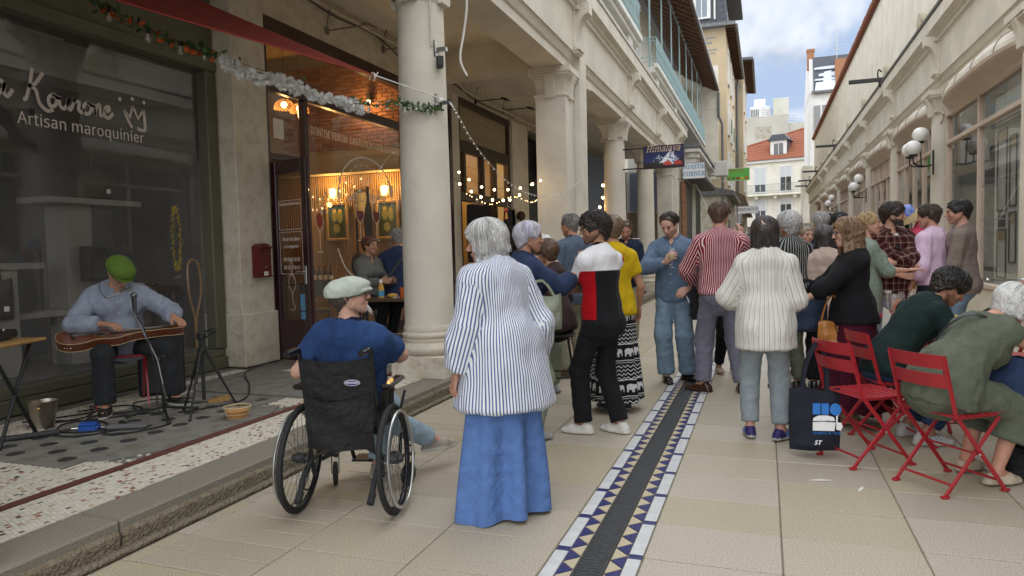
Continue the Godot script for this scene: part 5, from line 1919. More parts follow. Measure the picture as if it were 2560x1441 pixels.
func skirt_arrays(s: Dictionary,J: Dictionary,g: Dictionary) -> Array:
	# rings from the waist to the hem with folds that deepen downwards
	var k: float = J.k
	var m := MB.new()
	var P: Vector3 = J.P
	var top: float = g.get("top",.12) * k
	var y1: float = g.get("hem",.12)
	var r0: float = g.get("r0",.15)
	var r1: float = g.get("r1",.26)
	var nf: int = g.get("folds",9)
	var amp: float = g.get("amp",.025)
	var seg := 72
	var rows := 26
	var prev := PackedVector3Array()
	var grid := []
	for j in rows + 1:
		var f := float(j) / rows
		var ring := PackedVector3Array()
		var y := lerpf(P.y + top,y1,f)
		for a in seg + 1:
			var th := TAU * a / seg
			var hipb := sin(minf(f * 3.2,1.0) * PI / 2) * .3 + .7
			var r := lerpf(r0 + .035 * hipb,r1,pow(f,g.get("pow",1.2)))
			var w := sin(th * nf + 2.1 * sin(th * 2.0 + g.get("ph",.0))) * .6 + .4 * sin(th * (nf * 1.7) + 1.3)
			r += amp * w * smoothstep(.05,.9,f)
			var e := lerpf(.74,g.get("depth",.9),f)
			var p := V(sin(th) * r,y,cos(th) * r * e)
			var dx := v3(g.get("sway",[0,0,0])) * f * f
			ring.append(V(P.x,0,P.z) + p + dx + V(0,.012 * sin(th * nf * .5) * f,0))
		grid.append(ring)
	for j in rows:
		for a in seg:
			var q := [grid[j][a],grid[j][a + 1],grid[j + 1][a + 1],grid[j + 1][a]]
			var nn := []
			for c in [[j,a],[j,a + 1],[j + 1,a + 1],[j + 1,a]]:
				var du: Vector3 = grid[c[0]][(c[1] + 1) % seg] - grid[c[0]][(c[1] + seg - 1) % seg]
				var dv: Vector3 = grid[mini(c[0] + 1,rows)][c[1]] - grid[maxi(c[0] - 1,0)][c[1]]
				nn.append(dv.cross(du).normalized())
			var u0 := TAU * a / seg * .2
			var u1 := TAU * (a + 1) / seg * .2
			m.tri(q[0],q[1],q[2],nn[0],nn[1],nn[2],U(u0,-q[0].y),U(u1,-q[1].y),U(u1,-q[2].y))
			m.tri(q[0],q[2],q[3],nn[0],nn[2],nn[3],U(u0,-q[0].y),U(u1,-q[2].y),U(u0,-q[3].y))
	var A := Arr.new()
	A.v = m.v
	A.n = m.n
	A.t = m.t
	return A.arrays()

func shoe_arrays(J: Dictionary,n: String,k: float,g: Dictionary,near: float) -> Array:
	var An: Vector3 = J[n + "An"]
	var B: Basis = J[n + "Ft"]
	var fy: float = g.get("floor",.0)
	var hgt := .078 * k
	var o := An - B * V(0,hgt,0)
	var P := func(x: float,y: float,z: float) -> Vector3: return o + B * (V(x,y,z) * k)
	var lo := o - Vector3.ONE * .2
	var hi := o + Vector3.ONE * .24
	var F := Field.new(lo,hi,.009 * maxf(near * .8,.75))
	var up: Vector3 = B.y
	var wd: float = g.get("w",1.0)
	F.bone(P.call(0,.035,-.045),P.call(0,.03,.09),.038 * k * wd,.044 * k * wd,.02,0)
	F.bone(P.call(0,.026,.08),P.call(.004,.02,.155),.043 * k * wd,.031 * k * wd,.02,0,up,.75)
	if not g.get("sandal",false):
		F.bone(P.call(0,.04,-.03),P.call(0,g.get("collar",.085),-.018),.038 * k,.036 * k,.02,0,Vector3.ZERO,1.0,1)
		F.bone(P.call(0,.07,-.005),P.call(0,.035,.09),.033 * k,.026 * k,.02,0)
	# sole
	F.bone(P.call(0,.012,-.05),P.call(0,.012,.07),.042 * k * wd,.05 * k * wd,.01,1,up,.5)
	F.bone(P.call(0,.012,.07),P.call(.004,.012,.15),.05 * k * wd,.038 * k * wd,.01,1,up,.5)
	F.cut_plane(P.call(0,.0,0),-up)
	var r := F.nets()
	var cs := []
	var top: Color = g.get("c",Color(.02,.02,.02))
	var sole: Color = g.get("sole",top)
	var inv := B.inverse()
	var sh: float = g.get("sole_h",.022) * k
	for p in r[0]:
		var q: Vector3 = inv * (p - o)
		var c := sole if q.y < sh else top
		if g.has("stripe") and q.y >= sh and absf(q.x) > .025 * k and fposmod(q.z / k + q.y * .6 / k,.026) < .012 and q.z > .015 and q.z < .09: c = g.stripe
		if g.has("lace") and q.y > .045 * k and absf(q.x) < .017 * k and q.z > .02 and fposmod(q.z,.016) < .008: c = g.lace
		cs.append(c)
	var A := Arr.new()
	A.add(r,{},null,.0,Vector3.ONE,cs)
	return A.arrays()

func hair_arrays(s: Dictionary,J: Dictionary,g: Dictionary,seedn: int) -> Array:
	var H: Vector3 = J.H
	var B: Basis = J.Bh
	var k: float = J.k
	var R := RandomNumberGenerator.new()
	R.seed = 77 + seedn
	var c0: Color = g.get("c",Color(.05,.03,.02))
	var c1: Color = g.get("c2",c0 * 1.7)
	var lift: float = g.get("lift",.012)
	var L: float = g.get("len",.0)
	var curl: float = g.get("curl",.0)
	var P := func(x: float,y: float,z: float) -> Vector3: return H + B * (V(x,y,z) * k)
	# base cap
	var F := Field.new(H - V(.15,.16 + L,.15) * k,H + Vector3.ONE * .15 * k,.0085 * maxf(s.get("res",1.0),1.0))
	var rr := .077 + lift
	F.bone(P.call(0,.034,-.036),P.call(0,.042,.008),rr * k,(rr - .001) * k,.02)
	F.bone(P.call(0,.02,-.045),P.call(0,-.035,-.045),(rr - .006) * k,(rr - .025) * k,.03)
	var front: float = g.get("front",.055)
	if L > .03:
		for a in 9:
			var ph := lerpf(g.get("open",.75),TAU - g.get("open",.75),a / 8.0)
			var d := V(sin(ph),0,cos(ph))
			var top := V(d.x * .074,.02,d.z * .082 - .012)
			var bot := V(d.x * g.get("wide",.082),-.04 - L,d.z * g.get("wide",.082) - .018)
			F.bone(P.call(top.x,top.y,top.z),H + B * (V(top.x,0,top.z) * k) + (B * V(bot.x - top.x,0,bot.z - top.z) + V(0,bot.y,0).lerp(B * V(0,bot.y,0),.4)) * k,.026 * k,.02 * k,.03)
	# face opening
	F.bone(P.call(0,-.01 - (.055 - front),.085),P.call(0,-.12,.1),g.get("face",.066) * k,.075 * k,.015,0,Vector3.ZERO,1.0,0,true)
	F.bone(P.call(0,front - .06,.12),P.call(0,front - .07,.06),.055 * k,.05 * k,.012,0,Vector3.ZERO,1.0,0,true)
	if L <= .03:
		F.bone(P.call(-.1,-.075 - L,-.02),P.call(.1,-.075 - L,-.02),.05 * k,.05 * k,.01,0,Vector3.ZERO,1.0,0,true)
		for sg in [-1.0,1.0]: F.bone(P.call(.085 * sg,-.03,.01),P.call(.085 * sg,-.06,.03),.035 * k,.05 * k,.008,0,Vector3.ZERO,1.0,0,true)
	if g.has("bun"):
		F.ball(P.call(0,g.bun[0],g.bun[1]),g.bun[2] * k,.012)
	if g.has("tail"):
		F.bone(P.call(0,.03,-.1),P.call(0,-.06,-.13),.026 * k,.018 * k,.02)
	var A := Arr.new()
	var r := F.nets()
	var cs := []
	for p in r[0]:
		var q = B.inverse() * (p - H)
		var n := cloth_noise.get_noise_3d(atan2(q.x,q.z) * 60.0,q.y * 20.0,3.0) if curl < .5 else cloth_noise.get_noise_3d(p.x * 120,p.y * 120,p.z * 120)
		cs.append((c0 * .8).lerp(c1,clampf(.35 + n * .8,0,1)))
	A.add(r,{},cloth_noise,g.get("bump",.004),V(60,14,60) if curl < .5 else V(45,45,45),cs)
	# locks
	var N: int = int(g.get("n",260))
	var m := MB.new()
	m.tinted = true
	var Rx := .084 + lift
	for q in N:
		var ph := R.randf_range(0,TAU)
		var thf: float = g.get("part",.12) * R.randf_range(.3,2.5)
		var fr := cos(ph) # 1 at the face
		var end: float = lerpf(1.95,1.6,clampf(fr,0,1))
		if L > .03: end = 1.65
		var lim: float = g.get("fringe",.95)
		if fr > .35: end = lerpf(end,lim,clampf((fr - .35) / .3,0,1))
		if fr > .1 and L <= .03: end = minf(end,lerpf(1.45,lim,clampf(fr,0,1)))
		var hang := L * R.randf_range(.75,1.05) if (L > .03 and fr < cos(g.get("open",.75))) else .0
		var pts := []
		var rad := []
		var st := 7
		var jit := R.randf_range(-.004,.007)
		var ts := R.randf() * .75 if g.get("short",false) else .0
		var te := minf(1.0,ts + .3) if g.get("short",false) else 1.0
		var w = R.randf_range(.003,.0062) * g.get("lock",1.0)
		for j in st:
			var f := lerpf(ts,te,float(j) / (st - 1))
			var th := lerpf(thf,end,f)
			var bulge: float = (.008 * sin(float(j) / (st - 1) * PI) if g.get("short",false) else .0)
			var p := V(sin(th) * sin(ph) * (Rx + jit + bulge),.036 + cos(th) * (.08 + lift + jit + bulge),-.014 + sin(th) * cos(ph) * (.1 + lift + jit + bulge))
			if curl > .0: p += V(R.randf_range(-1,1),R.randf_range(-1,1),R.randf_range(-1,1)) * .006 * curl
			pts.append(H + B * (p * k))
			rad.append(w * k * (1.0 - .6 * absf(2.0 * j / (st - 1) - .9)))
		if hang > .0:
			var e0: Vector3 = pts[-1]
			var dn := (Vector3.DOWN * .6 - B.y * .4).normalized()
			var outw := B * V(sin(ph),0,cos(ph))
			var st2 := 5 if curl < .3 else 8
			for j in st2:
				var f := float(j + 1) / st2
				var p: Vector3 = e0 + dn * (hang + .03) * f * k + outw * (g.get("kick",.0) * f * f - .012 * f) * k
				if curl > .0: p += (outw * sin(f * 14.0 + ph * 5.0) + outw.cross(dn) * cos(f * 14.0 + ph * 5.0)) * .013 * curl * k
				pts.append(p)
				rad.append(w * k * (1.0 - .65 * f))
		m.col = c0.lerp(c1,R.randf())
		if g.has("c3") and R.randf() < .25: m.col = g.c3
		m.tube(pts,rad,4,false)
	A.v.append_array(m.v)
	A.n.append_array(m.n)
	A.c.append_array(m.c)
	return A.arrays()

func beard_arrays(s: Dictionary,J: Dictionary,g: Dictionary,seedn: int) -> Array:
	var H: Vector3 = J.H
	var B: Basis = J.Bh
	var k: float = J.k
	var R := RandomNumberGenerator.new()
	R.seed = 5 + seedn
	var m := MB.new()
	m.tinted = true
	var full: bool = g.get("full",true)
	for q in int(g.get("n",160)):
		var a := R.randf_range(-1.0,1.0)
		var x := .062 * sin(a * 1.45) if full else .017 * a
		var z := .008 + .082 * cos(a * 1.45) if full else .088
		var y := R.randf_range(-.095,-.045 + .02 * absf(a)) if full else R.randf_range(-.1,-.07)
		if full and absf(a) < .3 and y > -.066 and y < -.047: continue
		z -= .25 * maxf(.0,-.08 - y)
		var p := H + B * (V(x,y,z) * k)
		var d := B * V(x * 4.0,-.8,.5).normalized()
		var l: float = g.get("len",.018) * R.randf_range(.7,1.2) * k
		m.col = (g.c as Color).lerp(g.get("c2",g.c),R.randf())
		m.tube([p - d * .004,p + d * l * .5,p + d * l + B * V(0,-.004,0)],[.0035 * k,.003 * k,.001 * k],4,false)
	var A := Arr.new()
	A.v = m.v
	A.n = m.n
	A.c = m.c
	return A.arrays()

func arrays_mesh(a: Array) -> ArrayMesh:
	var m := ArrayMesh.new()
	m.add_surface_from_arrays(Mesh.PRIMITIVE_TRIANGLES,a)
	return m

func make_people() -> void:
	cloth_noise = FastNoiseLite.new()
	cloth_noise.seed = 4
	cloth_noise.frequency = 1.0
	cloth_noise.fractal_type = FastNoiseLite.FRACTAL_RIDGED
	cloth_noise.fractal_octaves = 2
	built.resize(specs.size())
	var id := WorkerThreadPool.add_group_task(build_person,specs.size(),-1,true)
	WorkerThreadPool.wait_for_group_task_completion(id)
	for i in specs.size():
		var s: Dictionary = specs[i]
		var o := thing("person",s.label,"person",v3(s.at),deg_to_rad(s.get("yaw",.0)),s.get("group",""))
		var r: Dictionary = built[i]
		s.node = o
		put("body",arrays_mesh(r.body),M.skin,o)
		for p in [["top",s.get("top_name","shirt")],["over",s.get("over_name","jacket")],["pants","trousers"],["skirt","skirt"]]:
			if r.has(p[0]): put(p[1],arrays_mesh(r[p[0]]),M[s[p[0]].m],o)
		for n in ["l","r"]:
			if r.has("shoe_" + n): put(s.shoes.get("name","shoe"),arrays_mesh(r["shoe_" + n]),M[s.shoes.get("m","shoe")],o)
		if r.has("hair"): put("hair",arrays_mesh(r.hair),M.hair,o)
		if r.has("beard"): put("beard",arrays_mesh(r.beard),M.hair,o)
		extras(o,s,r.J)

# ---------- cloth materials and what people wear on top ----------
func stripes(cols: Array, widths: Array, size := 64) -> ImageTexture: # stripes across u, one repeat
	var tot := .0
	for w in widths: tot += w
	var im := Image.create(size,4,false,Image.FORMAT_RGB8)
	for x in size:
		var p := (x + .5) / size * tot
		var k := 0
		while k < widths.size() - 1 and p > widths[k]:
			p -= widths[k]
			k += 1
		for y in 4: im.set_pixel(x,y,cols[k])
	return ImageTexture.create_from_image(im)
func cloth(key: String,c: Color,opt := {}) -> StandardMaterial3D:
	var m := mat(key,c,opt.get("rough",.9),0,{"rim": opt.get("rim",.1)})
	m.metallic_specular = .3
	if opt.has("tex"):
		m.albedo_texture = opt.tex
		m.uv1_scale = V(1.0 / opt.get("u",.1),1.0 / opt.get("v",.1),1)
	else:
		m.albedo_texture = T.cloth
		m.uv1_scale = V(4,4,4)
	m.heightmap_enabled = true
	m.heightmap_texture = T.creases
	m.heightmap_scale = .28 * opt.get("depth",1.2)
	if not opt.has("tex"):
		m.uv1_triplanar = true
		m.uv1_scale = Vector3.ONE * 2.2
	else: m.heightmap_enabled = false
	return m
func make_cloth() -> void:
	T.cloth = noise_tex(.02,grey(.86),grey(1.0),256,4,FastNoiseLite.TYPE_SIMPLEX,50)
	T.creases = noise_tex(.014,grey(0),grey(1),512,3,FastNoiseLite.TYPE_SIMPLEX_SMOOTH,51)
	var sk := mat("skin",Color.WHITE,.55,0,{"tint": true,"spec": .4})
	sk.subsurf_scatter_enabled = true
	sk.subsurf_scatter_strength = .12
	var hr := mat("hair",Color.WHITE,.45,0,{"tint": true,"spec": .5})
	mat("shoe",Color.WHITE,.6,0,{"tint": true})
	mat("shoe_gloss",Color.WHITE,.18,0,{"tint": true})
	cloth("c_blue_stripe",Color.WHITE,{"tex": stripes([lin(.72,.73,.74),lin(.1,.14,.3)],[.58,.42]),"u": .0105,"v": 1.0})
	cloth("c_red_stripe",Color.WHITE,{"tex": stripes([lin(.24,.012,.035),lin(.68,.6,.6)],[.7,.3]),"u": .019,"v": 1.0})
	cloth("c_white_stripe",Color.WHITE,{"tex": stripes([lin(.68,.67,.63),lin(.42,.38,.33),lin(.68,.67,.63),lin(.5,.46,.4)],[1.0,.35,.5,.2]),"u": .03,"v": 1.0})
	cloth("c_bw_stripe",Color.WHITE,{"tex": stripes([lin(.02,.02,.02),lin(.35,.36,.35)],[.7,.3]),"u": .03,"v": 1.0})
	cloth("c_skyblue",lin(.12,.22,.5),{"depth": 2.5})
	cloth("c_denim",lin(.2,.29,.38),{"depth": 1.8})
	cloth("c_denim_pale",lin(.33,.43,.5),{"depth": 1.8})
	cloth("c_denim_grey",lin(.3,.34,.36),{"depth": 1.8})
	cloth("c_denim_dark",lin(.03,.05,.11),{"depth": 1.5})
	cloth("c_chambray",lin(.13,.19,.28),{"depth": 1.5})
	cloth("c_lilac",lin(.3,.34,.46),{"depth": 2.5})
	cloth("c_blue",lin(.026,.062,.17),{"depth": 2.0})
	cloth("c_navy",lin(.015,.022,.045))
	cloth("c_navy_blue",lin(.03,.045,.1))
	cloth("c_black",lin(.012,.012,.014))
	cloth("c_black_jeans",lin(.014,.014,.016),{"depth": 1.8})
	cloth("c_charcoal",lin(.03,.032,.036),{"depth": 1.6})
	cloth("c_brown",lin(.055,.035,.035))
	cloth("c_yellow",lin(.62,.42,.01))
	cloth("c_sage",lin(.125,.14,.1),{"depth": 2.2})
	cloth("c_sage_pale",lin(.3,.33,.25))
	cloth("c_green_dark",lin(.012,.026,.024))
	cloth("c_pink_beige",lin(.56,.43,.36),{"depth": 2.0})
	cloth("c_maroon",lin(.06,.006,.018))
	cloth("c_grey_blue",lin(.11,.15,.21))
	cloth("c_grey_slacks",lin(.2,.2,.26),{"depth": 1.6})
	cloth("c_chino",lin(.34,.33,.24))
	cloth("c_taupe",lin(.24,.19,.165))
	cloth("c_white",lin(.68,.68,.68))
	cloth("c_grey_jacket",lin(.14,.14,.13))
	cloth("c_cap_green",lin(.12,.2,.035),{"depth": 1.0})
	cloth("c_cap_pale",lin(.5,.54,.47),{"depth": 1.0})
	cloth("c_musician",lin(.32,.36,.45),{"depth": 2.0})
	# colour blocks: white yoke, red side panels, black below; u runs round the body, v down from the hips
	cloth("c_polo",Color.WHITE,{"u": 1.0367 * 1.72 / 1.75,"v": 1.6,"tex": image_tex(256,256,func(x,y):
		var a: float = fposmod(x / 256.0, 1.0) # share of the way round; 0 at the back
		var up: float = fposmod(-(y + .5) / 256.0,1.0) * 1.6
		var side: float = absf(a - 0.5) # 0.5 at the back, 0 in front
		if up > 0.9 and up < 1.4: # sleeves, shoulder at 1.3
			if up < 1.13: return Color(.1,.1,.11)
			return Color(.62,.04,.08) if fposmod(a * 3.0,1.0) > .62 else Color(.86,.86,.87)
		if up > .37 and up < .9: return Color(.86,.86,.87)
		if side > .19 and side < .33 and up < .9: return Color(.62,.04,.08)
		return Color(.1,.1,.11))})
	# plaid, florals, prints
	cloth("c_plaid",Color.WHITE,{"u": .075,"v": .075,"tex": image_tex(64,64,func(x,y):
		var a := absf(sin(x / 64.0 * PI)) ** 3.0
		var b := absf(sin(y / 64.0 * PI)) ** 3.0
		var c := Color(.3,.2,.19).lerp(Color(.24,.04,.05),a * .75).lerp(Color(.16,.03,.04),b * .6)
		if absi(x - 4) < 3 or absi(y - 4) < 3: c = c.lerp(Color(.66,.56,.5),.7)
		if absi(x - 34) < 1 or absi(y - 34) < 1: c = c.lerp(Color(.1,.02,.03),.6)
		return c.linear_to_srgb() if false else c)})
	var fn := FastNoiseLite.new()
	fn.noise_type = FastNoiseLite.TYPE_CELLULAR
	fn.frequency = .09
	fn.seed = 9
	var spots := func(base: Color,a: Color,b2: Color,th: float,f2: float) -> ImageTexture:
		return image_tex(128,128,func(x,y):
			var v := fn.get_noise_2d(x * f2,y * f2)
			var w := fn.get_noise_2d(x * f2 * 2.0 + 300,y * f2 * 2.0)
			return a if v > th else (b2 if w > th + .15 else base))
	cloth("c_pink_floral",Color.WHITE,{"u": .14,"v": .14,"tex": spots.call(Color(.82,.72,.8),Color(.66,.42,.52),Color(.72,.5,.62),-.35,1.4)})
	cloth("c_green_print",Color.WHITE,{"u": .2,"v": .2,"tex": spots.call(Color(.5,.55,.5),Color(.28,.34,.3),Color(.75,.77,.72),-.4,1.0)})
	cloth("c_floral_multi",Color.WHITE,{"u": .16,"v": .16,"tex": spots.call(Color(.75,.72,.62),Color(.4,.5,.35),Color(.75,.5,.2),-.4,1.0)})
	# bands of small white beasts and zigzags on black
	cloth("c_elephant",Color.WHITE,{"u": .32,"v": .62,"tex": image_tex(128,256,func(x,y):
		var bk := grey(.09)
		var wh := grey(.8)
		var yy: int = y % 128
		if yy < 4 or (yy > 58 and yy < 62) or (yy > 66 and yy < 69): return wh
		if yy >= 8 and yy < 54:
			var ux: float = (x % 43) / 43.0 - .5
			var uy: float = (yy - 30) / 46.0
			var body := U(ux / .3,(uy + .05) / .24).length() < 1.0
			var head := U((ux - .28) / .13,(uy + .1) / .17).length() < 1.0
			var trunk := absf(ux - .4) < .04 and uy > -.1 and uy < .3
			var legs := (absf(ux + .2) < .07 or absf(ux - .12) < .07) and uy > .0 and uy < .36
			return wh if body or head or trunk or legs else bk
		if yy >= 72: return wh if (absi((x % 16) - 8) + yy) % 14 < 4 else bk
		return bk)})

func ring_pts(ctr: Vector3,B: Basis,rx: float,rz: float,n: int,a0 := .0,a1 := TAU) -> Array:
	var o := []
	for i in n + 1:
		var a := lerpf(a0,a1,float(i) / n)
		o.append(ctr + B * V(sin(a) * rx,0,cos(a) * rz))
	return o

func collar(o: Node3D,J: Dictionary,m: Material,h := .035,stand := true) -> void:
	# a folded shirt collar: a band round the neck that turns down
	var k: float = J.k
	var B: Basis = J.Bt
	var q := mb()
	var n := 28
	var c: Vector3 = J.N + B * V(0,.012,.004) * k
	var tilt := Basis(Vector3.RIGHT,.38)
	for i in n:
		var a0 := lerpf(.3,TAU - .3,float(i) / n)
		var a1 := lerpf(.3,TAU - .3,float(i + 1) / n)
		var pr := [[.066,-.012],[.064,h],[.07,h + .004],[.084,h * .2],[.088,-.012]]
		for j in pr.size() - 1:
			var p := []
			for e in [[a0,j],[a1,j],[a1,j + 1],[a0,j + 1]]:
				var r: float = pr[e[1]][0] + (.012 if (e[1] >= 3 and (e[0] < .7 or e[0] > TAU - .7)) else .0)
				p.append(c + B * (tilt * V(sin(e[0]) * r,pr[e[1]][1] - (.02 if (e[1] >= 3 and (e[0] < .6 or e[0] > TAU - .6)) else .0),cos(e[0]) * r * .95)) * k)
			q.quad(p[0],p[1],p[2],p[3],B * V(sin(a0),.2,cos(a0)))
	put("collar",q,m,o)

func glasses(o: Node3D,J: Dictionary,m: Material,up := .0,dark := false) -> void:
	var k: float = J.k
	var B: Basis = J.Bh * Basis(Vector3.RIGHT,-.9 * up)
	var c: Vector3 = J.H + J.Bh * V(0,.09 * up,-.02 * up) * k
	var q := mb()
	for sg in [-1.0,1.0]:
		var pts := []
		for i in 13:
			var a := TAU * i / 12
			pts.append(c + B * (V(.032 * sg + .023 * cos(a),.006 + .018 * sin(a),.101)) * k)
		q.tube(pts,.0022 * k,5,false)
		q.tube([c + B * V(.055 * sg,.01,.1) * k,c + B * V(.08 * sg,.012,.075) * k,c + B * V(.084 * sg,.01,-.012) * k,c + B * V(.082 * sg,-.01,-.03) * k],.0024 * k,5)
	q.tube([c + B * V(-.01,.01,.104) * k,c + B * V(.01,.01,.104) * k],.0022 * k,5)
	var gl := put("glasses",q,m,o)
	var ln := mb()
	for sg in [-1.0,1.0]:
		var pl := PackedVector2Array()
		for i in 12: pl.append(U(.022 * cos(TAU * i / 12),.017 * sin(TAU * i / 12)))
		ln.prism(pl,-.0006,.0006,Transform3D(B.scaled(Vector3.ONE * k),c + B * V(.032 * sg,.006,.101) * k))
	put("lens",ln,M.smoky if dark else M.clear,gl)

func strap(o: Node3D,pts: Array,w: float,m: Material,called := "strap",nrm := Vector3.ZERO) -> void:
	var p := spl(pts,6)
	var q := mb()
	var ctr := Vector3.ZERO
	for e in p: ctr += e
	ctr /= p.size()
	for i in p.size() - 1:
		var mid: Vector3 = (p[i] + p[i + 1]) * .5
		var up: Vector3 = nrm if nrm != Vector3.ZERO else (mid - V(ctr.x,mid.y,ctr.z))
		q.bar(p[i],p[i + 1] + (p[i + 1] - p[i]) * .08,w,.004,up)
	put(called,q,m,o)

func flat_cap(o: Node3D,J: Dictionary,m: Material,newsboy := false) -> void:
	var k: float = J.k
	var F := Field.new(J.H - Vector3.ONE * .2,J.H + Vector3.ONE * .2,.007)
	var B: Basis = J.Bh
	var P := func(x: float,y: float,z: float) -> Vector3: return J.H + B * (V(x,y,z) * k)
	if newsboy:
		F.bone(P.call(0,.06,-.035),P.call(0,.062,.035),.105 * k,.1 * k,.03,0,B.y,.62)
		F.bone(P.call(0,.04,-.04),P.call(0,.045,.01),.093 * k,.092 * k,.02)
	else:
		F.bone(P.call(0,.05,-.05),P.call(0,.05,.03),.094 * k,.09 * k,.03,0,B.y,.72)
		F.bone(P.call(0,.03,-.05),P.call(0,.035,.01),.092 * k,.09 * k,.02)
		F.bone(P.call(0,.075,.02),P.call(0,.06,.105),.055 * k,.03 * k,.04,0,B.y,.55)
	F.cut_plane(P.call(0,.018,0),-(B * V(0,1,.12)).normalized())
	# peak
	F.bone(P.call(-.045,.03,.09),P.call(.045,.03,.09),.03 * k,.03 * k,.02,0,B.y,.25)
	F.bone(P.call(-.02,.022,.118),P.call(.02,.022,.118),.026 * k,.026 * k,.02,0,B.y,.25)
	var A := Arr.new()
	A.add(F.nets(),{},cloth_noise,.003,V(14,14,14))
	var c := put("cap",arrays_mesh(A.arrays()),m,o)
	var sm := mb()
	for q in 8 if newsboy else 0:
		var ph = TAU * q / 8.0 if newsboy else [-.6,.0,.6][q] + PI
		var pts := []
		for j in 8:
			var th := .08 + 1.25 * j / 7.0
			pts.append(P.call(sin(th) * sin(ph) * .103,.05 + cos(th) * .071 * (.98 if newsboy else 1.02),-.008 + sin(th) * cos(ph) * .138))
		sm.tube(pts,.0018,4,false)
	if newsboy: put("seam",sm,m,c)
	put("button",mb().ball(P.call(0,.122,-.005),V(.012,.006,.012) * k,10,6,B),m,c)

func extras(o: Node3D,s: Dictionary,J: Dictionary) -> void:
	var k: float = J.k
	if s.has("collar"): collar(o,J,M[s.collar],s.get("collar_h",.035))
	if s.has("glasses"): glasses(o,J,M[s.glasses],s.get("gup",.0),s.get("gdark",false))
	if s.has("cap"): flat_cap(o,J,M[s.cap],s.get("newsboy",false))
	if s.get("belt",false):
		var q := mb()
		var r = (.155 * s.get("b",1.0) + .012) * k
		var pts := ring_pts(J.P + J.Bp * V(0,.085,0) * k,J.Bp,r,r * .74,40)
		for i in 40: q.bar(pts[i],pts[i + 1],.034,.005,pts[i] - J.P)
		put("belt",q,M.leather,o)
	if s.has("buttons"):
		for i in 6:
			var f := i / 5.0
			var c: Vector3 = (J.N as Vector3).lerp(J.P,.12 + .85 * f) + (J.Bt as Basis).z * (.135 + .01 * sin(f * PI)) * k * s.get("b",1.0)
			put("button",mb().ball(c,V(.006,.006,.003),8,6,J.Bt),M[s.buttons],o)

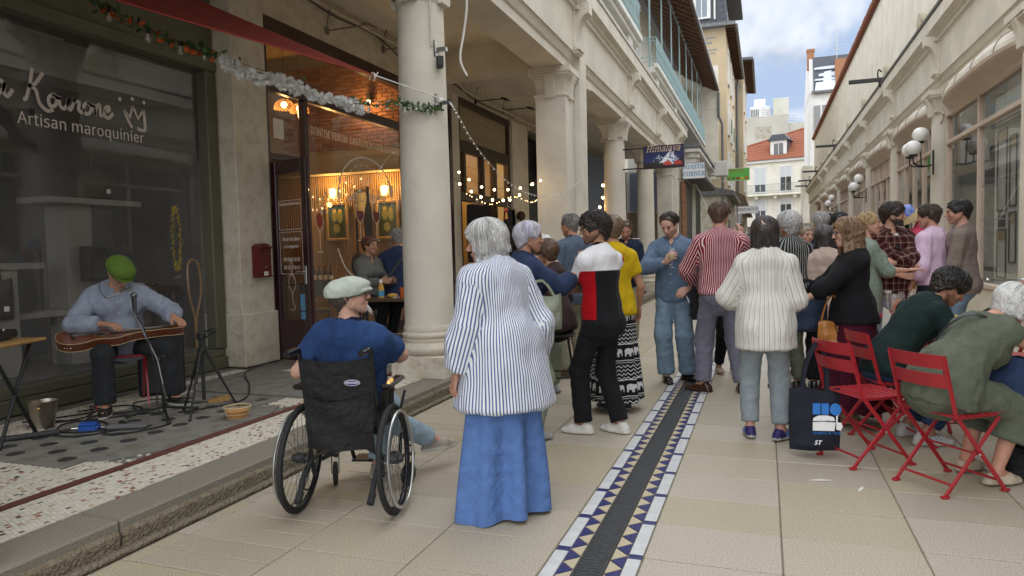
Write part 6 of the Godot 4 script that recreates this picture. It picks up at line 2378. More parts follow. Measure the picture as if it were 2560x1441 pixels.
# ---------- the people ----------
const GREY0 := Color(.2,.195,.19)
const GREY1 := Color(.55,.54,.53)
func crowd() -> void:
	var tan := Color(.44,.235,.15)
	var pale := Color(.56,.33,.245)
	# musician
	specs.append({"label": "seated street musician in green cap playing a guitar flat on his lap","at": [-5.42,STEP,-4.68],"yaw": 50,"h": 1.78,"b": 1.06,"belly": .02,"skin": tan,
		"pel": [0,.545,-.03],"ptilt": -8,"lean": 26,"head": [22,34,0],"lf": [.4,.08,.32],"rf": [-.13,.08,.46],"lfp": [.5,.6,.8],"rfp": [-.1,.6,.8],"lfy": 35,
		"la": [.42,.78,.37],"ra": [-.12,.76,.37],"lap": [.8,-.5,-.4],"rap": [-.9,-.3,-.3],"lhd": [.35,-.28,.75],"lhn": [.1,1,.2],"rhd": [.72,-.12,.45],"rhn": [0,1,.15],"lcurl": .35,"rcurl": .6,
		"top": {"m": "c_musician","sleeve": 1.86,"hem": .14,"ease": .026,"loose": .012,"fold": .018},"collar": "c_musician","buttons": "white","pants": {"m": "c_charcoal","knee": .074,"ankle": .07},"shoes": {"c": Color(.012,.012,.013),"sole": Color(.45,.43,.38)},
		"hair": {"c": GREY0,"c2": GREY1,"n": 0,"lift": .003},"cap": "c_cap_green","newsboy": true,"glasses": "black","brow": GREY0,"stubble": .25})
	# wheelchair user
	specs.append({"label": "man in pale flat cap and blue shirt sitting in the wheelchair","at": [-2.26,0,-3.5],"yaw": -163,"h": 1.62,"b": 1.14,"skin": pale,
		"pel": [0,.57,.04],"ptilt": -14,"lean": -13,"side": 5,"twist": -14,"head": [-58,-14,0],"lf": [-.36,.2,.62],"rf": [-.02,.095,.42],"lfp": [.1,.8,.6],"rfp": [-.2,.8,.5],"lfy": -55,"rfy": 6,
		"la": [.28,.74,.2],"ra": [-.18,.8,.34],"rap": [-1.0,-.2,-.5],"rhd": [.6,-.1,.7],"rhn": [0,1,0],
		"top": {"m": "c_blue","sleeve": .66,"hem": .06,"ease": .024,"loose": .016,"fold": .02},"collar": "c_navy","pants": {"m": "c_denim_pale","knee": .07,"ankle": .062,"len": .9},"shoes": {"c": Color(.3,.27,.22),"sole": Color(.5,.48,.42),"w": 1.08,"lace": Color(.6,.58,.52)},
		"hair": {"c": Color(.03,.025,.022),"c2": Color(.1,.08,.07),"n": 0,"lift": .002},"cap": "c_cap_pale","glasses": "black","beard": {"c": Color(.5,.49,.47),"full": false,"n": 90,"len": .035},"brow": GREY0,"hres": .9})
	# woman in the striped shirt
	specs.append({"label": "grey-bobbed woman in oversized blue striped shirt beside the wheelchair","at": [-1.36,0,-3.6],"yaw": -122,"h": 1.62,"f": true,"b": 1.24,"skin": Color(.46,.25,.175),
		"lean": 11,"side": 2,"twist": 6,"head": [42,8,-4],"la": [.27,.8,.06],"ra": [-.26,.82,.06],"lap": [.2,-.2,-1],"rap": [-.2,-.2,-1],"lcurl": .5,
		"top": {"m": "c_blue_stripe","sleeve": 1.93,"hem": .27,"ease": .045,"loose": .02,"flare": 1.22,"depth": .92,"drop": true,"fold": .026,"fscale": [5.5,1.6,5.5]},"collar": "c_blue_stripe","collar_h": .045,
		"skirt": {"m": "c_skyblue","hem": .015,"r0": .17,"r1": .265,"folds": 5,"amp": .05,"depth": .8,"pow": 1.3,"sway": [.0,0,.03]},"shoes": {"c": Color(.45,.42,.36)},
		"hair": {"c": Color(.22,.21,.2),"c2": Color(.66,.65,.63),"n": 950,"len": .075,"lift": .03,"fringe": 1.22,"open": .95,"wide": .1,"kick": .02,"lock": .75,"front": .05,"curl": .12},"brow": Color(.1,.06,.04),"hres": .85})
	# man in the colour-block polo
	specs.append({"label": "curly-haired man in red, white and black polo with folded arms","at": [-1.2,0,-5.37],"yaw": -118,"h": 1.72,"skin": Color(.36,.19,.12),"head": [54,4,0],"lean": 3,
		"lf": [.1,.08,.12],"rf": [-.11,.08,-.08],"lfy": 25,"rfy": 5,"la": [-.12,1.13,.27],"ra": [.14,1.1,.3],"lap": [1.0,-.6,.3],"rap": [-1.0,-.6,.3],"lhd": [-.9,.1,.1],"lhn": [0,.3,1],"rhd": [.9,.1,.1],"rhn": [0,.3,1],
		"top": {"m": "c_polo","sleeve": .68,"hem": .14,"ease": .016,"loose": .012,"fold": .014},"collar": "c_black","pants": {"m": "c_black_jeans","knee": .068,"ankle": .064},"shoes": {"c": Color(.62,.61,.57),"sole": Color(.6,.57,.5),"collar": .09},
		"hair": {"c": Color(.012,.009,.008),"c2": Color(.035,.027,.022),"n": 620,"curl": 1.0,"short": true,"lift": .026,"bump": .012,"lock": .8},"glasses": "black_gloss","stubble": .6,"brow": Color(.01,.008,.007)})
	# man with the cigarette
	specs.append({"label": "man in chambray shirt and jeans looking down with glass and cigarette","at": [-.93,0,-7.72],"yaw": -4,"h": 1.83,"head": [-12,26,4],"lean": 4,"skin": pale,"lf": [.13,.08,-.06],"rf": [-.07,.08,.08],"lfy": 55,"rfy": 22,
		"ra": [-.02,1.3,.3],"rap": [-1.0,-.7,.1],"rhd": [.6,.5,.5],"rhn": [-.3,.2,.9],"rcurl": .9,"la": [.2,1.02,.24],"lap": [1.0,-.6,-.4],"lhd": [-.5,-.35,.7],"lhn": [.3,.7,.5],"lcurl": .7,
		"top": {"m": "c_chambray","sleeve": 1.88,"hem": .1,"ease": .022,"loose": .01,"vneck": .06},"collar": "c_chambray","buttons": "white","pants": {"m": "c_denim","knee": .08,"ankle": .078,"fold": .015},"shoes": {"c": Color(.01,.01,.011),"m": "shoe_gloss"},
		"hair": {"c": Color(.02,.014,.01),"c2": Color(.06,.04,.03),"n": 320,"short": true,"lift": .006,"front": .085,"fringe": .62},"stubble": .45,"res": 1.1})
	# man in the red striped shirt
	specs.append({"label": "tall man seen from behind in burgundy and white striped shirt","at": [-.42,0,-7.22],"yaw": -166,"h": 1.88,"b": 1.04,"head": [-22,2,0],"skin": Color(.5,.27,.19),"lf": [.16,.08,.05],"rf": [-.2,.08,-.02],"lfy": 55,"rfy": -8,
		"ra": [-.26,1.53,.26],"rap": [-1.0,-1.0,-.2],"rhd": [-.05,.85,.3],"rhn": [-.6,.1,-.7],"rcurl": .6,"la": [.2,1.08,.3],"lap": [1,-.5,-.5],
		"top": {"m": "c_red_stripe","sleeve": 1.85,"hem": .02,"ease": .024,"loose": .012,"fold": .016},"collar": "c_red_stripe","pants": {"m": "c_grey_slacks","knee": .078,"ankle": .062,"rise": .12},"shoes": {"c": Color(.05,.022,.014),"m": "shoe_gloss"},
		"hair": {"c": Color(.06,.035,.024),"c2": Color(.12,.07,.05),"n": 420,"short": true,"lift": .006},"res": 1.05})
	# woman in the white striped blouse
	specs.append({"label": "dark-haired woman with claw clip and white striped blouse seen from behind","at": [.0,0,-5.52],"yaw": -176,"h": 1.65,"f": true,"b": 1.08,"head": [-6,2,0],"skin": Color(.48,.27,.19),"lf": [.11,.08,.04],"rf": [-.1,.08,-.02],"lfy": 6,"rfy": -40,
		"la": [.16,.98,.22],"lap": [1.0,-.2,-.9],"ra": [-.16,.98,.22],"rap": [-.5,-.6,-1.0],
		"top": {"m": "c_white_stripe","sleeve": 1.8,"hem": .2,"ease": .03,"loose": .014,"flare": 1.08,"depth": .86,"drop": true,"fold": .02,"fscale": [6,2.4,6]},"collar": "c_white_stripe","pants": {"m": "c_denim_grey","knee": .07,"ankle": .058,"len": .9},"shoes": {"c": Color(.02,.015,.1),"sole": Color(.4,.38,.35),"stripe": Color(.15,.35,.7)},
		"hair": {"c": Color(.012,.01,.009),"c2": Color(.06,.045,.04),"n": 620,"len": .19,"lift": .016,"wide": .088,"kick": .02,"curl": .15,"lock": .8}})
	# man reading a leaflet
	specs.append({"label": "man in navy shirt with sunglasses on his head reading a leaflet","at": [-1.96,0,-10.5],"yaw": 14,"h": 1.86,"head": [-4,24,0],"skin": Color(.5,.25,.17),"la": [.16,1.08,.34],"ra": [-.12,1.06,.36],"lhd": [-.4,.1,.8],"rhd": [.4,.1,.8],"lhn": [0,1,.3],"rhn": [0,1,.3],
		"top": {"m": "c_navy","sleeve": 1.5,"hem": .14,"ease": .02,"vneck": .05},"collar": "c_navy","pants": {"m": "c_chino","ankle": .06},"shoes": {"c": Color(.6,.6,.6)},"hair": {"c": Color(.1,.05,.03),"n": 200,"short": true,"lift": .005},"stubble": .6,"brow": Color(.12,.06,.03),"glasses": "black","gup": .7,"gdark": true,"res": 1.5})
	# woman in yellow
	specs.append({"label": "brown-haired woman in yellow top and elephant print skirt behind the polo man","at": [-1.27,0,-6.2],"yaw": -150,"h": 1.74,"f": true,"head": [10,0,0],"skin": tan,"lf": [.08,.08,.0],"ra": [-.28,.9,.12],
		"top": {"m": "c_yellow","sleeve": .6,"hem": .06,"ease": .02},"skirt": {"m": "c_elephant","hem": .1,"r0": .14,"r1": .25,"folds": 7,"amp": .03},"shoes": {"c": Color(.02,.02,.02),"sole": Color(.3,.3,.3)},"hair": {"c": Color(.07,.04,.025),"c2": Color(.2,.13,.08),"n": 260,"len": .03,"bun": [.075,-.095,.035],"lift": .012},"res": 1.25})
	# lavender-grey woman with raised hand
	specs.append({"label": "woman with lavender-grey cropped hair and navy jacket raising her hand","at": [-1.74,0,-5.12],"yaw": 128,"h": 1.66,"f": true,"b": 1.08,"head": [-10,2,0],"skin": tan,"ra": [-.12,1.3,.42],"rap": [-.4,-1,.2],"rhd": [-.1,1,.05],"rhn": [-.8,0,-.6],"rcurl": .25,"la": [.2,.95,.2],
		"top": {"m": "c_navy_blue","sleeve": 1.35,"hem": .34,"ease": .03,"flare": 1.08,"drop": true},"pants": {"m": "c_sage_pale","ankle": .07},"shoes": {"c": Color(.3,.3,.3)},"collar": "c_navy_blue","hair": {"c": Color(.25,.24,.27),"c2": Color(.6,.58,.64),"c3": Color(.45,.38,.55),"n": 380,"len": .02,"lift": .018,"fringe": 1.1},"res": 1.1})
	# woman facing us behind
	specs.append({"label": "white-haired woman facing the camera between the raised hand and the pillar","at": [-2.14,0,-6.85],"yaw": 24,"h": 1.6,"f": true,"head": [6,14,-6],"skin": pale,"top": {"m": "c_floral_multi","sleeve": .7,"hem": .15,"ease": .025},"pants": {"m": "c_sage_pale"},"shoes": {"c": Color(.3,.3,.3)},"ra": [-.1,1.28,.2],"rhd": [.1,1,0],"rhn": [0,0,1],"hair": {"c": Color(.4,.39,.36),"c2": Color(.7,.69,.66),"n": 260,"len": .02,"lift": .018,"fringe": 1.0},"brow": GREY0,"res": 1.3})
	# woman on the tall stool
	specs.append({"label": "tousled brown-haired woman in brown blouse perched on a tall stool","at": [-1.86,0,-6.42],"yaw": -108,"h": 1.64,"f": true,"skin": Color(.5,.27,.18),"pel": [0,.78,0],"lean": 10,"head": [-20,4,0],"lf": [.06,.32,.4],"rf": [-.08,.32,.34],"lfp": [.1,.6,.8],"rfp": [-.1,.6,.8],"la": [.1,1.05,.35],"ra": [-.2,.98,.3],
		"top": {"m": "c_brown","sleeve": 1.9,"hem": .1,"ease": .024},"pants": {"m": "c_black","len": .05,"knee": .09},"shoes": {"c": Color(.3,.22,.14),"collar": .1},"hair": {"c": Color(.05,.03,.02),"c2": Color(.14,.085,.05),"n": 420,"curl": .8,"len": .02,"lift": .022,"bump": .012},"res": 1.2})
	# grey man behind
	specs.append({"label": "short-haired grey man in grey-blue jacket standing behind by the square pillar","at": [-2.05,0,-7.75],"yaw": -128,"h": 1.85,"head": [10,2,0],"skin": tan,"top": {"m": "c_grey_blue","sleeve": 1.9,"hem": .14,"ease": .026},"collar": "c_navy","pants": {"m": "c_chino"},"shoes": {"c": Color(.1,.08,.06)},"hair": {"c": Color(.07,.065,.06),"c2": Color(.25,.24,.23),"n": 300,"short": true,"lift": .005},"res": 1.4})
	# woman hidden behind the red striped shirt
	specs.append({"label": "woman in black trousers and pale sandals mostly hidden behind the striped shirt","at": [-.42,0,-8.35],"yaw": 30,"h": 1.55,"f": true,"skin": tan,"top": {"m": "c_black","sleeve": .7,"hem": .12},"pants": {"m": "c_black","ankle": .055,"len": .9},"shoes": {"c": Color(.45,.33,.26),"sole": Color(.3,.2,.13),"sandal": true,"name": "sandal"},"hair": {"c": Color(.04,.03,.02),"n": 120,"len": .08},"res": 1.6})
	# group behind the white blouse
	specs.append({"label": "man with bushy grey hair and dark pinstriped shirt behind the white blouse","at": [.24,0,-7.5],"yaw": -150,"h": 1.76,"b": 1.05,"skin": tan,"top": {"m": "c_bw_stripe","sleeve": .7,"hem": .12,"ease": .02},"collar": "c_bw_stripe","pants": {"m": "c_sage"},"shoes": {"c": Color(.012,.012,.012),"m": "shoe_gloss"},"hair": {"c": GREY0,"c2": GREY1,"n": 420,"curl": .8,"len": .025,"lift": .026,"bump": .012},"res": 1.3})
	specs.append({"label": "smiling woman with pinned-up curls and black top facing the camera","at": [.4,0,-8.42],"yaw": 8,"h": 1.66,"f": true,"head": [18,4,-6],"skin": pale,"top": {"m": "c_black","sleeve": .6,"hem": .1,"vneck": .08},"pants": {"m": "c_black"},"shoes": {"c": Color(.02,.02,.02)},"ra": [-.08,1.15,.26],"hair": {"c": Color(.12,.09,.06),"c2": Color(.36,.3,.22),"n": 320,"curl": .5,"short": true,"lift": .014,"bun": [.06,-.1,.035],"fringe": .75},"brow": Color(.1,.07,.05),"res": 1.25})
	specs.append({"label": "woman with sleek dark bob and pinkish beige blouse seen from behind","at": [.55,0,-7.55],"yaw": 176,"h": 1.62,"f": true,"b": 1.05,"skin": tan,"top": {"m": "c_pink_beige","sleeve": 1.2,"hem": .18,"ease": .034,"drop": true,"fold": .018},"pants": {"m": "c_black","ankle": .06},"shoes": {"c": Color(.012,.012,.012),"m": "shoe_gloss"},"la": [.2,1.0,.22],"hair": {"c": Color(.012,.01,.01),"c2": Color(.05,.042,.04),"c3": Color(.16,.15,.15),"n": 460,"len": .085,"lift": .014,"wide": .088},"res": 1.15})
	specs.append({"label": "grey-haired man seen from behind further back between two dark heads","at": [.7,0,-10.1],"yaw": -172,"h": 1.855,"skin": tan,"top": {"m": "c_navy","sleeve": 1.8,"hem": .14},"pants": {"m": "c_charcoal"},"shoes": {"c": Color(.02,.02,.02)},"hair": {"c": GREY0,"c2": Color(.45,.44,.43),"n": 300,"short": true,"lift": .012},"res": 1.6})
	specs.append({"label": "man with cropped black hair, maroon shirt and dark vest seen from behind","at": [.9,0,-9.85],"yaw": -175,"h": 1.84,"skin": Color(.4,.22,.14),"top": {"m": "c_maroon","sleeve": .7,"hem": .12},"over": {"m": "c_navy","sleeve": .0,"hem": .14,"ease": .03,"neck": .09,"neck_tilt": .1},"over_name": "vest","pants": {"m": "c_charcoal"},"shoes": {"c": Color(.02,.02,.02)},"hair": {"c": Color(.007,.007,.007),"c2": Color(.015,.014,.014),"n": 200,"short": true,"lift": .008},"res": 1.6})
	specs.append({"label": "person with pink-rimmed glasses pushed up, farthest head of the crowd","at": [.86,0,-11.4],"yaw": -60,"h": 1.9,"skin": tan,"top": {"m": "c_grey_blue","sleeve": .7,"hem": .12},"pants": {"m": "c_charcoal"},"shoes": {"c": Color(.02,.02,.02)},"hair": {"c": Color(.03,.02,.015),"n": 160,"short": true,"lift": .008},"glasses": "flower_orange","gup": .8,"res": 1.8})
	# woman in black cardigan
	specs.append({"label": "curly auburn woman in glasses, black cardigan and long burgundy skirt","at": [.66,0,-6.2],"yaw": -84,"h": 1.64,"f": true,"b": 1.1,"head": [4,4,0],"skin": pale,"lf": [.08,.08,.05],"la": [.12,.98,.42],"ra": [-.1,.96,.4],"lap": [.9,-.8,-.3],"rap": [-.9,-.8,-.3],"lhd": [.0,-.1,1],"lhn": [.3,1,0],"lcurl": 1.2,"rhd": [0,-.2,1],"rhn": [.2,1,0],"rcurl": 1.2,
		"top": {"m": "c_black","sleeve": 1.4,"hem": .06,"ease": .028,"loose": .01,"flare": 1.12,"depth": .85,"drop": true},"skirt": {"m": "c_maroon","hem": .13,"r0": .15,"r1": .3,"folds": 12,"amp": .03,"pow": .9},"shoes": {"c": Color(.35,.2,.12),"sandal": true,"name": "sandal"},
		"hair": {"c": Color(.09,.045,.025),"c2": Color(.3,.18,.1),"n": 560,"len": .12,"curl": .9,"lift": .022,"wide": .1,"open": 1.0,"fringe": .8},"glasses": "black","hres": .95})
	specs.append({"label": "blonde woman with ponytail and pale green print blouse looking to the side","at": [.99,0,-8.2],"yaw": 96,"h": 1.75,"f": true,"head": [-6,-6,0],"skin": Color(.56,.31,.22),"ra": [-.06,1.16,.4],"rhd": [.1,.1,1],"rhn": [0,1,0],"la": [.14,1.1,.36],"top": {"m": "c_green_print","sleeve": 1.2,"hem": .2,"ease": .03,"drop": true},"pants": {"m": "c_grey_slacks"},"shoes": {"c": Color(.4,.4,.4)},"hair": {"c": Color(.28,.18,.08),"c2": Color(.5,.36,.17),"n": 320,"short": true,"lift": .008,"tail": true,"bun": [.03,-.1,.034],"fringe": .7},"res": 1.2})
	specs.append({"label": "bearded man in open burgundy plaid jacket with folded arms","at": [1.33,0,-8.98],"yaw": 18,"h": 1.88,"head": [56,4,0],"skin": Color(.5,.28,.2),"la": [-.1,1.22,.3],"ra": [.14,1.18,.3],"lap": [1,-.5,.2],"rap": [-1,-.5,.2],"lhd": [-.9,.1,.1],"lhn": [0,.4,1],"rhd": [.9,.15,.1],"rhn": [0,.4,1],
		"top": {"m": "c_white","sleeve": .4,"hem": .1,"ease": .012,"neck_tilt": .7},"over": {"m": "c_plaid","sleeve": 1.92,"hem": .22,"ease": .04,"loose": .02,"vneck": .3,"drop": true,"fold": .018},"collar": "c_plaid","pants": {"m": "c_denim_dark"},"shoes": {"c": Color(.05,.05,.05)},
		"hair": {"c": Color(.018,.012,.009),"c2": Color(.05,.033,.024),"n": 480,"short": true,"lift": .022,"curl": .2,"fringe": .85,"bump": .008},"beard": {"c": Color(.03,.018,.012),"n": 260,"len": .022},"stubble": .8,"brow": Color(.02,.014,.01),"res": 1.15})
	specs.append({"label": "man in pink floral shirt turned away near the hat stand","at": [1.77,0,-9.02],"yaw": -132,"h": 1.85,"head": [16,6,0],"skin": Color(.52,.28,.2),"la": [.24,.96,.1],"ra": [-.22,1.0,-.1],"top": {"m": "c_pink_floral","sleeve": 1.6,"hem": .02,"ease": .026,"loose": .012,"fold": .016},"collar": "c_pink_floral","belt": true,"pants": {"m": "c_charcoal"},"shoes": {"c": Color(.03,.02,.015)},"hair": {"c": Color(.025,.018,.013),"c2": Color(.07,.05,.035),"n": 360,"short": true,"lift": .012},"res": 1.2})
	specs.append({"label": "man in taupe long-sleeved jersey and washed jeans beside the display panel","at": [2.06,0,-9.02],"yaw": -112,"h": 1.885,"b": 1.06,"head": [22,4,0],"skin": Color(.5,.27,.19),"la": [.3,.88,.14],"ra": [-.3,.9,.05],"top": {"m": "c_taupe","sleeve": 1.95,"hem": .13,"ease": .018,"loose": .008,"neck_tilt": .55},"pants": {"m": "c_denim"},"shoes": {"c": Color(.4,.4,.4)},"hair": {"c": Color(.008,.007,.006),"c2": Color(.03,.025,.022),"n": 360,"short": true,"lift": .012},"stubble": .2,"res": 1.2})
	# seated at the red tables
	specs.append({"label": "seated young man in dark green polo bent over the red table","at": [.84,0,-5.68],"yaw": 112,"h": 1.76,"pel": [0,.57,0],"lean": 46,"head": [-6,22,0],"skin": Color(.4,.21,.13),"lf": [.14,.08,.22],"rf": [-.12,.08,.2],"lfp": [.1,.5,1],"rfp": [-.1,.5,1],"la": [.16,.76,.52],"ra": [-.1,.76,.48],"lap": [1,-1,0],"rap": [-1,-1,0],"rhd": [.5,0,.8],"lhd": [-.5,0,.8],"rhn": [0,1,0],"lhn": [0,1,0],
		"top": {"m": "c_green_dark","sleeve": .72,"hem": .08,"ease": .018,"loose": .014,"vneck": .04},"collar": "c_green_dark","pants": {"m": "c_denim_dark","knee": .07,"ankle": .06,"len": .85},"shoes": {"c": Color(.5,.5,.48),"sole": Color(.5,.47,.4),"stripe": Color(.2,.3,.36)},
		"hair": {"c": Color(.008,.007,.006),"c2": Color(.035,.028,.024),"n": 760,"curl": .8,"short": true,"lift": .024,"bump": .012,"lock": .85,"front": .06,"fringe": .95},"stubble": .35,"brow": Color(.01,.008,.006)})
	specs.append({"label": "silver-haired woman in sage green dress seated on the nearest red chair","at": [1.0,0,-4.76],"yaw": 120,"h": 1.66,"f": true,"b": 1.22,"pel": [0,.59,0],"lean": 54,"head": [-8,14,4],"skin": Color(.52,.27,.185),"lf": [.16,.08,.3],"rf": [-.1,.08,.26],"lfp": [.1,.5,1],"rfp": [-.1,.5,1],"rfy": -5,"ra": [-.12,.94,.66],"rap": [-.6,-1.4,.3],"rhd": [.2,.95,.1],"rhn": [-.4,0,.9],"rcurl": .6,"la": [.2,.78,.5],
		"top": {"m": "c_sage","sleeve": .22,"hem": .12,"ease": .02,"loose": .02,"scoop": [.03,-.11,.075],"neck_tilt": -.15,"fold": .02},"top_name": "dress_bodice","pants": {"m": "c_sage","knee": .1,"ankle": .1,"len": .5,"ease": .02},"shoes": {"c": Color(.48,.4,.3),"sole": Color(.5,.42,.32),"sandal": true,"name": "sandal"},
		"hair": {"c": Color(.35,.34,.32),"c2": Color(.74,.73,.7),"n": 640,"len": .035,"lift": .018,"fringe": 1.05,"open": 1.0,"kick": -.02},"brow": GREY0,"hres": .85})
	# diners by the bistro
	specs.append({"label": "short auburn-haired woman in grey jacket dining by the bistro window","at": [-4.72,STEP,-7.72],"yaw": 74,"h": 1.64,"f": true,"pel": [0,.74,0],"lean": 6,"skin": tan,"lf": [.1,.3,.3],"rf": [-.1,.3,.3],"lfp": [.1,.6,.8],"rfp": [-.1,.6,.8],"la": [.1,.95,.35],"ra": [-.1,.95,.35],"top": {"m": "c_grey_jacket","sleeve": 1.9,"hem": .12,"ease": .024,"vneck": .1},"collar": "c_grey_jacket","pants": {"m": "c_black"},"shoes": {"c": Color(.1,.1,.1)},"hair": {"c": Color(.05,.018,.01),"c2": Color(.14,.05,.025),"n": 300,"len": .02,"lift": .016,"fringe": 1.0},"res": 1.3})
	specs.append({"label": "grey-cropped man in navy polo with shoulder strap dining with his back turned","at": [-4.42,STEP,-8.0],"yaw": -158,"h": 1.78,"b": 1.12,"pel": [0,.78,0],"lean": 8,"skin": tan,"lf": [.12,.3,.26],"rf": [-.12,.3,.26],"lfp": [.1,.6,.8],"rfp": [-.1,.6,.8],"la": [.15,1.0,.36],"ra": [-.15,1.0,.36],"top": {"m": "c_navy_blue","sleeve": .65,"hem": .1,"ease": .018},"collar": "c_navy_blue","pants": {"m": "c_charcoal"},"shoes": {"c": Color(.02,.02,.02),"sole": Color(.6,.6,.6),"stripe": Color(.6,.6,.6)},"hair": {"c": Color(.12,.115,.11),"c2": Color(.4,.39,.38),"n": 260,"short": true,"lift": .005},"res": 1.2})

# ---------- things in the street ----------
func red_chair() -> Node3D:
	var t := thing("folding_chair","x","chair",Vector3.ZERO,0,"red metal folding chairs")
	for sx in [-1.0,1.0]:
		var x: float = .19 * sx
		put("back_leg",mb().bar(V(x,.8,-.25),V(x,.47,-.165),.012,.024,V(0,0,1),.002).bar(V(x,.475,-.167),V(x,.015,.2),.012,.024,V(0,0,1),.002).box(V(x,.008,.205),V(.03,.016,.045),B0,.004),M.chair_red,t)
		var x2: float = .172 * sx
		put("front_leg",mb().bar(V(x2,.445,.185),V(x2,.015,-.21),.012,.022,V(0,0,1),.002).box(V(x2,.008,-.215),V(.03,.016,.045),B0,.004),M.chair_red,t)
		put("seat_rail",mb().bar(V(x2,.448,-.17),V(x2,.448,.19),.014,.016,Vector3.UP,.002),M.chair_red,t)
		put("rivet",mb().ball(V(x * 1.0,.232,.012),.009,8,6),M.steel,t)
	for z in [.155,-.165]: put("stretcher",mb().bar(V(-.185,.07,z),V(.185,.07,z),.01,.014,Vector3.UP,.002),M.chair_red,t)
	put("stretcher",mb().bar(V(-.185,.232,.012),V(.185,.232,.012),.01,.01),M.chair_red,t)
	for i in 8:
		var z := -.165 + .0505 * i
		put("seat_slat",mb().box(V(0,.462,z),V(.4,.006,.034),Basis(Vector3.RIGHT,.0),.002),M.chair_red,t)
	for r in [[.735,.815,-.236,-.252],[.625,.705,-.21,-.228]]:
		var m := mb()
		for k in 8:
			var a0 := -.2 + .05 * k
			var a1 := a0 + .05
			var b0: float = .9 * (a0 * a0 - .04)
			var b1: float = .9 * (a1 * a1 - .04)
			for s in [-1.0,1.0]:
				m.quad(V(a0,r[1],r[3] + b0 + .002 * s),V(a1,r[1],r[3] + b1 + .002 * s),V(a1,r[0],r[2] + b1 + .002 * s),V(a0,r[0],r[2] + b0 + .002 * s),V(0,0,s))
			m.quad(V(a0,r[1],r[3] + b0 - .002),V(a1,r[1],r[3] + b1 - .002),V(a1,r[1],r[3] + b1 + .002),V(a0,r[1],r[3] + b0 + .002),Vector3.UP)
			m.quad(V(a0,r[0],r[2] + b0 - .002),V(a1,r[0],r[2] + b1 - .002),V(a1,r[0],r[2] + b1 + .002),V(a0,r[0],r[2] + b0 + .002),Vector3.DOWN)
		put("back_panel",m,M.chair_red,t)
	for sx in [-1.0,1.0]: put("back_panel",mb().bar(V(.185 * sx,.7,-.226),V(.185 * sx,.74,-.236),.035,.004,V(0,0,1)),M.chair_red,t)
	return t

func red_table(at: Vector3,turn: float,label: String) -> void:
	var t := thing("folding_table",label,"table",at,turn,"red metal bistro tables")
	put("tabletop",mb().box(V(0,.712,0),V(.58,.016,.58),B0,.006).box(V(0,.694,0),V(.55,.02,.55)),M.chair_red,t)
	for sx in [-1.0,1.0]:
		for sg in [-1.0,1.0]:
			put("leg",mb().bar(V(.24 * sx,.69,.22 * sg),V(.24 * sx + .01 * sg,.01,-.22 * sg),.014,.024,Vector3.RIGHT,.002),M.chair_red,t)
	for z in [.18,-.18]: put("stretcher",mb().bar(V(-.24,.08,z),V(.24,.08,z),.012,.012),M.chair_red,t)

func wine_glass(called: String,label: String,at: Vector3,fill: float,wine: Material,tilt := .0) -> void:
	var t := thing(called,label,"glass",at,0,"stemmed glasses")
	t.rotation.z = tilt
	put("bowl",mb().lathe([U(.004,.085),U(.022,.09),U(.036,.115),U(.038,.14),U(.03,.2)],18),M.clear,t)
	put("stem",mb().lathe([U(.034,.0),U(.03,.004),U(.005,.01),U(.004,.085)],14),M.clear,t)
	if fill > .0: put("wine",mb().lathe([U(.0,.09),U(.02,.0915),U(.033,.114),U(.035,.114 + fill),U(.0,.114 + fill)],16),wine,t)

func plate(at: Vector3,label: String,food: Material) -> void:
	var t := thing("plate",label,"plate",at,0,"plates on the red tables")
	put("dish",mb().lathe([U(0,.004),U(.08,.004),U(.12,.018),U(.118,.012),U(.08,.0)],24),M.charcoal,t)
	rng.seed = 90
	for i in 4: put("food",mb().ball(V(rng.randf_range(-.05,.05),.018,rng.randf_range(-.05,.05)),V(.034,.02,.026),10,6),food,t)

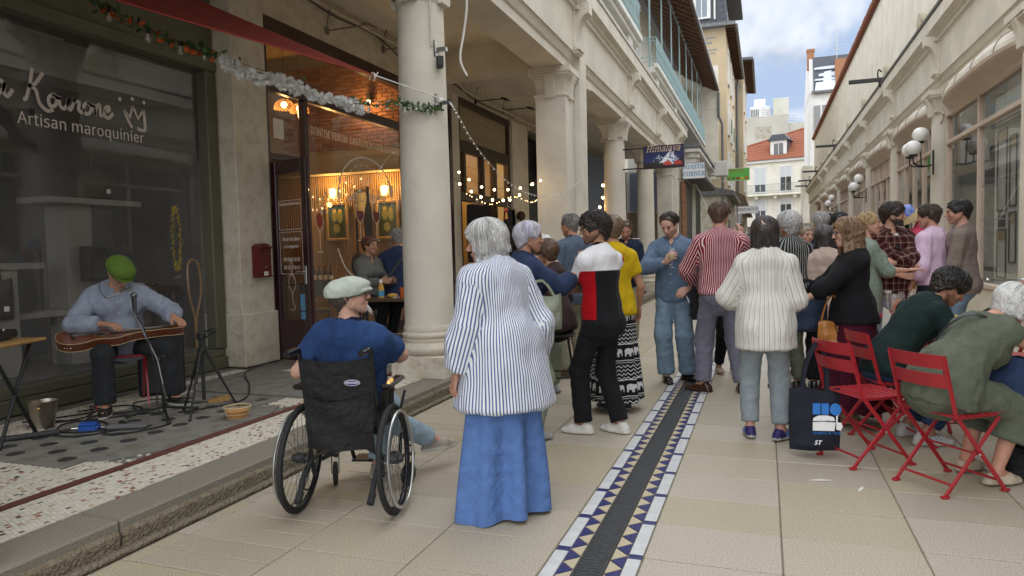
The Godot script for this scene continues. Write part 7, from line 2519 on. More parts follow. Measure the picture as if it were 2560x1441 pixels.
func make_tables() -> void:
	var c := red_chair()
	c.position = V(.62,0,-5.16)
	c.rotation.y = deg_to_rad(121)
	c.set_meta("label","empty red folding chair with a navy tote bag hanging from its back")
	copy(c,V(1.02,0,-4.74),deg_to_rad(126),"red folding chair carrying the silver-haired woman in sage")
	copy(c,V(.86,0,-5.7),deg_to_rad(106),"red folding chair under the young man in dark green")
	copy(c,V(1.95,0,-6.2),deg_to_rad(-70),"red folding chair across the table, by the shop plinth")
	copy(c,V(.98,0,-7.0),deg_to_rad(60),"red folding chair mostly hidden behind the burgundy skirt")
	red_table(V(1.74,0,-5.12),.3,"red table at the silver-haired woman's elbow")
	red_table(V(1.5,0,-6.25),.2,"red table the young man in green leans over")
	red_table(V(1.72,0,-7.65),.12,"red table with a single dark plate, in front of the pink shirt")
	red_table(V(1.32,0,-8.3),.15,"red table with carafe and wine glasses before the plaid jacket")
	var sm := thing("side_table","small red square stool table beside the burgundy skirt","table",V(.98,0,-6.5),.3)
	put("tabletop",mb().box(V(0,.6,0),V(.36,.06,.36),B0,.008),M.chair_red,sm)
	for sx in [-1.0,1.0]:
		for sz in [-1.0,1.0]: put("leg",mb().bar(V(.15 * sx,.57,.15 * sz),V(.16 * sx,0,.16 * sz),.02,.02),M.chair_red,sm)
	put("tabletop_cover",mb().box(V(0,.634,0),V(.355,.006,.355)),M.dim_white,sm)
	one("paper_napkin","white paper napkin standing on the small red table","napkin",mb(Transform3D(Basis(Vector3.UP,.4),V(.98,.64,-6.5))).prism(PV([U(-.09,0),U(.12,0),U(.05,.12),U(-.03,.25),U(-.07,.28)]),-.003,.003),M.paper)
	plate(V(1.55,.722,-6.12),"dark plate with pale food before the young man",M.paper)
	plate(V(1.7,.722,-7.5),"dark plate with yellow chips on the middle red table",M.food_yellow)
	plate(V(1.68,.722,-5.3),"dark plate with white eggs by the silver-haired woman",M.white)
	var cf := thing("water_carafe","clear square carafe on the red table before the plaid jacket","carafe",V(1.2,.721,-8.2))
	put("bottle",mb().lathe([U(.0,.0),U(.05,.0),U(.052,.16),U(.035,.19),U(.035,.2)],16),M.clear,cf)
	put("stopper",mb().lathe([U(.038,.2),U(.038,.225),U(.0,.228)],14),M.dim_white,cf)
	var cf2 := thing("spritz_jug","jug of orange drink behind the carafe","jug",V(1.3,.721,-8.32))
	put("drink",mb().lathe([U(.0,.002),U(.042,.002),U(.044,.12),U(.0,.12)],16),M.drink_orange,cf2)
	put("jug_glass",mb().lathe([U(.0,.0),U(.046,.0),U(.048,.18)],16),M.clear,cf2)
	wine_glass("wine_glass","wine glass with white wine beside the chopping board",V(1.42,.721,-8.22),.03,M.wine_white)
	wine_glass("wine_glass","empty wine glass beside the clear carafe",V(1.24,.721,-8.1),.0,M.wine_white)
	wine_glass("wine_glass","empty wine glass at the far edge of the carafe table",V(1.54,.721,-8.38),.0,M.wine_white)
	wine_glass("wine_glass","tall empty wine glass behind the orange jug",V(1.36,.721,-8.42),.0,M.wine_white)
	var bd := thing("serving_board","wooden serving board with dark platter on the carafe table","board",V(1.4,.721,-8.14),.2)
	put("board",mb().box(V(0,.012,0),V(.3,.02,.18),B0,.006),M.pine,bd)
	put("platter",mb().box(V(.02,.034,-.02),V(.2,.02,.1),B0,.008),M.brick_dark,bd)
	var mn := thing("menu_stand","little black folded stand on the young man's table","stand",V(1.36,.721,-6.2))
	put("panel",mb().bar(V(0,0,.04),V(0,.09,0),.05,.003,Vector3.RIGHT),M.steel,mn)
	put("panel",mb().bar(V(0,0,-.04),V(0,.09,0),.05,.003,Vector3.RIGHT),M.charcoal,mn)
	for i in 2:
		one("paper_scrap",["small crumpled white paper on the tiles by the empty chair","torn flat paper strip on the tiles under the empty chair"][i],"litter",mb(Transform3D(Basis(Vector3.UP,.3 + i),[V(.31,.004,-4.62),V(.52,.004,-4.5)][i])).prism(PV([U(-.06,0),U(.02,.012),U(.07,.004),U(.0,-.012)]),-.002,.002,Transform3D(Basis(Vector3.RIGHT,PI / 2),Vector3.ZERO)),M.paper)

# ---------- wheelchair ----------
func make_wheelchair() -> void:
	var t := thing("wheelchair","black manual wheelchair with silver handrims and rear pocket","wheelchair",V(-2.225,0,-3.36),deg_to_rad(-166))
	for sx in [-1.0,1.0]:
		var w := Node3D.new()
		w.name = "wheel"
		t.add_child(w,true)
		w.position = V(.27 * sx,.305,0)
		w.rotation.z = .045 * sx
		var ty := mb(Transform3D(Basis(V(0,0,1),PI / 2),Vector3.ZERO))
		var pf := []
		for i in 13: pf.append(U(.29 + .016 * cos(TAU * i / 12),.016 * sin(TAU * i / 12)))
		ty.lathe(pf,48)
		put("tyre",ty,M.rubber,w)
		pf = []
		for i in 9: pf.append(U(.272 + .008 * cos(TAU * i / 8),.012 * sin(TAU * i / 8)))
		put("rim",mb(Transform3D(Basis(V(0,0,1),PI / 2),Vector3.ZERO)).lathe(pf,48),M.black_gloss,w)
		pf = []
		for i in 9: pf.append(U(.262 + .0095 * cos(TAU * i / 8),-.042 * sx + .0095 * sin(TAU * i / 8)))
		put("handrim",mb(Transform3D(Basis(V(0,0,1),PI / 2),Vector3.ZERO)).lathe(pf,48),M.handrim,w)
		for i in 6: put("handrim_tab",mb().bar(V(.042 * sx,.262 * sin(TAU * i / 6),.262 * cos(TAU * i / 6)),V(.0,.27 * sin(TAU * i / 6),.27 * cos(TAU * i / 6)),.01,.01),M.black,w)
		put("hub",mb(Transform3D(Basis(V(0,0,1),PI / 2),Vector3.ZERO)).lathe([U(0,-.05),U(.02,-.05),U(.022,-.03),U(.03,-.025),U(.03,.025),U(.022,.03),U(.022,.05),U(0,.05)],16),M.charcoal,w)
		for i in 28:
			var a := TAU * i / 28
			var b := a + (.5 if i % 2 else -.5)
			put("spoke",mb().tube([V(.022 * (1 if i % 4 < 2 else -1),.026 * sin(b),.026 * cos(b)),V(0,.27 * sin(a),.27 * cos(a))],.0016,4,false),M.steel_dark,w)
		# frame of this side
		put("side_frame",mb().tube(spl([V(.2 * sx,.95,-.14),V(.2 * sx,.6,-.06),V(.2 * sx,.32,-.02),V(.2 * sx,.2,.02)],4),.013,8).tube(spl([V(.2 * sx,.3,-.02),V(.21 * sx,.28,.2),V(.21 * sx,.2,.4)],4),.013,8).tube(spl([V(.2 * sx,.5,-.04),V(.2 * sx,.5,.36),V(.19 * sx,.42,.47),V(.15 * sx,.14,.56)],4),.013,8),M.black_gloss,t)
		put("push_handle",mb().tube([V(.2 * sx,.93,-.13),V(.2 * sx,.945,-.16),V(.2 * sx,.945,-.2)],.013,8).tube([V(.2 * sx,.945,-.19),V(.2 * sx,.94,-.3)],.018,10),M.black_gloss,t)
		put("armrest",mb().box(V(.25 * sx,.72,.1),V(.065,.03,.32),B0,.012),M.black_gloss,t)
		put("armrest_post",mb().tube([V(.22 * sx,.5,.1),V(.25 * sx,.71,.1)],.012,6).span(V(.205 * sx,.5,-.02),V(.21 * sx,.68,.26)),M.black,t)
		put("anti_tipper",mb().tube(spl([V(.2 * sx,.3,-.02),V(.2 * sx,.24,-.14),V(.2 * sx,.16,-.2)],4),.016,8).tube([V(.2 * sx,.17,-.19),V(.2 * sx,.13,-.235)],.021,8),M.rubber,t)
		var cst := Node3D.new()
		cst.name = "caster"
		t.add_child(cst,true)
		cst.position = V(.235 * sx,.075,.44)
		cst.rotation.y = .3 * sx
		put("caster_wheel",mb(Transform3D(Basis(V(0,0,1),PI / 2),Vector3.ZERO)).lathe([U(0,-.014),U(.06,-.014),U(.073,-.01),U(.075,0),U(.073,.01),U(.06,.014),U(0,.014)],24),M.rubber,cst)
		put("caster_fork",mb().bar(V(.022,0,0),V(.022,.12,.03),.005,.03).bar(V(-.022,0,0),V(-.022,.12,.03),.005,.03).box(V(0,.12,.03),V(.05,.012,.035)),M.black,cst)
		put("footplate",mb().box(V(.09 * sx,.13,.6),V(.14,.014,.15),B0,.005),M.black,t)
		put("brake_lever",mb().tube([V(.23 * sx,.5,.3),V(.25 * sx,.62,.36)],.009,6),M.black,t)
	put("cross_brace",mb().tube([V(-.2,.5,.14),V(.2,.26,.14)],.012,6).tube([V(.2,.5,.12),V(-.2,.26,.12)],.012,6),M.black,t)
	put("seat",mb().box(V(0,.475,.16),V(.4,.05,.42),B0,.018),M.black_cloth,t)
	var bk := mb()
	var pk := mb()
	for k in 10: # sagging back canvas and its pocket
		for j in 8:
			var p := []
			for e in [[k,j],[k + 1,j],[k + 1,j + 1],[k,j + 1]]:
				var u: float = -.2 + .04 * e[0]
				var f: float = e[1] / 8.0
				p.append(V(u,lerpf(.9,.5,f) - .02 * cos(u * 8.0) * (1.0 if e[1] == 0 else .0),lerpf(-.13,-.055,f) - .035 * (1.0 - (u / .2) ** 2.0) - .012))
			bk.quad(p[0],p[1],p[2],p[3],V(0,0,-1))
			p = []
			for e in [[k,j],[k + 1,j],[k + 1,j + 1],[k,j + 1]]:
				var u: float = -.19 + .038 * e[0]
				var f: float = e[1] / 8.0
				p.append(V(u,lerpf(.7 - .04 * (1.0 - (u / .19) ** 2.0),.38,f),lerpf(-.12,-.075,f) - .045 * (1.0 - (u / .19) ** 2.0) - .012 * sin(f * 7.0 + u * 20.0)))
			pk.quad(p[0],p[1],p[2],p[3],V(0,0,-1))
	put("back_canvas",bk,M.black_cloth,t)
	put("rear_pocket",pk,M.black_cloth,t)
	var lg := Node3D.new()
	lg.name = "maker_badge"
	t.add_child(lg,true)
	lg.position = V(-.1,.765,-.162)
	lg.rotation = V(.13,PI,0)
	var el := PackedVector2Array()
	var el2 := PackedVector2Array()
	for i in 24:
		el.append(U(.044 * cos(TAU * i / 24),.017 * sin(TAU * i / 24)))
		el2.append(U(.041 * cos(TAU * i / 24),.0145 * sin(TAU * i / 24)))
	put("badge_edge",mb().prism(el,.0,.002),M.white,lg)
	put("badge_field",mb().prism(el2,.001,.003),M.badge_blue,lg)
	words_on(lg,"badge_lettering","INVACARE",.014,TF(V(0,-.007,.003)),M.white,false,true,HORIZONTAL_ALIGNMENT_CENTER)

# ---------- the musician's kit ----------
func make_music() -> void:
	var mt := Transform3D(Basis(Vector3.UP,deg_to_rad(50)),V(-5.42,STEP,-4.68))
	var g := thing("lap_guitar","glossy brown hollow-neck guitar lying flat across the musician's lap","guitar")
	g.transform = mt * Transform3D(Basis(Vector3.UP,.12) * Basis(V(0,0,1),.03) * Basis(Vector3.RIGHT,.28) * Basis.from_scale(Vector3.ONE * .9),V(-.16,.635,.31))
	var half := [[-.33,.0],[-.325,.08],[-.28,.155],[-.2,.185],[-.12,.17],[-.04,.125],[.02,.115],[.1,.135],[.17,.125],[.24,.085],[.34,.05],[.56,.034],[.6,.034],[.62,.04],[.72,.04],[.74,.02]]
	var pts := []
	for p in half: pts.append(U(p[0],p[1]))
	for i in range(half.size() - 1,-1,-1): pts.append(U(half[i][0],-half[i][1]))
	var sm := spl(pts,4)
	var ol := PackedVector2Array()
	for p in sm:
		if ol.is_empty() or ol[-1].distance_to(p) > .002: ol.append(p)
	if ol[0].distance_to(ol[-1]) < .003: ol.remove_at(ol.size() - 1)
	var flat := Transform3D(Basis(Vector3.RIGHT,-PI / 2),Vector3.ZERO)
	put("body",mb().prism(ol,-.035,.035,flat),M.guitar_side,g)
	put("soundboard",mb().prism(ol,.035,.04,flat),M.guitar,g)
	put("binding",mb().tube(ol3(ol,.039),.0035,5,false).tube(ol3(ol,-.034),.0035,5,false),M.binding,g)
	put("sound_hole",mb(TF(V(.02,.0405,0))).lathe([U(0,.001),U(.045,.001)],24),M.black,g)
	put("rosette",mb(TF(V(.02,.0405,0))).lathe([U(.045,.0015),U(.053,.0015)],24),M.binding,g)
	put("bridge",mb().box(V(-.2,.046,0),V(.03,.012,.15),B0,.003),M.dark_wood,g)
	put("fretboard",mb().box(V(.35,.043,0),V(.5,.006,.052)),M.dark_wood,g)
	for i in 6: put("string",mb().tube([V(-.2,.055,-.024 + .0096 * i),V(.6,.053,-.018 + .0072 * i)],.0009,4,false),M.steel,g)
	for i in 6: put("tuning_peg",mb().tube([V(.64 + .035 * (i % 3),.035,.04 * (1 if i < 3 else -1)),V(.64 + .035 * (i % 3),.035,.062 * (1 if i < 3 else -1))],.006,6),M.chrome,g)
	for i in 3: put("control_knob",mb().ball(V(-.28 + .022 * i,.0,.15 + .012 * i),.008,8,6),M.chrome,g)
	var hr := thing("harmonica_holder","neck-worn harmonica holder below the musician's chin","harmonica holder")
	hr.transform = mt * Transform3D(Basis(Vector3.UP,.35),V(.03,.98,.36))
	put("harmonica",mb().box(V(.02,.06,.03),V(.11,.02,.026),Basis(V(0,0,1),.3),.004),M.chrome,hr)
	put("neck_bow",mb().tube(spl([V(-.12,-.01,.02),V(-.12,.02,-.08),V(-.09,.1,-.22),V(.0,.12,-.28),V(.09,.1,-.22),V(.1,.04,-.08),V(.07,.06,.02)],5),.004,6),M.steel,hr)
	put("cross_bar",mb().tube([V(-.12,.0,.03),V(.08,.08,.03)],.006,6),M.steel,hr)
	var sc := thing("folding_chair","dark red folding chair under the musician","chair")
	sc.transform = mt
	for sx in [-1.0,1.0]:
		put("leg",mb().bar(V(.2 * sx,.8,-.24),V(.2 * sx,.0,.2),.014,.022),M.chair_red,sc)
		put("leg",mb().bar(V(.18 * sx,.44,.17),V(.18 * sx,.0,-.22),.014,.022),M.chair_red,sc)
	put("seat",mb().box(V(0,.445,.0),V(.4,.02,.38),B0,.006),M.chair_red,sc)
	put("backrest",mb().box(V(0,.74,-.235),V(.42,.16,.012),B0,.004),M.chair_red,sc)
	var st := thing("microphone_stand","black boom microphone stand in front of the musician","mic stand",V(-4.6,STEP,-4.36))
	for i in 3:
		var a := TAU * i / 3 + .9
		put("foot",mb().tube([V(0,.09,0),V(.3 * sin(a),.018,.3 * cos(a))],.011,6).ball(V(.3 * sin(a),.018,.3 * cos(a)),.018,8,6),M.black,st)
	put("pole",mb().tube([V(0,.05,0),V(.06,.49,.08)],.012,8),M.black,st)
	put("clamp",mb().ball(V(.06,.49,.08),.026,10,8).tube([V(.06,.49,.08),V(.12,.52,.1)],.01,6),M.black,st)
	put("boom",mb().tube([V(.2,.24,.18),V(.06,.49,.1),V(-.08,.88,.18)],.008,8),M.steel_dark,st)
	put("counterweight",mb().tube([V(.21,.22,.185),V(.16,.31,.16)],.014,8),M.black,st)
	var mc := thing("microphone","silver-grilled microphone on the boom near his chin","microphone",V(-4.67,STEP + .86,-4.19))
	put("handle",mb().tube([V(0,0,0),V(-.05,.12,-.04)],[.013,.02],12),M.black,mc)
	put("grille",mb().ball(V(-.058,.145,-.048),.027,14,10),M.steel_dark,mc)
	var tr := thing("camera_tripod","black tripod beside the musician's outstretched foot","tripod",V(-4.37,STEP,-4.55))
	for i in 3:
		var a := TAU * i / 3 + .35
		var d := V(sin(a),0,cos(a))
		put("leg",mb().tube([V(0,.52,0) + d * .03,d * .14 + V(0,.28,0)],.013,8).tube([d * .13 + V(0,.3,0),d * .27 + V(0,.01,0)],.009,8).ball(d * .27 + V(0,.012,0),.014,8,6),M.black,tr)
	put("column",mb().tube([V(0,.12,0),V(0,.62,0)],.014,8).box(V(0,.53,0),V(.06,.05,.06),B0,.01),M.black,tr)
	put("head",mb().box(V(0,.65,0),V(.07,.06,.06),B0,.012).tube([V(.03,.63,0),V(.2,.7,.04)],.007,6).box(V(.1,.7,0),V(.09,.012,.05),Basis(V(0,0,1),.3)),M.black,tr)
	put("label_strip",mb().bar(V(.05,.24,.14),V(.035,.36,.1),.02,.004,V(0,0,1)),M.white,tr)
	var bk := thing("wire_basket","wire tip basket lined with orange cloth on the mosaic","basket",V(-3.99,STEP + .004,-4.5))
	var wb := mb()
	for i in 28:
		var a := TAU * i / 28
		wb.tube([V(.075 * cos(a),.004,.075 * sin(a)),V(.1 * cos(a),.085,.1 * sin(a))],.0018,4,false)
	for q in [[.075,.004],[.085,.035],[.095,.065],[.102,.088]]:
		wb.tube(ring_pts(V(0,q[1],0),Basis(),q[0],q[0],28),.0028,5,false)
	put("wire_frame",wb,M.tan_mesh,bk)
	put("rim",mb().tube(ring_pts(V(0,.09,0),Basis(),.103,.103,32),.0055,6,false),M.tan_mesh,bk)
	put("lining",mb().lathe([U(0,.006),U(.068,.006),U(.088,.06),U(.06,.05),U(0,.03)],20),M.food_orange,bk)
	var pd := thing("effects_pedal","small blue effects pedal on the dotted slab","pedal",V(-4.82,STEP + .0035,-3.86),.5)
	put("housing",mb().box(V(0,.022,0),V(.13,.044,.09),B0,.006),M.pedal_blue,pd)
	put("treadle",mb().box(V(.0,.056,.02),V(.12,.02,.05),Basis(Vector3.RIGHT,.25),.005),M.pedal_blue,pd)
	put("knob",mb().lathe([U(.01,.044),U(.01,.06),U(0,.06)],10,V(.03,0,-.03)),M.steel,pd)
	for sx in [-1.0,1.0]: put("jack",mb().tube([V(.06 * sx,.025,0),V(.12 * sx,.025,.01)],.008,8),M.chrome,pd)
	var ws := thing("foot_stomp_pad","grey padded case with harmonica lying on the slab","case",V(-4.57,STEP + .0035,-3.98),.45)
	put("case_body",mb().box(V(0,.022,0),V(.3,.044,.11),B0,.02),M.case_grey,ws)
	var hm := thing("harmonica","spare harmonica on the grey case","harmonica",V(-4.6,STEP + .05,-3.97),.2)
	put("comb",mb().box(V(0,.009,0),V(.07,.012,.026),B0,.003),M.black,hm)
	put("cover",mb().box(V(0,.017,0),V(.066,.006,.024),B0,.003),M.chrome,hm)
	var fs := thing("foot_rest","small pale wooden wedge under the musician's shoe","wedge",V(-4.62,STEP,-4.98),.9)
	put("wedge",mb().prism(PV([U(-.09,0),U(.09,0),U(.09,.05),U(-.09,.02)]),-.05,.05),M.pine,fs)
	var am := thing("speaker_cabinet","black speaker cabinet behind the musician's legs","speaker",V(-5.5,STEP,-5.2),.85)
	put("cabinet",mb().box(V(0,.3,0),V(.4,.6,.32),B0,.02),M.black_cloth,am)
	put("grille",mb().box(V(0,.3,.162),V(.36,.54,.012),B0,.005),M.charcoal,am)
	var bu := thing("ice_bucket","brushed metal bucket with ring handle by the table legs","bucket",V(-5.3,STEP,-3.86))
	put("pail",mb().lathe([U(0,.003),U(.07,.0),U(.1,.2),U(.106,.205),U(.106,.212),U(.097,.208),U(.068,.01),U(0,.01)],28),M.bucket,bu)
	put("ring_handle",mb().ball(V(.07,.165,.085),.016,8,6),M.brass,bu)
	var tb := thing("folding_table","pale wooden-topped table with mixer at the window edge","table",V(-5.28,STEP,-3.35),.35)
	put("tabletop",mb().box(V(0,.72,0),V(.75,.025,.5),B0,.008),M.pine,tb)
	for sx in [-1.0,1.0]:
		for sg in [-1.0,1.0]: put("leg",mb().tube([V(.28 * sx,.7,.2 * sg),V(.3 * sx,0,-.2 * sg)],.014,6),M.black,tb)
	var mx := thing("audio_mixer","black audio mixer with small knobs on the wooden table","mixer",V(-5.3,STEP + .735,-3.35),.35)
	put("mixer_body",mb().box(V(0,.03,0),V(.5,.06,.3),Basis(Vector3.RIGHT,.1),.01),M.black,mx)
	for i in 20: put("knob",mb().lathe([U(.009,.06),U(.008,.08),U(0,.08)],8,V(-.2 + .044 * (i % 10),0,-.08 + .1 * (i / 10))),M.dim_white if i % 3 else M.steel,mx)
	var cs := [[[-5.4,-4.0],[-5.0,-4.1],[-4.7,-3.9],[-4.95,-3.75],[-5.2,-3.95],[-5.0,-4.25],[-4.75,-4.5]],[[-4.9,-3.86],[-5.2,-4.2],[-5.0,-4.5],[-5.3,-4.6],[-5.5,-4.3]],[[-4.7,-3.88],[-4.55,-3.78],[-4.4,-3.9],[-4.35,-4.15],[-4.5,-4.3]],[[-5.2,-3.7],[-4.95,-3.66],[-4.7,-3.72],[-4.55,-4.05]],[[-4.6,-4.5],[-4.4,-5.0],[-4.8,-5.6],[-5.5,-6.4],[-5.65,-7.4],[-5.6,-9.0]],[[-5.1,-4.3],[-4.9,-4.6],[-5.15,-4.9],[-5.3,-4.7],[-5.0,-4.45]],[[-5.6,-3.9],[-5.35,-4.35],[-5.6,-4.5],[-5.25,-4.2],[-5.4,-3.8]]]
	var nm := ["from the bucket to the mic stand","looping under the folding seat","between the blue pedal and the mic stand","trailing past the blue pedal towards the case","running along the wall to the bistro door","coiled behind the musician's foot","tangled beside the metal bucket"]
	for i in cs.size():
		var p := []
		for q in cs[i]: p.append(V(q[0],STEP + .0105 + .002 * (i % 3),q[1]))
		one("audio_cable","black cable " + nm[i],"cable",mb().tube(spl(p,7),.0065,6),M.rubber,"cables on the arcade floor")
	one("audio_cable","black cable hanging from the microphone boom","cable",mb().tube(spl([V(-4.64,1.0,-4.18),V(-4.5,.9,-4.12),V(-4.45,.55,-4.16),V(-4.5,.3,-4.2),V(-4.4,.178,-4.2)],6),.005,6),M.rubber,"cables on the arcade floor")
	one("cable_duct","thick black padded cable sleeve at the slab edge","cable sleeve",mb().tube(spl([V(-5.3,STEP + .025,-3.3),V(-5.1,STEP + .025,-3.5),V(-4.95,STEP + .022,-3.72)],5),.022,8),M.charcoal)

func ol3(ol: PackedVector2Array,y: float) -> Array:
	var o := []
	for p in ol: o.append(V(p.x,y,-p.y))
	o.append(o[0])
	return o

# ---------- overhead: sail, garlands, lights ----------
func make_overhead() -> void:
	var sl := thing("shade_sail","red triangular shade sail stretched to the first column","shade sail",V(-4.2,3.4,-5.0))
	var P := [V(-3.48,3.15,-5.98),V(-5.18,3.55,-2.75),V(-5.6,4.2,-3.3)]
	var m := shift(sl)
	var n := 14
	for i in n:
		for j in n - i:
			var g := func(a: int,b: int) -> Vector3:
				var u := float(a) / n
				var w := float(b) / n
				var q: Vector3 = P[0] * (1 - u - w) + P[1] * u + P[2] * w
				return q + V(.0,-.1,-.05) * (u * w + (1 - u - w) * (u + w)) * .7
			m.tri(g.call(i,j),g.call(i + 1,j),g.call(i,j + 1),V(.3,-1,.3),V(.3,-1,.3),V(.3,-1,.3))
			if i + j < n - 1: m.tri(g.call(i + 1,j),g.call(i + 1,j + 1),g.call(i,j + 1),V(.3,-1,.3),V(.3,-1,.3),V(.3,-1,.3))
	put("canvas",m,M.sail_red,sl)
	put("hem_cord",shift(sl).tube([P[0],(P[0] + P[1]) / 2 + V(0,-.02,0),P[1]],.006,5),M.sail_red,sl)
	var rp := thing("white_rope","white rope knotted from the sail corner to the column hook","rope",V(-3.3,3.0,-6.3))
	put("line",shift(rp).tube([P[0],V(-3.1,3.02,-6.62)],.006,6),M.rope_white,rp)
	put("knot",shift(rp).ball(P[0] + V(-.01,.0,.01),.018,8,6).tube(spl([P[0],P[0] + V(-.03,.03,.02),P[0] + V(-.06,-.04,.03)],4),.005,5).tube(spl([P[0],P[0] + V(.02,.035,.0),P[0] + V(-.02,-.05,.02)],4),.005,5),M.rope_white,rp)
	put("knot",shift(rp).ball(V(-3.1,3.0,-6.6),.03,10,8).tube(ring_pts(V(-3.1,2.98,-6.6),Basis(V(0,0,1),.5),.04,.05,12),.007,5,false),M.rope_white,rp)
	var hk := thing("column_hook","galvanised hook plate on the first column","hook",V(-3.13,2.95,-6.62))
	put("plate",mb().box(V(-.03,.05,.0),V(.02,.16,.06),B0,.004),M.steel,hk)
	put("arm",mb().box(V(.04,.03,.0),V(.14,.035,.035),B0,.004),M.steel_dark,hk)
	var fl := thing("small_floodlight","small black floodlight clipped high on the first column","floodlight",V(-3.13,3.42,-6.64))
	put("bracket",mb().box(V(-.03,.12,0),V(.02,.16,.07)).box(V(.03,.1,0),V(.12,.04,.05)),M.steel,fl)
	put("housing",mb().box(V(.02,-.03,.02),V(.07,.11,.11),Basis(Vector3.UP,.5),.01),M.black,fl)
	# garland
	var gp := [V(-5.2,3.72,-4.05),V(-5.074,3.558,-4.249),V(-4.952,3.43,-4.448),V(-4.791,3.315,-4.692),V(-4.666,3.27,-4.868),V(-4.571,3.251,-4.997),V(-4.409,3.161,-5.203),V(-4.213,3.088,-5.442),V(-4.049,3.039,-5.632),V(-3.825,2.936,-5.88),V(-3.64,2.91,-6.079),V(-3.416,2.933,-6.314),V(-3.24,2.898,-6.49),V(-3.104,2.95,-6.62)]
	var gl := thing("flower_garland","garland of orange, white and green artificial blossoms leading to the column","garland",V(-4.2,3.1,-5.4))
	var path := spl(gp,12)
	put("stem",shift(gl).tube(path,.004,5),M.leaf_dark,gl)
	rng.seed = 60
	var leafm := mb()
	leafm.prism(PV([U(0,0),U(.009,.012),U(.01,.024),U(.0,.042),U(-.01,.024),U(-.009,.012)]),-.0006,.0006)
	var lm := leafm.mesh()
	var fm := mb()
	for i in 5:
		var a := TAU * i / 5
		fm.x = Transform3D(Basis(V(0,0,1),a),Vector3.ZERO)
		fm.prism(PV([U(0,0),U(.009,.008),U(.008,.018),U(-.008,.018),U(-.009,.008)]),-.0006,.0006,Transform3D(Basis(Vector3.RIGHT,.5),Vector3.ZERO))
	fm.x = Transform3D()
	fm.ball(V(0,0,.003),.005,8,6)
	var om := fm.mesh()
	var wm := mb()
	for i in 46: # a shaggy white blossom head of many petals
		var d := V(rng.randf_range(-1,1),rng.randf_range(-1,1),rng.randf_range(-1,1)).normalized()
		var bs := Basis.looking_at(d,Vector3.UP if absf(d.y) < .9 else Vector3.RIGHT) * Basis(V(0,0,1),rng.randf() * TAU)
		wm.x = Transform3D(bs,d * .008)
		wm.prism(PV([U(0,0),U(.008,.014),U(.015,.036),U(.006,.03),U(0,.042),U(-.007,.03),U(-.015,.034),U(-.008,.014)]),-.0005,.0005,Transform3D(Basis(Vector3.RIGHT,rng.randf_range(-1.6,-.6)),Vector3.ZERO))
	var wmm := wm.mesh()
	var np := path.size()
	for i in np:
		var f := float(i) / np
		var p: Vector3 = path[i] - gl.position
		var rnd := func() -> Basis: return Basis(V(rng.randf_range(-1,1),rng.randf_range(-1,1),rng.randf_range(-1,1)).normalized(),rng.randf() * TAU)
		var jit := func(r: float) -> Vector3: return V(rng.randf_range(-r,r),rng.randf_range(-r,r),rng.randf_range(-r,r))
		if f < .41:
			for k in 2: put("leaf",lm,M.leaf if rng.randf() < .6 else M.leaf_dark,gl).transform = Transform3D((rnd.call() as Basis).scaled(Vector3.ONE * 1.5),p + jit.call(.035))
			if i % 3 == 0: put("orange_flower",om,M.flower_orange,gl).transform = Transform3D((rnd.call() as Basis).scaled(Vector3.ONE * 1.7),p + jit.call(.035))
		elif f < .74:
			if i % 2 == 0: put("white_blossom",wmm,M.petal,gl).transform = Transform3D((rnd.call() as Basis).scaled(Vector3.ONE * rng.randf_range(1.1,1.6)),p + jit.call(.03) + V(0,-.03,0))
			if i % 6 == 0: put("leaf",lm,M.leaf,gl).transform = Transform3D((rnd.call() as Basis).scaled(Vector3.ONE * 1.5),p + jit.call(.04) + V(0,.03,0))
		else:
			for k in 3: put("leaf",lm,M.leaf if rng.randf() < .7 else M.leaf_dark,gl).transform = Transform3D((rnd.call() as Basis).scaled(Vector3.ONE * 1.3),p + jit.call(.035))
			if i % 2 == 0: put("small_flower",om,M.petal,gl).transform = Transform3D((rnd.call() as Basis).scaled(Vector3.ONE * .8),p + jit.call(.035))
	var fs := thing("festoon_lights","unlit festoon bulbs strung along the flower garland","string lights",V(-4.2,3.1,-5.4))
	var cord := []
	for i in gp.size(): cord.append(gp[i] + V(.0,.03,.0))
	put("cord",shift(fs).tube(spl(cord,6),.0035,5),M.black,fs)
	for i in 12:
		var q: Vector3 = spl(cord,6)[4 + int(i * 6.3)]
		var bl := Node3D.new()
		bl.name = "bulb"
		fs.add_child(bl,true)
		bl.position = q - fs.position
		put("socket",mb().lathe([U(0,0),U(.014,0),U(.016,-.03),U(.012,-.04)],10),M.black,bl)
		put("glass_envelope",mb().lathe([U(.012,-.04),U(.022,-.075),U(.024,-.095),U(.016,-.112),U(0,-.118)],12),M.clear,bl)
		put("filament_core",mb().lathe([U(.003,-.04),U(.007,-.07),U(.003,-.095),U(0,-.096)],8),M.dim_white,bl)
	# white ball string from the first column to the square pillar
	var sp := [V(-3.03,3.0,-6.66),V(-2.99,2.886,-6.75),V(-3.091,2.708,-7.365),V(-3.196,2.533,-8.169),V(-3.262,2.385,-8.988),V(-3.26,2.304,-9.721),V(-3.2,2.28,-10.266),V(-3.06,2.348,-10.866),V(-2.95,2.61,-11.7),V(-3.0,2.8,-12.1)]
	ball_string("white_ball_lights","string of small white ball lights sagging from first column to square pillar",sp,44,M.bulb_off,.011)
	ball_string("white_ball_lights","string of small white ball lights looping inside the bistro window",[V(-3.6,2.8,-6.9),V(-4.4,2.2,-7.1),V(-5.2,2.0,-7.5),V(-5.6,2.35,-8.2)],16,M.bulb_off,.011)
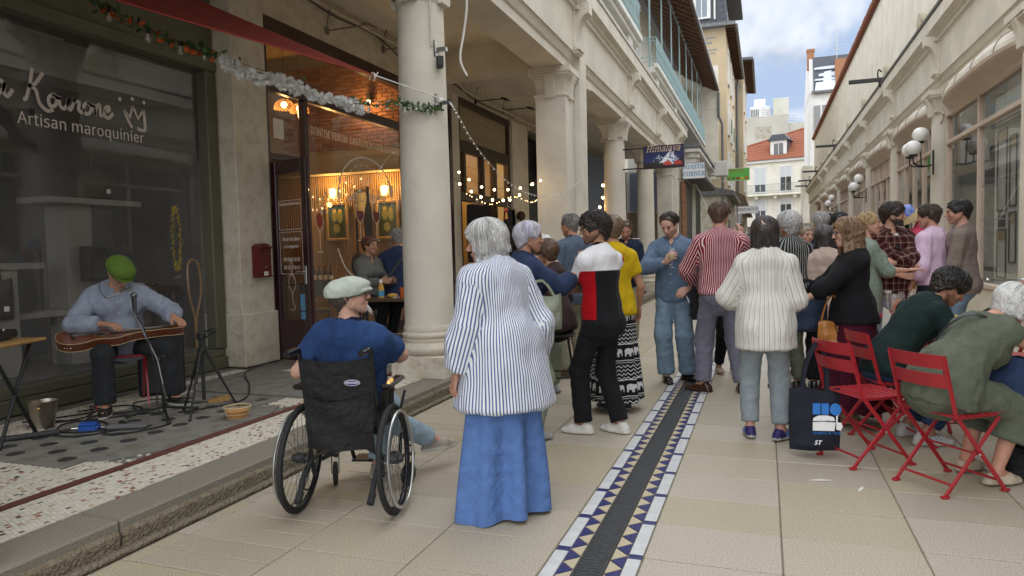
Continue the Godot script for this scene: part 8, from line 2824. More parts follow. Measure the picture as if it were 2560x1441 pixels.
	ball_string("warm_lights","warm lit bulbs strung in front of the clothes shop",[V(-4.9,2.75,-10.5),V(-4.63,2.55,-10.63),V(-4.34,2.36,-10.73),V(-4.05,2.31,-10.83),V(-3.83,2.35,-10.9),V(-3.53,2.6,-11.03)],9,M.bulb_hot,.021)
	ball_string("warm_lights","higher warm lit bulbs strung across the clothes shop door",[V(-4.9,2.85,-11.0),V(-4.45,2.55,-11.1),V(-3.9,2.52,-11.2),V(-3.5,2.65,-11.3)],8,M.bulb_hot,.02)
	ball_string("warm_lights","tiny fairy lights tangled by the clothes shop door",[V(-5.0,2.5,-11.6),V(-4.6,2.3,-11.7),V(-4.2,2.42,-11.8),V(-3.8,2.3,-11.7),V(-3.6,2.45,-11.6)],26,M.bulb_warm,.008)
	ball_string("warm_lights","warm lit bulbs hanging beside the third column",[V(-3.65,3.1,-16.7),V(-3.68,2.73,-16.84),V(-3.8,2.43,-16.78),V(-3.99,2.37,-16.71),V(-4.2,2.5,-16.6)],6,M.bulb_hot,.032)
	for q in [[-4.4,2.35,-10.7,.02],[-3.85,2.5,-16.7,.03]]: warm(V(q[0],q[1],q[2]),q[3])

func ball_string(called: String,label: String,pts: Array,n: int,m: Material,r: float) -> void:
	var t := thing(called,label,"string lights",pts[0])
	var p := spl(pts,10)
	put("cord",shift(t).tube(p,.003,5),M.dim_white if m == M.bulb_off else M.black,t)
	var bm := mb().ball(V(0,-r * 1.3,0),r,10,8).mesh()
	for i in n:
		var q: Vector3 = p[mini(int((i + .5) / n * p.size()),p.size() - 1)]
		put("bulb",bm,m,t).position = q - t.position

func warm(at: Vector3,e: float,size := .05) -> void:
	var l := OmniLight3D.new() # the light a lamp gives, at the lamp
	l.name = "lamp_glow"
	l.light_color = Color(1.0,.8,.5)
	l.light_energy = e
	l.light_size = size
	l.omni_range = 12.0
	l.omni_attenuation = 2.0
	l.shadow_enabled = true
	add_child(l)
	l.position = at

# ---------- signs, lamps, bags and the rest ----------
func sign_board(called: String,label: String,ctr: Vector3,w: float,h: float,face: Material,frame: Material,arm_to := .0) -> Node3D:
	var t := thing(called,label,"sign",ctr)
	put("panel",mb().box(Vector3.ZERO,V(w,h,.05),B0,.004),frame,t)
	put("print",mb().box(V(0,0,.0265),V(w - .04,h - .04,.003)),face,t)
	if arm_to != .0:
		for y in [h * .42,-h * .45]: put("bracket_arm",mb().bar(V(-w / 2,y,0),V(arm_to - ctr.x,y,0),.03,.03),frame,t)
	return t

func make_signs() -> void:
	# mountain picture: snow peak, dark ridge, two red tents
	var fn := FastNoiseLite.new()
	fn.frequency = .03
	fn.seed = 2
	var pic := image_tex(192,104,func(x,y):
		var u: float = x / 192.0
		var w: float = 1.0 - y / 104.0
		var c := Color(.05,.09,.28).lerp(Color(.12,.2,.45),1.0 - w)
		var n := fn.get_noise_2d(x * 2.0,y * 2.0)
		var peak := .82 - absf(u - .68) * 2.1 + n * .05
		var peak2 := .6 - absf(u - .38) * 1.4 + n * .06
		if w < peak2: c = Color(.7,.76,.85) if n + (w - .4) * 2.0 > .1 else Color(.14,.17,.3)
		if w < peak: c = Color(.9,.92,.95) if n * 1.3 + (u - .68) * -2.0 > -.12 else Color(.45,.5,.62)
		if w < .12 + .9 * maxf(.0,u - .78) * 2.2 + n * .08: c = Color(.1,.09,.11)
		if w < .22 + n * .1 and u < .5: c = Color(.1,.11,.1)
		if U((u - .6) / .11,(w - .12) / .17).length() < 1.0 and w > .1: c = Color(.78,.28,.22)
		if U((u - .86) / .11,(w - .12) / .19).length() < 1.0 and w > .1: c = Color(.7,.2,.17)
		if w < .08: c = Color(.12,.08,.1)
		return c)
	var pm := mat("print_mountain",Color.WHITE,.5,0,{"tex": pic,"uv": true})
	var s1 := sign_board("hanging_sign","hanging sign with snowy mountain and red tents on the third column",V(-2.19,3.54,-16.6),.94,.53,M.bordeaux,M.bordeaux,-3.14)
	put("picture",mb().quad_face(V(0,0,.03),.89,.48),pm,s1)
	words_on(s1,"sign_lettering","Himalaya",.2,Transform3D(Basis(V(.85,0,0),V(.28,1,0),Vector3.BACK),V(-.42,.07,.033)),M.sand,true)
	var s2 := sign_board("hanging_sign","white hanging sign with bulbous blue lettering above the brick pier",V(-2.43,4.22,-26.6),.82,.6,M.sign_white,M.black,-3.1)
	words_on(s2,"sign_lettering","TOASTIE",.2,Transform3D(Basis(V(.9,0,0),V(0,1.1,0),Vector3.BACK),V(.0,.02,.03)),M.sign_blue,true,true,HORIZONTAL_ALIGNMENT_CENTER)
	words_on(s2,"sign_lettering","CORNER",.2,Transform3D(Basis(V(.9,0,0),V(0,1.1,0),Vector3.BACK),V(.0,-.24,.03)),M.sign_blue,true,true,HORIZONTAL_ALIGNMENT_CENTER)
	var s3 := sign_board("hanging_sign","green fruit shop sign with faded red lettering further down",V(-1.35,5.28,-40),1.2,.68,M.sign_green,M.dim_white,-2.2)
	words_on(s3,"sign_lettering","SPIRITUAL",.2,Transform3D(Basis(V(.9,0,0),V(0,1,0),Vector3.BACK),V(-.12,.1,.03)),M.brick,false,true,HORIZONTAL_ALIGNMENT_CENTER)
	for i in 5: put("fruit_print",mb().ball(V(-.45 + .22 * i,-.2,.028),V(.09,.07,.004),12,6),[M.brick,M.leaf,M.wine_bright,M.yellow,M.flower_orange][i],s3)
	var s4 := sign_board("hanging_sign","small white hanging sign with thin grey capitals at the street's end",V(-1.18,4.08,-55),1.46,.56,M.sign_white,M.zinc,-2.0)
	words_on(s4,"sign_lettering","IMMOWOOD",.3,Transform3D(Basis(V(.82,0,0),Vector3.UP,Vector3.BACK),V(0,-.14,.03)),M.charcoal,false,false,HORIZONTAL_ALIGNMENT_CENTER)
	var ac := thing("air_conditioner","pale air conditioner box beside the green sign","air conditioner",V(-1.98,5.2,-36))
	put("casing",mb().box(Vector3.ZERO,V(.6,.72,.8),B0,.03),M.dim_white,ac)
	put("mount",mb().bar(V(-.3,-.3,0),V(-.6,-.3,0),.06,.06),M.zinc,ac)
	var mbx := thing("letter_box","dark red arched letter box on the pier between the shops","letter box",V(-5.73,1.2,-6.93),PI / 2)
	var pl := PV([U(-.11,.03),U(.11,.03),U(.11,.36)])
	for i in 7: pl.append(U(.11 * cos(PI * i / 6.0),.36 + .055 * sin(PI * i / 6.0)))
	pl.append(U(-.11,.36))
	put("box",mb().prism(pl,.0,.1),M.mail_red,mbx)
	put("lid",mb().box(V(0,.365,.06),V(.24,.02,.125),B0,.006),M.mail_red,mbx)
	put("door",mb().box(V(0,.2,.102),V(.17,.26,.008),B0,.003),M.mail_red,mbx)
	put("slot",mb().box(V(0,.31,.107),V(.13,.012,.004)),M.black,mbx)
	put("lock",mb().lathe([U(.008,0),U(.007,.006),U(0,.006)],10,V(0,0,0)).box(V(0,.13,.108),V(.012,.02,.004)),M.steel,mbx)
	put("base_lip",mb().box(V(0,.02,.055),V(.23,.02,.12),B0,.005),M.mail_red,mbx)
	put("name_card",mb().box(V(0,.045,.108),V(.075,.065,.003)),M.paper,mbx)
	for q in [[-5.75,4.58,-8.55,"first bare metal lamp arm above the bistro front"],[-5.75,4.72,-10.1,"second bare metal lamp arm, half behind the first column"],[-5.75,4.62,-13.9,"black lamp arm left of the pair above the clothes shop"],[-5.75,4.74,-15.6,"black lamp arm right of the pair above the clothes shop"]]:
		var t := thing("arm_lamp",q[3],"wall lamp",V(q[0],q[1],q[2]),0,"lamp arms under the arcade ceiling")
		var mm: Material = M.lamp_old if q[2] > -12 else M.black
		put("mount",mb().box(V(.02,0,0),V(.04,.1,.05),B0,.006),mm,t)
		put("arm",mb().tube([V(.02,0,0),V(.62,.0,0)],.011,8),mm,t)
		put("lamp_head",mb().box(V(.68,-.01,-.03),V(.14,.035,.2),Basis(V(0,0,1),-.3),.008),mm,t)
		put("cable_loop",mb().tube(spl([V(.02,.04,0),V(.03,.2,-.02),V(.08,.3,0),V(.1,.24,.03)],5),.006,5),M.charcoal,t)
	globe_lamp(-16.5,"triple white globe lamp on the nearest right-hand column")
	globe_lamp(-26.6,"smaller-looking triple white globe lamp on the third right-hand column")
	globe_lamp(-36.8,"distant white globe lamp far along the right-hand shops")
	for i in 5: spot_bar([-22.75,-36.9,-49.2,-56.0,-61.0][i],i)
	# display board with framed notices behind the nearest bow window
	var dp := thing("display_board","grey panelled display board with gold notices behind the nearest window","display board",V(3.5,.75,-12.9))
	put("board",mb().span(V(0,0,.95),V(.04,2.95,-.52)),M.panel_grey,dp)
	for r in [[.55,.25,1.2,2.25],[.1,-.35,1.15,2.4],[.55,.25,.35,1.1],[.1,-.35,.1,.85]]:
		var fr := mb()
		for e in [[r[0],r[2],r[0],r[3]],[r[1],r[2],r[1],r[3]],[r[0],r[2],r[1],r[2]],[r[0],r[3],r[1],r[3]]]: fr.bar(V(-.008,e[1],e[0]),V(-.008,e[3],e[2]),.03,.014,V(1,0,0))
		put("notice_frame",fr,M.black,dp)
		put("notice_header",mb().span(V(-.012,r[3] - .16,r[0] - .03),V(-.002,r[3] - .02,r[1] + .03)),M.gold_dark,dp)
	put("black_plate",mb().span(V(-.012,.9,.05),V(-.002,1.08,-.3)),M.black,dp)
	var wr := mb()
	for y in [1.0,1.55]: wr.tube([V(-.15,y,1.0),V(-.15,y + .02,-.6)],.008,5)
	put("tension_wire",wr,M.steel_dark,dp)

func bag_shape(w: float,h: float,d: float,puff := .03) -> MB:
	# a soft bag: two bulged faces meeting at the edges
	var m := mb()
	var n := 10
	for s in [-1.0,1.0]:
		for i in n:
			for j in n:
				var p := []
				for e in [[i,j],[i + 1,j],[i + 1,j + 1],[i,j + 1]]:
					var u: float = e[0] / float(n)
					var f: float = e[1] / float(n)
					var b: float = sin(u * PI) ** .5 * (.35 + .65 * sin(minf(f * 1.15,1.0) * PI * .55)) * (1.0 if f < .95 else .5)
					var wv := .012 * sin(u * 9.0 + f * 4.0) + .008 * sin(f * 13.0 + u * 5.0)
					p.append(V((u - .5) * w * (1.0 + .04 * sin(f * PI)),h * (1.0 - f) + .012 * sin(u * 7.0) * (1.0 - f),s * (d * .5 * b + puff * b * .3 + wv * b)))
				m.quad(p[0],p[1],p[2],p[3],V(0,.0,s))
	return m

func make_bags() -> void:
	var t := thing("tote_bag","navy canvas tote with blue and white block print hanging off the empty chair","tote bag",V(.31,.05,-5.14),deg_to_rad(8))
	put("bag",bag_shape(.32,.42,.1),M.tote_navy,t)
	var pr := Node3D.new()
	pr.name = "print"
	t.add_child(pr,true)
	pr.position = V(-.02,.17,.075)
	for q in [[-.005,.048],[.05,.046]]: put("print_block",mb().span(V(q[0],.09,0),V(q[0] + q[1],.165,.002)),M.tote_blue,pr)
	var ov := PackedVector2Array()
	for i in 20: ov.append(U(.137 + .036 * cos(TAU * i / 20),.126 + .04 * sin(TAU * i / 20)))
	put("print_block",mb().prism(ov,.0,.002),M.tote_blue,pr)
	put("print_block",mb().prism(PV([U(-.005,.045),U(.1,.05),U(.11,.046),U(.135,.05),U(.125,.075),U(.08,.085),U(.03,.082),U(.0,.066)]),.0,.002),M.white,pr)
	put("print_block",mb().prism(PV([U(-.005,-.02),U(.13,-.02),U(.138,.038),U(.06,.042),U(-.005,.037)]),.0,.002),M.white,pr)
	put("print_block",mb().prism(PV([U(.142,-.01),U(.17,-.016),U(.182,.01),U(.175,.036),U(.15,.04),U(.152,.085),U(.172,.1),U(.14,.08)]),.0,.002),M.white,pr)
	words_on(pr,"print_lettering","Graphic & Tech",.026,TF(V(-.005,-.05,.001)),M.tote_blue)
	words_on(pr,"print_lettering","ST",.04,Transform3D(Basis(Vector3.RIGHT,V(.3,1,0),Vector3.BACK),V(.0,-.125,.001)),M.white,false,true)
	for s in [-1.0,1.0]: strap(t,[V(-.08,.4,.02 * s),V(-.05,.6,.02 * s),V(.03,.74,.015 * s),V(.07,.6,.02 * s),V(.08,.4,.02 * s)],.025,M.tote_navy,"handle",V(0,0,1))
	var b1 := thing("shoulder_bag","dark blue denim bag held in the curly-haired woman's hands","bag",V(.3,.74,-6.17),deg_to_rad(20))
	put("bag",bag_shape(.36,.3,.13),M.bag_denim,b1)
	for s in [-1.0,1.0]: strap(b1,[V(-.1,.29,.03 * s),V(-.02,.4,.03 * s),V(.06,.4,.03 * s),V(.12,.29,.03 * s)],.025,M.tote_navy,"handle",V(0,0,1))
	var b2 := thing("leather_handbag","tan leather handbag below the dark denim bag","handbag",V(.5,.62,-6.12),deg_to_rad(30))
	put("bag",bag_shape(.24,.21,.13,.05),M.leather_tan,b2)
	put("clasp",mb().box(V(0,.16,.075),V(.02,.05,.008),B0,.003),M.brass,b2)
	strap(b2,[V(-.1,.2,0),V(-.04,.38,.0),V(.03,.4,.0),V(.1,.2,0)],.016,M.leather_tan,"handle",V(0,0,1))
	var b3 := thing("shoulder_bag","sage green slouchy bag at the lavender-haired woman's hip","bag",V(-1.55,.86,-4.96),deg_to_rad(40))
	put("bag",bag_shape(.3,.26,.12),M.c_sage_pale,b3)
	strap(b3,[V(-.12,.24,0),V(-.08,.34,.0),V(.02,.36,-.02),V(.1,.24,0)],.02,M.c_sage_pale,"handle",V(0,0,1))
	var b4 := thing("shoulder_bag","black bag hanging at the burgundy-striped man's side","bag",V(-.66,.7,-7.5),deg_to_rad(70))
	put("bag",bag_shape(.26,.3,.12),M.black_cloth,b4)
	strap(b4,[V(-.1,.28,0),V(-.02,.6,.0),V(.1,.28,0)],.02,M.black_cloth,"handle",V(0,0,1))
	var b5 := thing("shoulder_bag","black bag on the tiles beside the sandal","bag",V(1.5,.01,-4.98),deg_to_rad(120))
	put("bag",bag_shape(.34,.18,.2),M.black_cloth,b5)
	var dj := thing("denim_jacket","blue denim jacket bundled on the sage dress","jacket",V(1.33,.5,-4.88),deg_to_rad(118))
	put("cloth",bag_shape(.3,.26,.16,.05),M.c_denim_dark,dj)
	put("sleeve",mb().tube(spl([V(-.02,.12,.08),V(.0,.0,.13),V(.02,-.12,.12),V(.03,-.22,.1)],5),[.05,.055,.055,.05,.055,.055,.05,.05,.05,.05,.052,.054,.055,.056,.057,.058],12),M.c_denim_dark,dj)
	var b6 := thing("backpack","navy backpack on the chambray-shirted man's shoulder","backpack",V(-.7,1.0,-7.92),deg_to_rad(-4))
	put("bag",bag_shape(.26,.42,.14),M.c_navy,b6)
	strap(b6,[V(-.03,.38,.05),V(-.07,.53,.12),V(-.05,.47,.3),V(-.03,.25,.35),V(.0,.05,.25),V(.0,.0,.1)],.035,M.c_navy,"shoulder_strap")

func hat(at: Vector3,label: String,crown: Material,brim: Material,tilt: Vector3) -> void:
	var t := thing("bucket_hat",label,"hat",at,0,"sun hats on the stand")
	t.rotation = tilt
	put("crown",mb().lathe([U(.0,.1),U(.06,.098),U(.085,.085),U(.1,.0)],20),crown,t)
	put("brim",mb().lathe([U(.098,.005),U(.13,-.02),U(.17,-.06),U(.168,-.066),U(.128,-.028),U(.096,-.004)],24),brim,t)

func make_wares() -> void:
	var st := thing("hat_stand","black metal hat stand beside the shop window","hat stand",V(1.7,0,-10.15))
	put("post",mb().box(V(0,.92,0),V(.045,1.8,.045),B0,.004),M.black,st)
	put("foot",mb().box(V(0,.015,0),V(.5,.03,.06),B0,.006).box(V(0,.017,0),V(.06,.03,.5),B0,.006),M.black,st)
	for q in [[1.74,-.06],[1.5,.14],[1.42,.16],[1.15,.16]]: put("peg",mb().tube([V(0,q[0],0),V(q[1],q[0] + .02,.1)],.008,6),M.black,st)
	hat(V(1.68,1.8,-10.02),"white and blue patterned bucket hat topping the stand",M.hat_blue,M.hat_straw,V(.4,0,.5))
	hat(V(1.84,1.6,-9.98),"pink-red patterned sun hat on the stand",M.hat_red,M.hat_red,V(.1,0,-.2))
	hat(V(1.86,1.48,-10.02),"black sun hat directly below the pink one",M.hat_black,M.hat_black,V(.0,0,.05))
	hat(V(1.86,1.24,-9.95),"black-crowned hat with dark red brim, lowest on the stand",M.hat_black,M.hat_maroon,V(.15,0,.1))
	var sc := thing("orange_scarf","orange patterned scarf spilling below the hats","scarf",V(1.62,.86,-9.95))
	put("cloth",bag_shape(.3,.26,.1),M.food_orange,sc)
	var ra := thing("clothes_rail","wheeled clothes rail in the arcade beyond the third column","clothes rail",V(-3.62,STEP,-19.6),deg_to_rad(60))
	put("frame",mb().tube([V(-.5,.1,0),V(-.5,1.55,0)],.014,6).tube([V(.5,.1,0),V(.5,1.55,0)],.014,6).tube([V(-.55,1.55,0),V(.55,1.55,0)],.014,6).tube([V(-.5,.1,-.2),V(-.5,.1,.2)],.014,6).tube([V(.5,.1,-.2),V(.5,.1,.2)],.014,6),M.steel,ra)
	for sx in [-.5,.5]:
		for sz in [-.2,.2]: put("castor",mb().ball(V(sx,.04,sz),.04,10,8),M.black,ra)
	for i in 9:
		var o := put("garment",bag_shape(.36,.8,.05),M[["c_taupe","c_navy","c_pink_beige","c_white","c_sage_pale","c_grey_jacket"][i % 6]],ra)
		o.position = V(-.4 + .1 * i,.7,0)
		o.rotation.y = PI / 2
	var ht := thing("high_table","slender black high table leg frame by the leaflet reader","table",V(-2.0,0,-9.9))
	put("tabletop",mb().box(V(-.25,1.08,-.2),V(.62,.03,.62),B0,.006),M.black,ht)
	for q in [[.02,.06],[-.5,.06],[.02,-.46],[-.5,-.46]]: put("leg",mb().bar(V(q[0],1.07,q[1]),V(q[0],0,q[1]),.035,.035),M.black,ht)
	stool(V(-1.86,0,-6.44),.66,"tall black stool under the brown-bloused woman")
	stool(V(-4.72,STEP,-7.74),.62,"tall dark stool under the auburn-haired diner")
	stool(V(-4.42,STEP,-8.0),.66,"tall dark stool under the diner with the strap")
	var bt := thing("bistro_table","dark wood table with black legs in front of the bistro","table",V(-4.1,STEP,-7.45),.1)
	put("tabletop",mb().box(V(0,.75,0),V(.8,.035,.6),B0,.006),M.table_wood,bt)
	for sx in [-1.0,1.0]:
		for sz in [-1.0,1.0]: put("leg",mb().bar(V(.34 * sx,.73,.24 * sz),V(.34 * sx,0,.24 * sz),.03,.03),M.black,bt)
	put("stretcher",mb().bar(V(-.34,.12,0),V(.34,.12,0),.025,.025),M.black,bt)
	var by := STEP + .768
	var bo := thing("mustard_bottle","yellow sauce bottle with white cap and blue label on the bistro table","bottle",V(-4.28,by,-7.3))
	put("bottle",mb().lathe([U(0,0),U(.034,0),U(.035,.1),U(.03,.14),U(.016,.17),U(.015,.18)],16),M.food_yellow,bo)
	put("label",mb().lathe([U(.0355,.02),U(.0355,.085)],16),M.sign_blue,bo)
	put("cap",mb().lathe([U(.018,.18),U(.017,.2),U(.008,.225),U(0,.225)],12),M.white,bo)
	var nb := thing("bread_basket","small yellow napkin roll on the bistro table","napkin",V(-4.15,by,-7.34))
	put("cloth",mb().ball(V(0,.025,0),V(.07,.028,.05),12,8),M.food_yellow,nb)
	var oc := thing("orange_cup","orange cutlery cup on the bistro table","cup",V(-4.03,by,-7.36))
	put("cup",mb().lathe([U(0,0),U(.026,0),U(.034,.12),U(.03,.12),U(.024,.006)],14),M.flower_orange,oc)
	var ah := thing("ashtray","round glass ashtray at the table edge","ashtray",V(-4.05,by,-7.24))
	put("dish",mb().lathe([U(0,.004),U(.04,.0),U(.05,.02),U(.044,.02),U(.036,.008)],16),M.clear,ah)
	for i in 2:
		var dc := thing("dark_chair",["dark café chair at the bistro table's near side","dark café chair just inside the bistro window"][i],"chair",[V(-3.95,STEP,-8.0),V(-6.4,STEP,-9.0)][i],[2.6,.6][i])
		put("seat",mb().box(V(0,.46,0),V(.4,.04,.4),B0,.012),M.black,dc)
		put("backrest",mb().box(V(0,.78,-.2),V(.4,.26,.025),Basis(Vector3.RIGHT,-.1),.008),M.black,dc)
		for sx in [-1.0,1.0]:
			put("back_post",mb().bar(V(.18 * sx,.9,-.21),V(.18 * sx,0,-.19),.025,.025),M.black,dc)
			put("leg",mb().bar(V(.18 * sx,.46,.18),V(.18 * sx,0,.19),.025,.025),M.black,dc)
	# bicycle by the plinth
	var bc := thing("bicycle","bicycle with black saddle leaning by the shop plinth","bicycle",V(2.62,0,-8.9),deg_to_rad(200))
	for z in [-.5,.5]:
		put("tyre",mb(Transform3D(Basis(V(0,0,1),PI / 2),V(0,.34,z))).lathe([U(.32,-.015),U(.34,0),U(.32,.015),U(.305,0),U(.32,-.015)],36),M.rubber,bc)
		for i in 18: put("spoke",mb().tube([V(0,.34,z),V(0,.34 + .31 * sin(TAU * i / 18),z + .31 * cos(TAU * i / 18))],.0015,4,false),M.steel,bc)
	put("frame",mb().tube([V(0,.34,-.5),V(0,.3,-.05),V(0,.78,.36),V(0,.76,-.22),V(0,.3,-.05)],.016,8).tube([V(0,.34,-.5),V(0,.76,-.22)],.01,6).tube([V(0,.34,.5),V(0,.95,.34)],.014,8),M.steel_dark,bc)
	put("seat_post",mb().tube([V(0,.74,-.21),V(0,.95,-.26)],.013,8),M.steel,bc)
	put("saddle",mb().prism(PV([U(-.08,-.12),U(.08,-.12),U(.07,-.04),U(.022,.06),U(.015,.15),U(-.015,.15),U(-.022,.06),U(-.07,-.04)]),-.03,.02,Transform3D(Basis(Vector3.RIGHT,PI / 2),V(0,.97,-.26))),M.black_gloss,bc)
	put("handlebar",mb().tube(spl([V(-.28,1.02,.2),V(-.15,1.0,.32),V(.15,1.0,.32),V(.28,1.02,.2)],5),.012,8),M.steel,bc)

func stool(at: Vector3,h: float,label: String) -> void:
	var t := thing("tall_stool",label,"stool",at,.3,"tall stools")
	put("seat",mb().lathe([U(0,h),U(.16,h),U(.17,h - .015),U(.16,h - .03),U(0,h - .03)],20),M.black,t)
	for i in 4:
		var a := TAU * i / 4 + .78
		put("leg",mb().tube([V(.12 * cos(a),h - .02,.12 * sin(a)),V(.24 * cos(a),0,.24 * sin(a))],.012,6),M.black,t)
	put("foot_ring",mb().tube(ring_pts(V(0,.26,0),Basis(),.2,.2,16),.01,5,false),M.black,t)

# ---------- inside the shops ----------
func picture(at: Vector3,w: float,h: float,label: String,face: Material,frame: Material) -> void:
	var t := thing("framed_painting",label,"painting",at,0,"framed pictures on the slatted wall")
	put("canvas",mb().quad_face(V(0,0,.012),w,h),face,t)
	var f := mb()
	for s in [-1.0,1.0]:
		f.box(V(s * (w / 2 + .03),0,.01),V(.06,h + .12,.04),B0,.012)
		f.box(V(0,s * (h / 2 + .03),.01),V(w,.06,.038),B0,.012)
	put("frame",f,frame,t)
	put("backing",mb().box(V(0,0,-.004),V(w,h,.01)),M.dark_wood,t)

func make_inside() -> void:
	# plain painted stand-ins: figures in pale shirts against green and blue
	var fn := FastNoiseLite.new()
	fn.frequency = .08
	for v in 2:
		var tx := image_tex(64,96,func(x,y):
			var u: float = x / 64.0
			var w: float = y / 96.0
			var n := fn.get_noise_2d(x * 3.0 + v * 90,y * 3.0)
			var c := Color(.2,.34,.4).lerp(Color(.22,.28,.12),smoothstep(.3,.6,w))
			c = c.lerp(Color(.12,.1,.06),clampf(n + .2,0,.6))
			for k in [[.35,.3,.17,.2],[.68,.34,.16,.2],[.45,.7,.2,.14]]:
				if U((u - k[0]) / k[2],(w - k[1]) / k[3]).length() < 1.0 + n * .3: c = Color(.62,.58,.34).lerp(Color(.35,.4,.2),clampf(n * 1.4 + .3,0,1))
			for k in [[.35,.14,.11],[.68,.17,.1]]:
				if U((u - k[0]) / k[2],(w - k[1]) / .05).length() < 1.0: c = Color(.75,.62,.2)
			return c)
		var pm := mat("painting_face%d" % v,Color.WHITE,.5,0,{"tex": tx,"uv": true})
		picture(V([-7.72,-6.62][v],2.09,-11.62),.38,.62,["framed painting of figures below the first wall lamp","framed painting of a hatted figure below the second wall lamp"][v],pm,M.gold_frame)
	picture(V(-7.14,2.42,-11.62),.22,.4,"narrow framed parchment between the two paintings",M.parchment,M.dark_wood)
	for i in 2:
		var t := thing("wall_sconce",["half-shade lamp glowing above the first painting","half-shade lamp glowing above the second painting"][i],"lamp",V([-7.72,-6.6][i],2.62,-11.6),0,"half-shade lamps on the slats")
		put("shade",mb().lathe([U(.13,-.09),U(.13,.09)],16,Vector3.ZERO,PI,.0),M.lamp_shade,t)
		put("bulb",mb().ball(V(0,.02,.05),.03,10,8),M.bulb_hot,t)
		warm(V([-7.72,-6.6][i],2.66,-11.46),.32,.06)
	for i in 2:
		var t := thing("rattan_pendant",["pierced rattan pendant lamp nearer the door","second pierced rattan pendant lamp in the bistro"][i],"pendant lamp",[V(-6.35,3.56,-8.35),V(-6.5,3.62,-8.9)][i],0,"rattan pendants")
		var sh := mb()
		for k in 18:
			var a := TAU * k / 18
			var p := []
			for j in 7:
				var th := .25 + 1.5 * j / 6.0
				p.append(V(.14 * sin(th) * cos(a + .25 * j),-.12 * cos(th) * -1.0 - .02,.14 * sin(th) * sin(a + .25 * j)))
			sh.tube(p,.006,4)
		put("shade",sh,M.rattan,t)
		put("bulb",mb().ball(V(0,.02,0),.045,10,8),M.bulb_warm,t)
		put("cord",mb().tube([V(0,.1,0),V(0,1.3,0)],.004,4),M.black,t)
		warm(t.position + V(.0,-.1,.0),.08)
	var sp := thing("brick_wall_spot","wall spot lamp grazing the bistro brickwork","lamp",V(-6.9,4.3,-11.6))
	put("housing",mb().tube([V(0,0,.05),V(0,.12,.05)],.05,10),M.black,sp)
	put("bulb",mb().ball(V(0,-.02,.06),.035,10,8),M.bulb_hot,sp)
	warm(V(-6.9,4.2,-11.38),.12)
	var cl := thing("cove_lamp","warm strip lamp washing the bistro ceiling","lamp",V(-6.6,4.8,-9.0))
	put("bulb",mb().tube([V(0,0,1.2),V(0,0,-1.2)],.02,6),M.bulb_warm,cl)
	warm(V(-6.7,4.7,-8.9),.1,.3)
	var gt := thing("electric_guitar","black electric guitar standing against the slatted wall","guitar",V(-7.2,1.05,-11.5))
	put("body",mb().ball(V(0,.2,0),V(.17,.24,.025),16,10),M.black_gloss,gt)
	put("neck",mb().box(V(.0,.75,.02),V(.05,.7,.025)),M.dark_wood,gt)
	put("headstock",mb().box(V(.0,1.15,.02),V(.08,.16,.02),B0,.006),M.pine,gt)
	for i in 5:
		var bt := thing("wine_bottle",["first dark wine bottle on the bistro counter row","second dark wine bottle on the bistro counter row","third dark wine bottle on the bistro counter row","fourth dark wine bottle on the bistro counter row","fifth dark wine bottle on the bistro counter row"][i],"bottle",V(-7.9 + .12 * i,.965,-10.9),0,"bottles in the bistro")
		put("bottle",mb().lathe([U(0,0),U(.037,0),U(.037,.19),U(.014,.23),U(.014,.3),U(0,.3)],14),M.bottle_dark,bt)
		put("label",mb().lathe([U(.0375,.05),U(.0375,.13)],14),M.paper,bt)
	var it := thing("bistro_table","dark table inside the bistro carrying the wine bottles","table",V(-7.6,STEP,-10.8))
	put("tabletop",mb().box(V(0,.78,0),V(1.0,.035,.6)),M.black,it)
	for sx in [-1.0,1.0]: put("leg",mb().bar(V(.4 * sx,.77,0),V(.4 * sx,0,0),.05,.05),M.black,it)
	one("paper_notice","white no-smoking notice in the bistro transom","notice",mb().span(V(-5.82,2.95,-7.42),V(-5.815,3.2,-7.62)),M.paper)
	# leather shop stock
	for q in [[-6.55,1.42,-4.3,.8,"white display slab under the tan tote"],[-6.6,2.05,-5.35,1.05,"higher white display slab with a satchel on top"],[-6.7,.95,-4.8,.7,"low white display slab behind the musician"]]:
		one("display_slab",q[4],"shelf",mb().box(V(q[0],q[1],q[2]),V(.45,.06,q[3]),B0,.006),M.shaded_white)
	for q in [[-6.5,.42,-4.32,1.0,"tall white plinth holding the tan tote"],[-6.62,.42,-5.2,1.6,"tall white plinth under the satchel slab"],[-6.5,.42,-3.7,.7,"short white plinth at the window edge"]]:
		one("display_plinth",q[4],"plinth",mb().box(V(q[0],q[1] + q[3] / 2,q[2]),V(.28,q[3],.3),B0,.006),M.shaded_white)
	var bags := [[-6.35,.95,-4.2,.42,.36,M.leather_dim,"dark brown leather tote near the window, left of the musician"],[-6.38,1.25,-5.3,.38,.34,M.black_cloth,"black leather tote hanging in the window above the musician"],[-6.6,2.08,-5.5,.4,.26,M.leather_dim,"brown satchel on the high white slab"],[-6.36,.95,-3.75,.36,.34,M.leather_dim,"second dark brown tote at the window edge"]]
	for q in bags:
		var t := thing("leather_bag",q[6],"bag",V(q[0],q[1],q[2]),PI / 2)
		put("bag",bag_shape(q[3],q[4],.14),q[5],t)
		strap(t,[V(-.08,q[4] - .02,.05),V(-.04,q[4] + .3,.03),V(.04,q[4] + .3,.03),V(.08,q[4] - .02,.05)],.02,M.leather_dim,"handle",V(0,0,1))
		put("price_tag",mb().box(V(.08,.1,.1),V(.045,.045,.003)),M.paper,t)
	var wt := thing("work_table","dark workbench inside the leather shop","table",V(-6.75,STEP,-5.95))
	put("tabletop",mb().box(V(0,.95,0),V(.7,.04,.9)),M.dark_wood,wt)
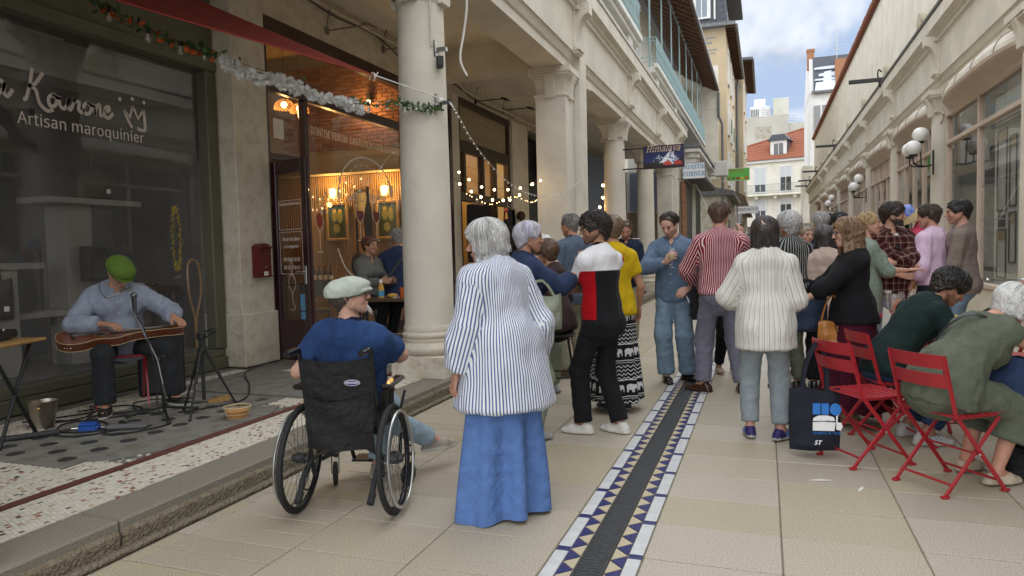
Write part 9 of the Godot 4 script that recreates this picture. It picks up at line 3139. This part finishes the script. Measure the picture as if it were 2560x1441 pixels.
	for sx in [-1.0,1.0]:
		for sz in [-1.0,1.0]: put("leg",mb().bar(V(.28 * sx,.93,.38 * sz),V(.32 * sx,.26,.42 * sz),.04,.04),M.dark_wood,wt)
	for i in 5:
		one("leather_scrap",["lilac folded cloth on the workbench","dark tool roll on the workbench","grey offcut on the workbench","small jar on the workbench","brown offcut on the workbench edge"][i],"offcut",mb().ball(V(-6.62 - .07 * (i % 2),STEP + 1.0,-5.65 - .14 * i),V(.06,.03,.07),10,6),[M.c_lilac,M.black,M.panel_grey,M.dim_white,M.leather_dim][i],"things on the workbench")
	for i in 2:
		var t := thing("track_spot",["white track spotlight nearer the door end of the shop","white track spotlight nearer the camera"][i],"spotlight",V(-6.58,3.55,[-5.0,-4.4][i]),0,"track spotlights")
		put("base",mb().box(V(0,.06,0),V(.05,.04,.16),B0,.006),M.dim_white,t)
		put("can",mb().tube([V(0,.02,0),V(.04,-.16,-.05)],.042,14),M.dim_white,t)
		put("aperture",mb().tube([V(.04,-.155,-.049),V(.041,-.163,-.0505)],.036,14),M.black,t)
	var ln := thing("yellow_lei","yellow flower lei hanging inside the shop window corner","lei",V(-6.14,1.4,-6.1))
	var lei := mb()
	rng.seed = 70
	for i in 220:
		var a := TAU * i / 220
		var c := V(0,.28 + .34 * cos(a),.05 * sin(a))
		var d := V(rng.randf_range(-1,1),rng.randf_range(-1,1),rng.randf_range(-1,1)).normalized()
		lei.bar(c,c + d * .035,.012,.002)
	put("petals",lei,M.yellow,ln)
	var rk := thing("wooden_racket","old wooden snowshoe-like racket leaning in the window corner","racket",V(-6.12,.42,-6.3),PI / 2)
	put("frame",mb().tube(spl([V(.0,.0,0),V(.02,.35,0),V(.1,.65,0),V(.08,.95,0),V(0,1.02,0),V(-.08,.95,0),V(-.08,.65,0),V(-.01,.35,0),V(0,0,0)],6),.013,6),M.pine,rk)
	# clothes shop
	warm(V(-7.2,3.4,-14.6),.7,.2)
	var hg := thing("ceiling_lamp","glowing ceiling lamp in the clothes shop","lamp",V(-7.2,3.6,-14.6))
	put("bulb",mb().ball(Vector3.ZERO,.09,12,8),M.bulb_warm,hg)
	put("cord",mb().tube([V(0,.08,0),V(0,.7,0)],.005,4),M.black,hg)
	for i in 6:
		var t := thing("hanging_coat",["patterned dark coat hanging at the shop doorway","black coat beside the patterned one","dark green coat in the doorway","brown coat further in the doorway","dark scarf bundle by the door frame","black jacket on the far door post"][i],"coat",V([-5.45,-5.5,-5.5,-5.6,-5.5,-5.55][i],1.25,-13.15 - .2 * i if i < 4 else -15.1 - .3 * (i - 4)),.6 + i)
		put("cloth",bag_shape(.42,1.15,.16),M[["c_charcoal","c_black","c_green_dark","c_brown","c_charcoal","c_black"][i]],t)
		put("hanger",mb().tube(spl([V(-.18,1.1,0),V(0,1.22,0),V(.18,1.1,0)],4),.008,5).tube([V(0,1.2,0),V(.0,1.3,0)],.005,4),M.steel,t)
	var cv := thing("cowl_mannequin","checked scarf on a dress stand near the shop door","dress stand",V(-4.35,STEP,-12.6))
	put("torso",mb().lathe([U(.05,1.35),U(.16,1.25),U(.15,1.0),U(.18,.8),U(.1,.75)],16),M.checker,cv)
	put("stand",mb().tube([V(0,.75,0),V(0,.02,0)],.015,6).lathe([U(0,.03),U(.16,.02),U(.16,0)],16),M.black,cv)
	for i in 3:
		var t := thing("hanging_charm",["red tassel charm hanging under the warm bulbs","little puppet charm hanging under the warm bulbs","dark pouch charm on the cream pier"][i],"charm",[V(-4.0,2.12,-10.9),V(-4.28,2.0,-10.8),V(-5.6,2.3,-16.3)][i])
		put("bead",mb().ball(Vector3.ZERO,[.035,.03,.12][i],10,8),[M.wine_bright,M.dark_wood,M.leather][i],t)
		put("tassel",mb().lathe([U(.01,-.02),U(.025,-.1),U(.03,-.14),U(0,-.14)],10),[M.food_orange,M.food_yellow,M.leather][i],t)
		put("thread",mb().tube([V(0,.03,0),V(0,.25,0)],.002,4),M.black,t)

# ---------- what hands hold, and small wear ----------
func make_held() -> void:
	wine_glass("wine_glass","small wine glass in the chambray-shirted man's raised hand",V(-.9,1.24,-7.36),.02,M.wine_white)
	wine_glass("wine_glass","wine glass lifted beside the burgundy-striped man's face",V(-.24,1.58,-7.42),.0,M.wine_white)
	var cg := thing("cigarette","white cigarette between the chambray-shirted man's fingers","cigarette",V(-.76,.94,-7.4),.3)
	put("paper",mb().tube([V(0,0,0),V(.02,-.06,.03)],.0045,8),M.white,cg)
	put("filter",mb().tube([V(-.008,.025,-.012),V(0,0,0)],.0046,8),M.food_orange,cg)
	var lf := thing("leaflet","folded leaflet in the navy-shirted man's hands","leaflet",V(-1.85,1.1,-10.08),.2)
	put("page",mb().box(V(0,0,0),V(.15,.004,.2),Basis(Vector3.RIGHT,.4)),M.paper,lf)
	for s in specs:
		var o: Node3D = s.node
		var J: Dictionary = skeleton(s)
		var k: float = J.k
		var Bt: Basis = J.Bt
		if s.label.contains("claw clip"):
			put("hair_clip",mb().prism(PV([U(-.04,.0),U(-.015,.012),U(.04,.016),U(.044,.01),U(.0,-.006)]),-.008,.008,Transform3D(J.Bh * Basis(V(0,0,1),.8),J.H + J.Bh * V(.0,.05,-.125) * k)),M.shell,o)
		if s.label.contains("silver-haired"):
			strap(o,[J.N + Bt * V(-.14,-.05,-.02) * k,J.N + Bt * V(-.06,-.12,-.165) * k,J.C + Bt * V(.06,-.04,-.165) * k,J.W + Bt * V(.15,.04,-.1) * k,J.W + Bt * V(.19,-.05,.05) * k],.024,M.black,"bag_strap",Bt * V(0,0,-1))
			put("hair_band",mb().tube(ring_pts(J.H + J.Bh * V(0,.04,.0) * k,J.Bh * Basis(Vector3.RIGHT,PI / 2 - .3),.104 * k,.098 * k,20,-1.9,1.9),.005,6),M.chrome,o)
			put("hair_slide",mb().box(J.H + J.Bh * V(.02,.15,.0) * k,V(.07,.018,.04),J.Bh,.006),M.chair_red,o)
		if s.label.contains("shoulder strap"):
			strap(o,[J.N + Bt * V(-.1,-.02,.0) * k,J.N + Bt * V(-.07,-.1,-.135) * k,J.C + Bt * V(.03,-.05,-.145) * k,J.W + Bt * V(.13,.02,-.11) * k,J.W + Bt * V(.17,-.05,.0) * k],.03,M.black,"bag_strap",Bt * V(0,0,-1))
		if s.label.contains("plaid"):
			strap(o,[J.N + Bt * V(-.09,.0,.05) * k,J.N + Bt * V(-.05,-.12,.165) * k,J.C + Bt * V(.04,-.04,.175) * k,J.W + Bt * V(.12,.02,.14) * k],.022,M.black,"bag_strap",Bt * V(0,0,1))
		if s.label.contains("beside the wheelchair") or s.label.contains("claw clip"):
			pass

func _ready() -> void:
	make_materials()
	make_cloth()
	make_world()
	make_ground()
	make_left()
	make_right()
	make_far()
	crowd()
	make_people()
	make_wheelchair()
	make_tables()
	make_music()
	make_overhead()
	make_signs()
	make_bags()
	make_wares()
	make_inside()
	make_held()
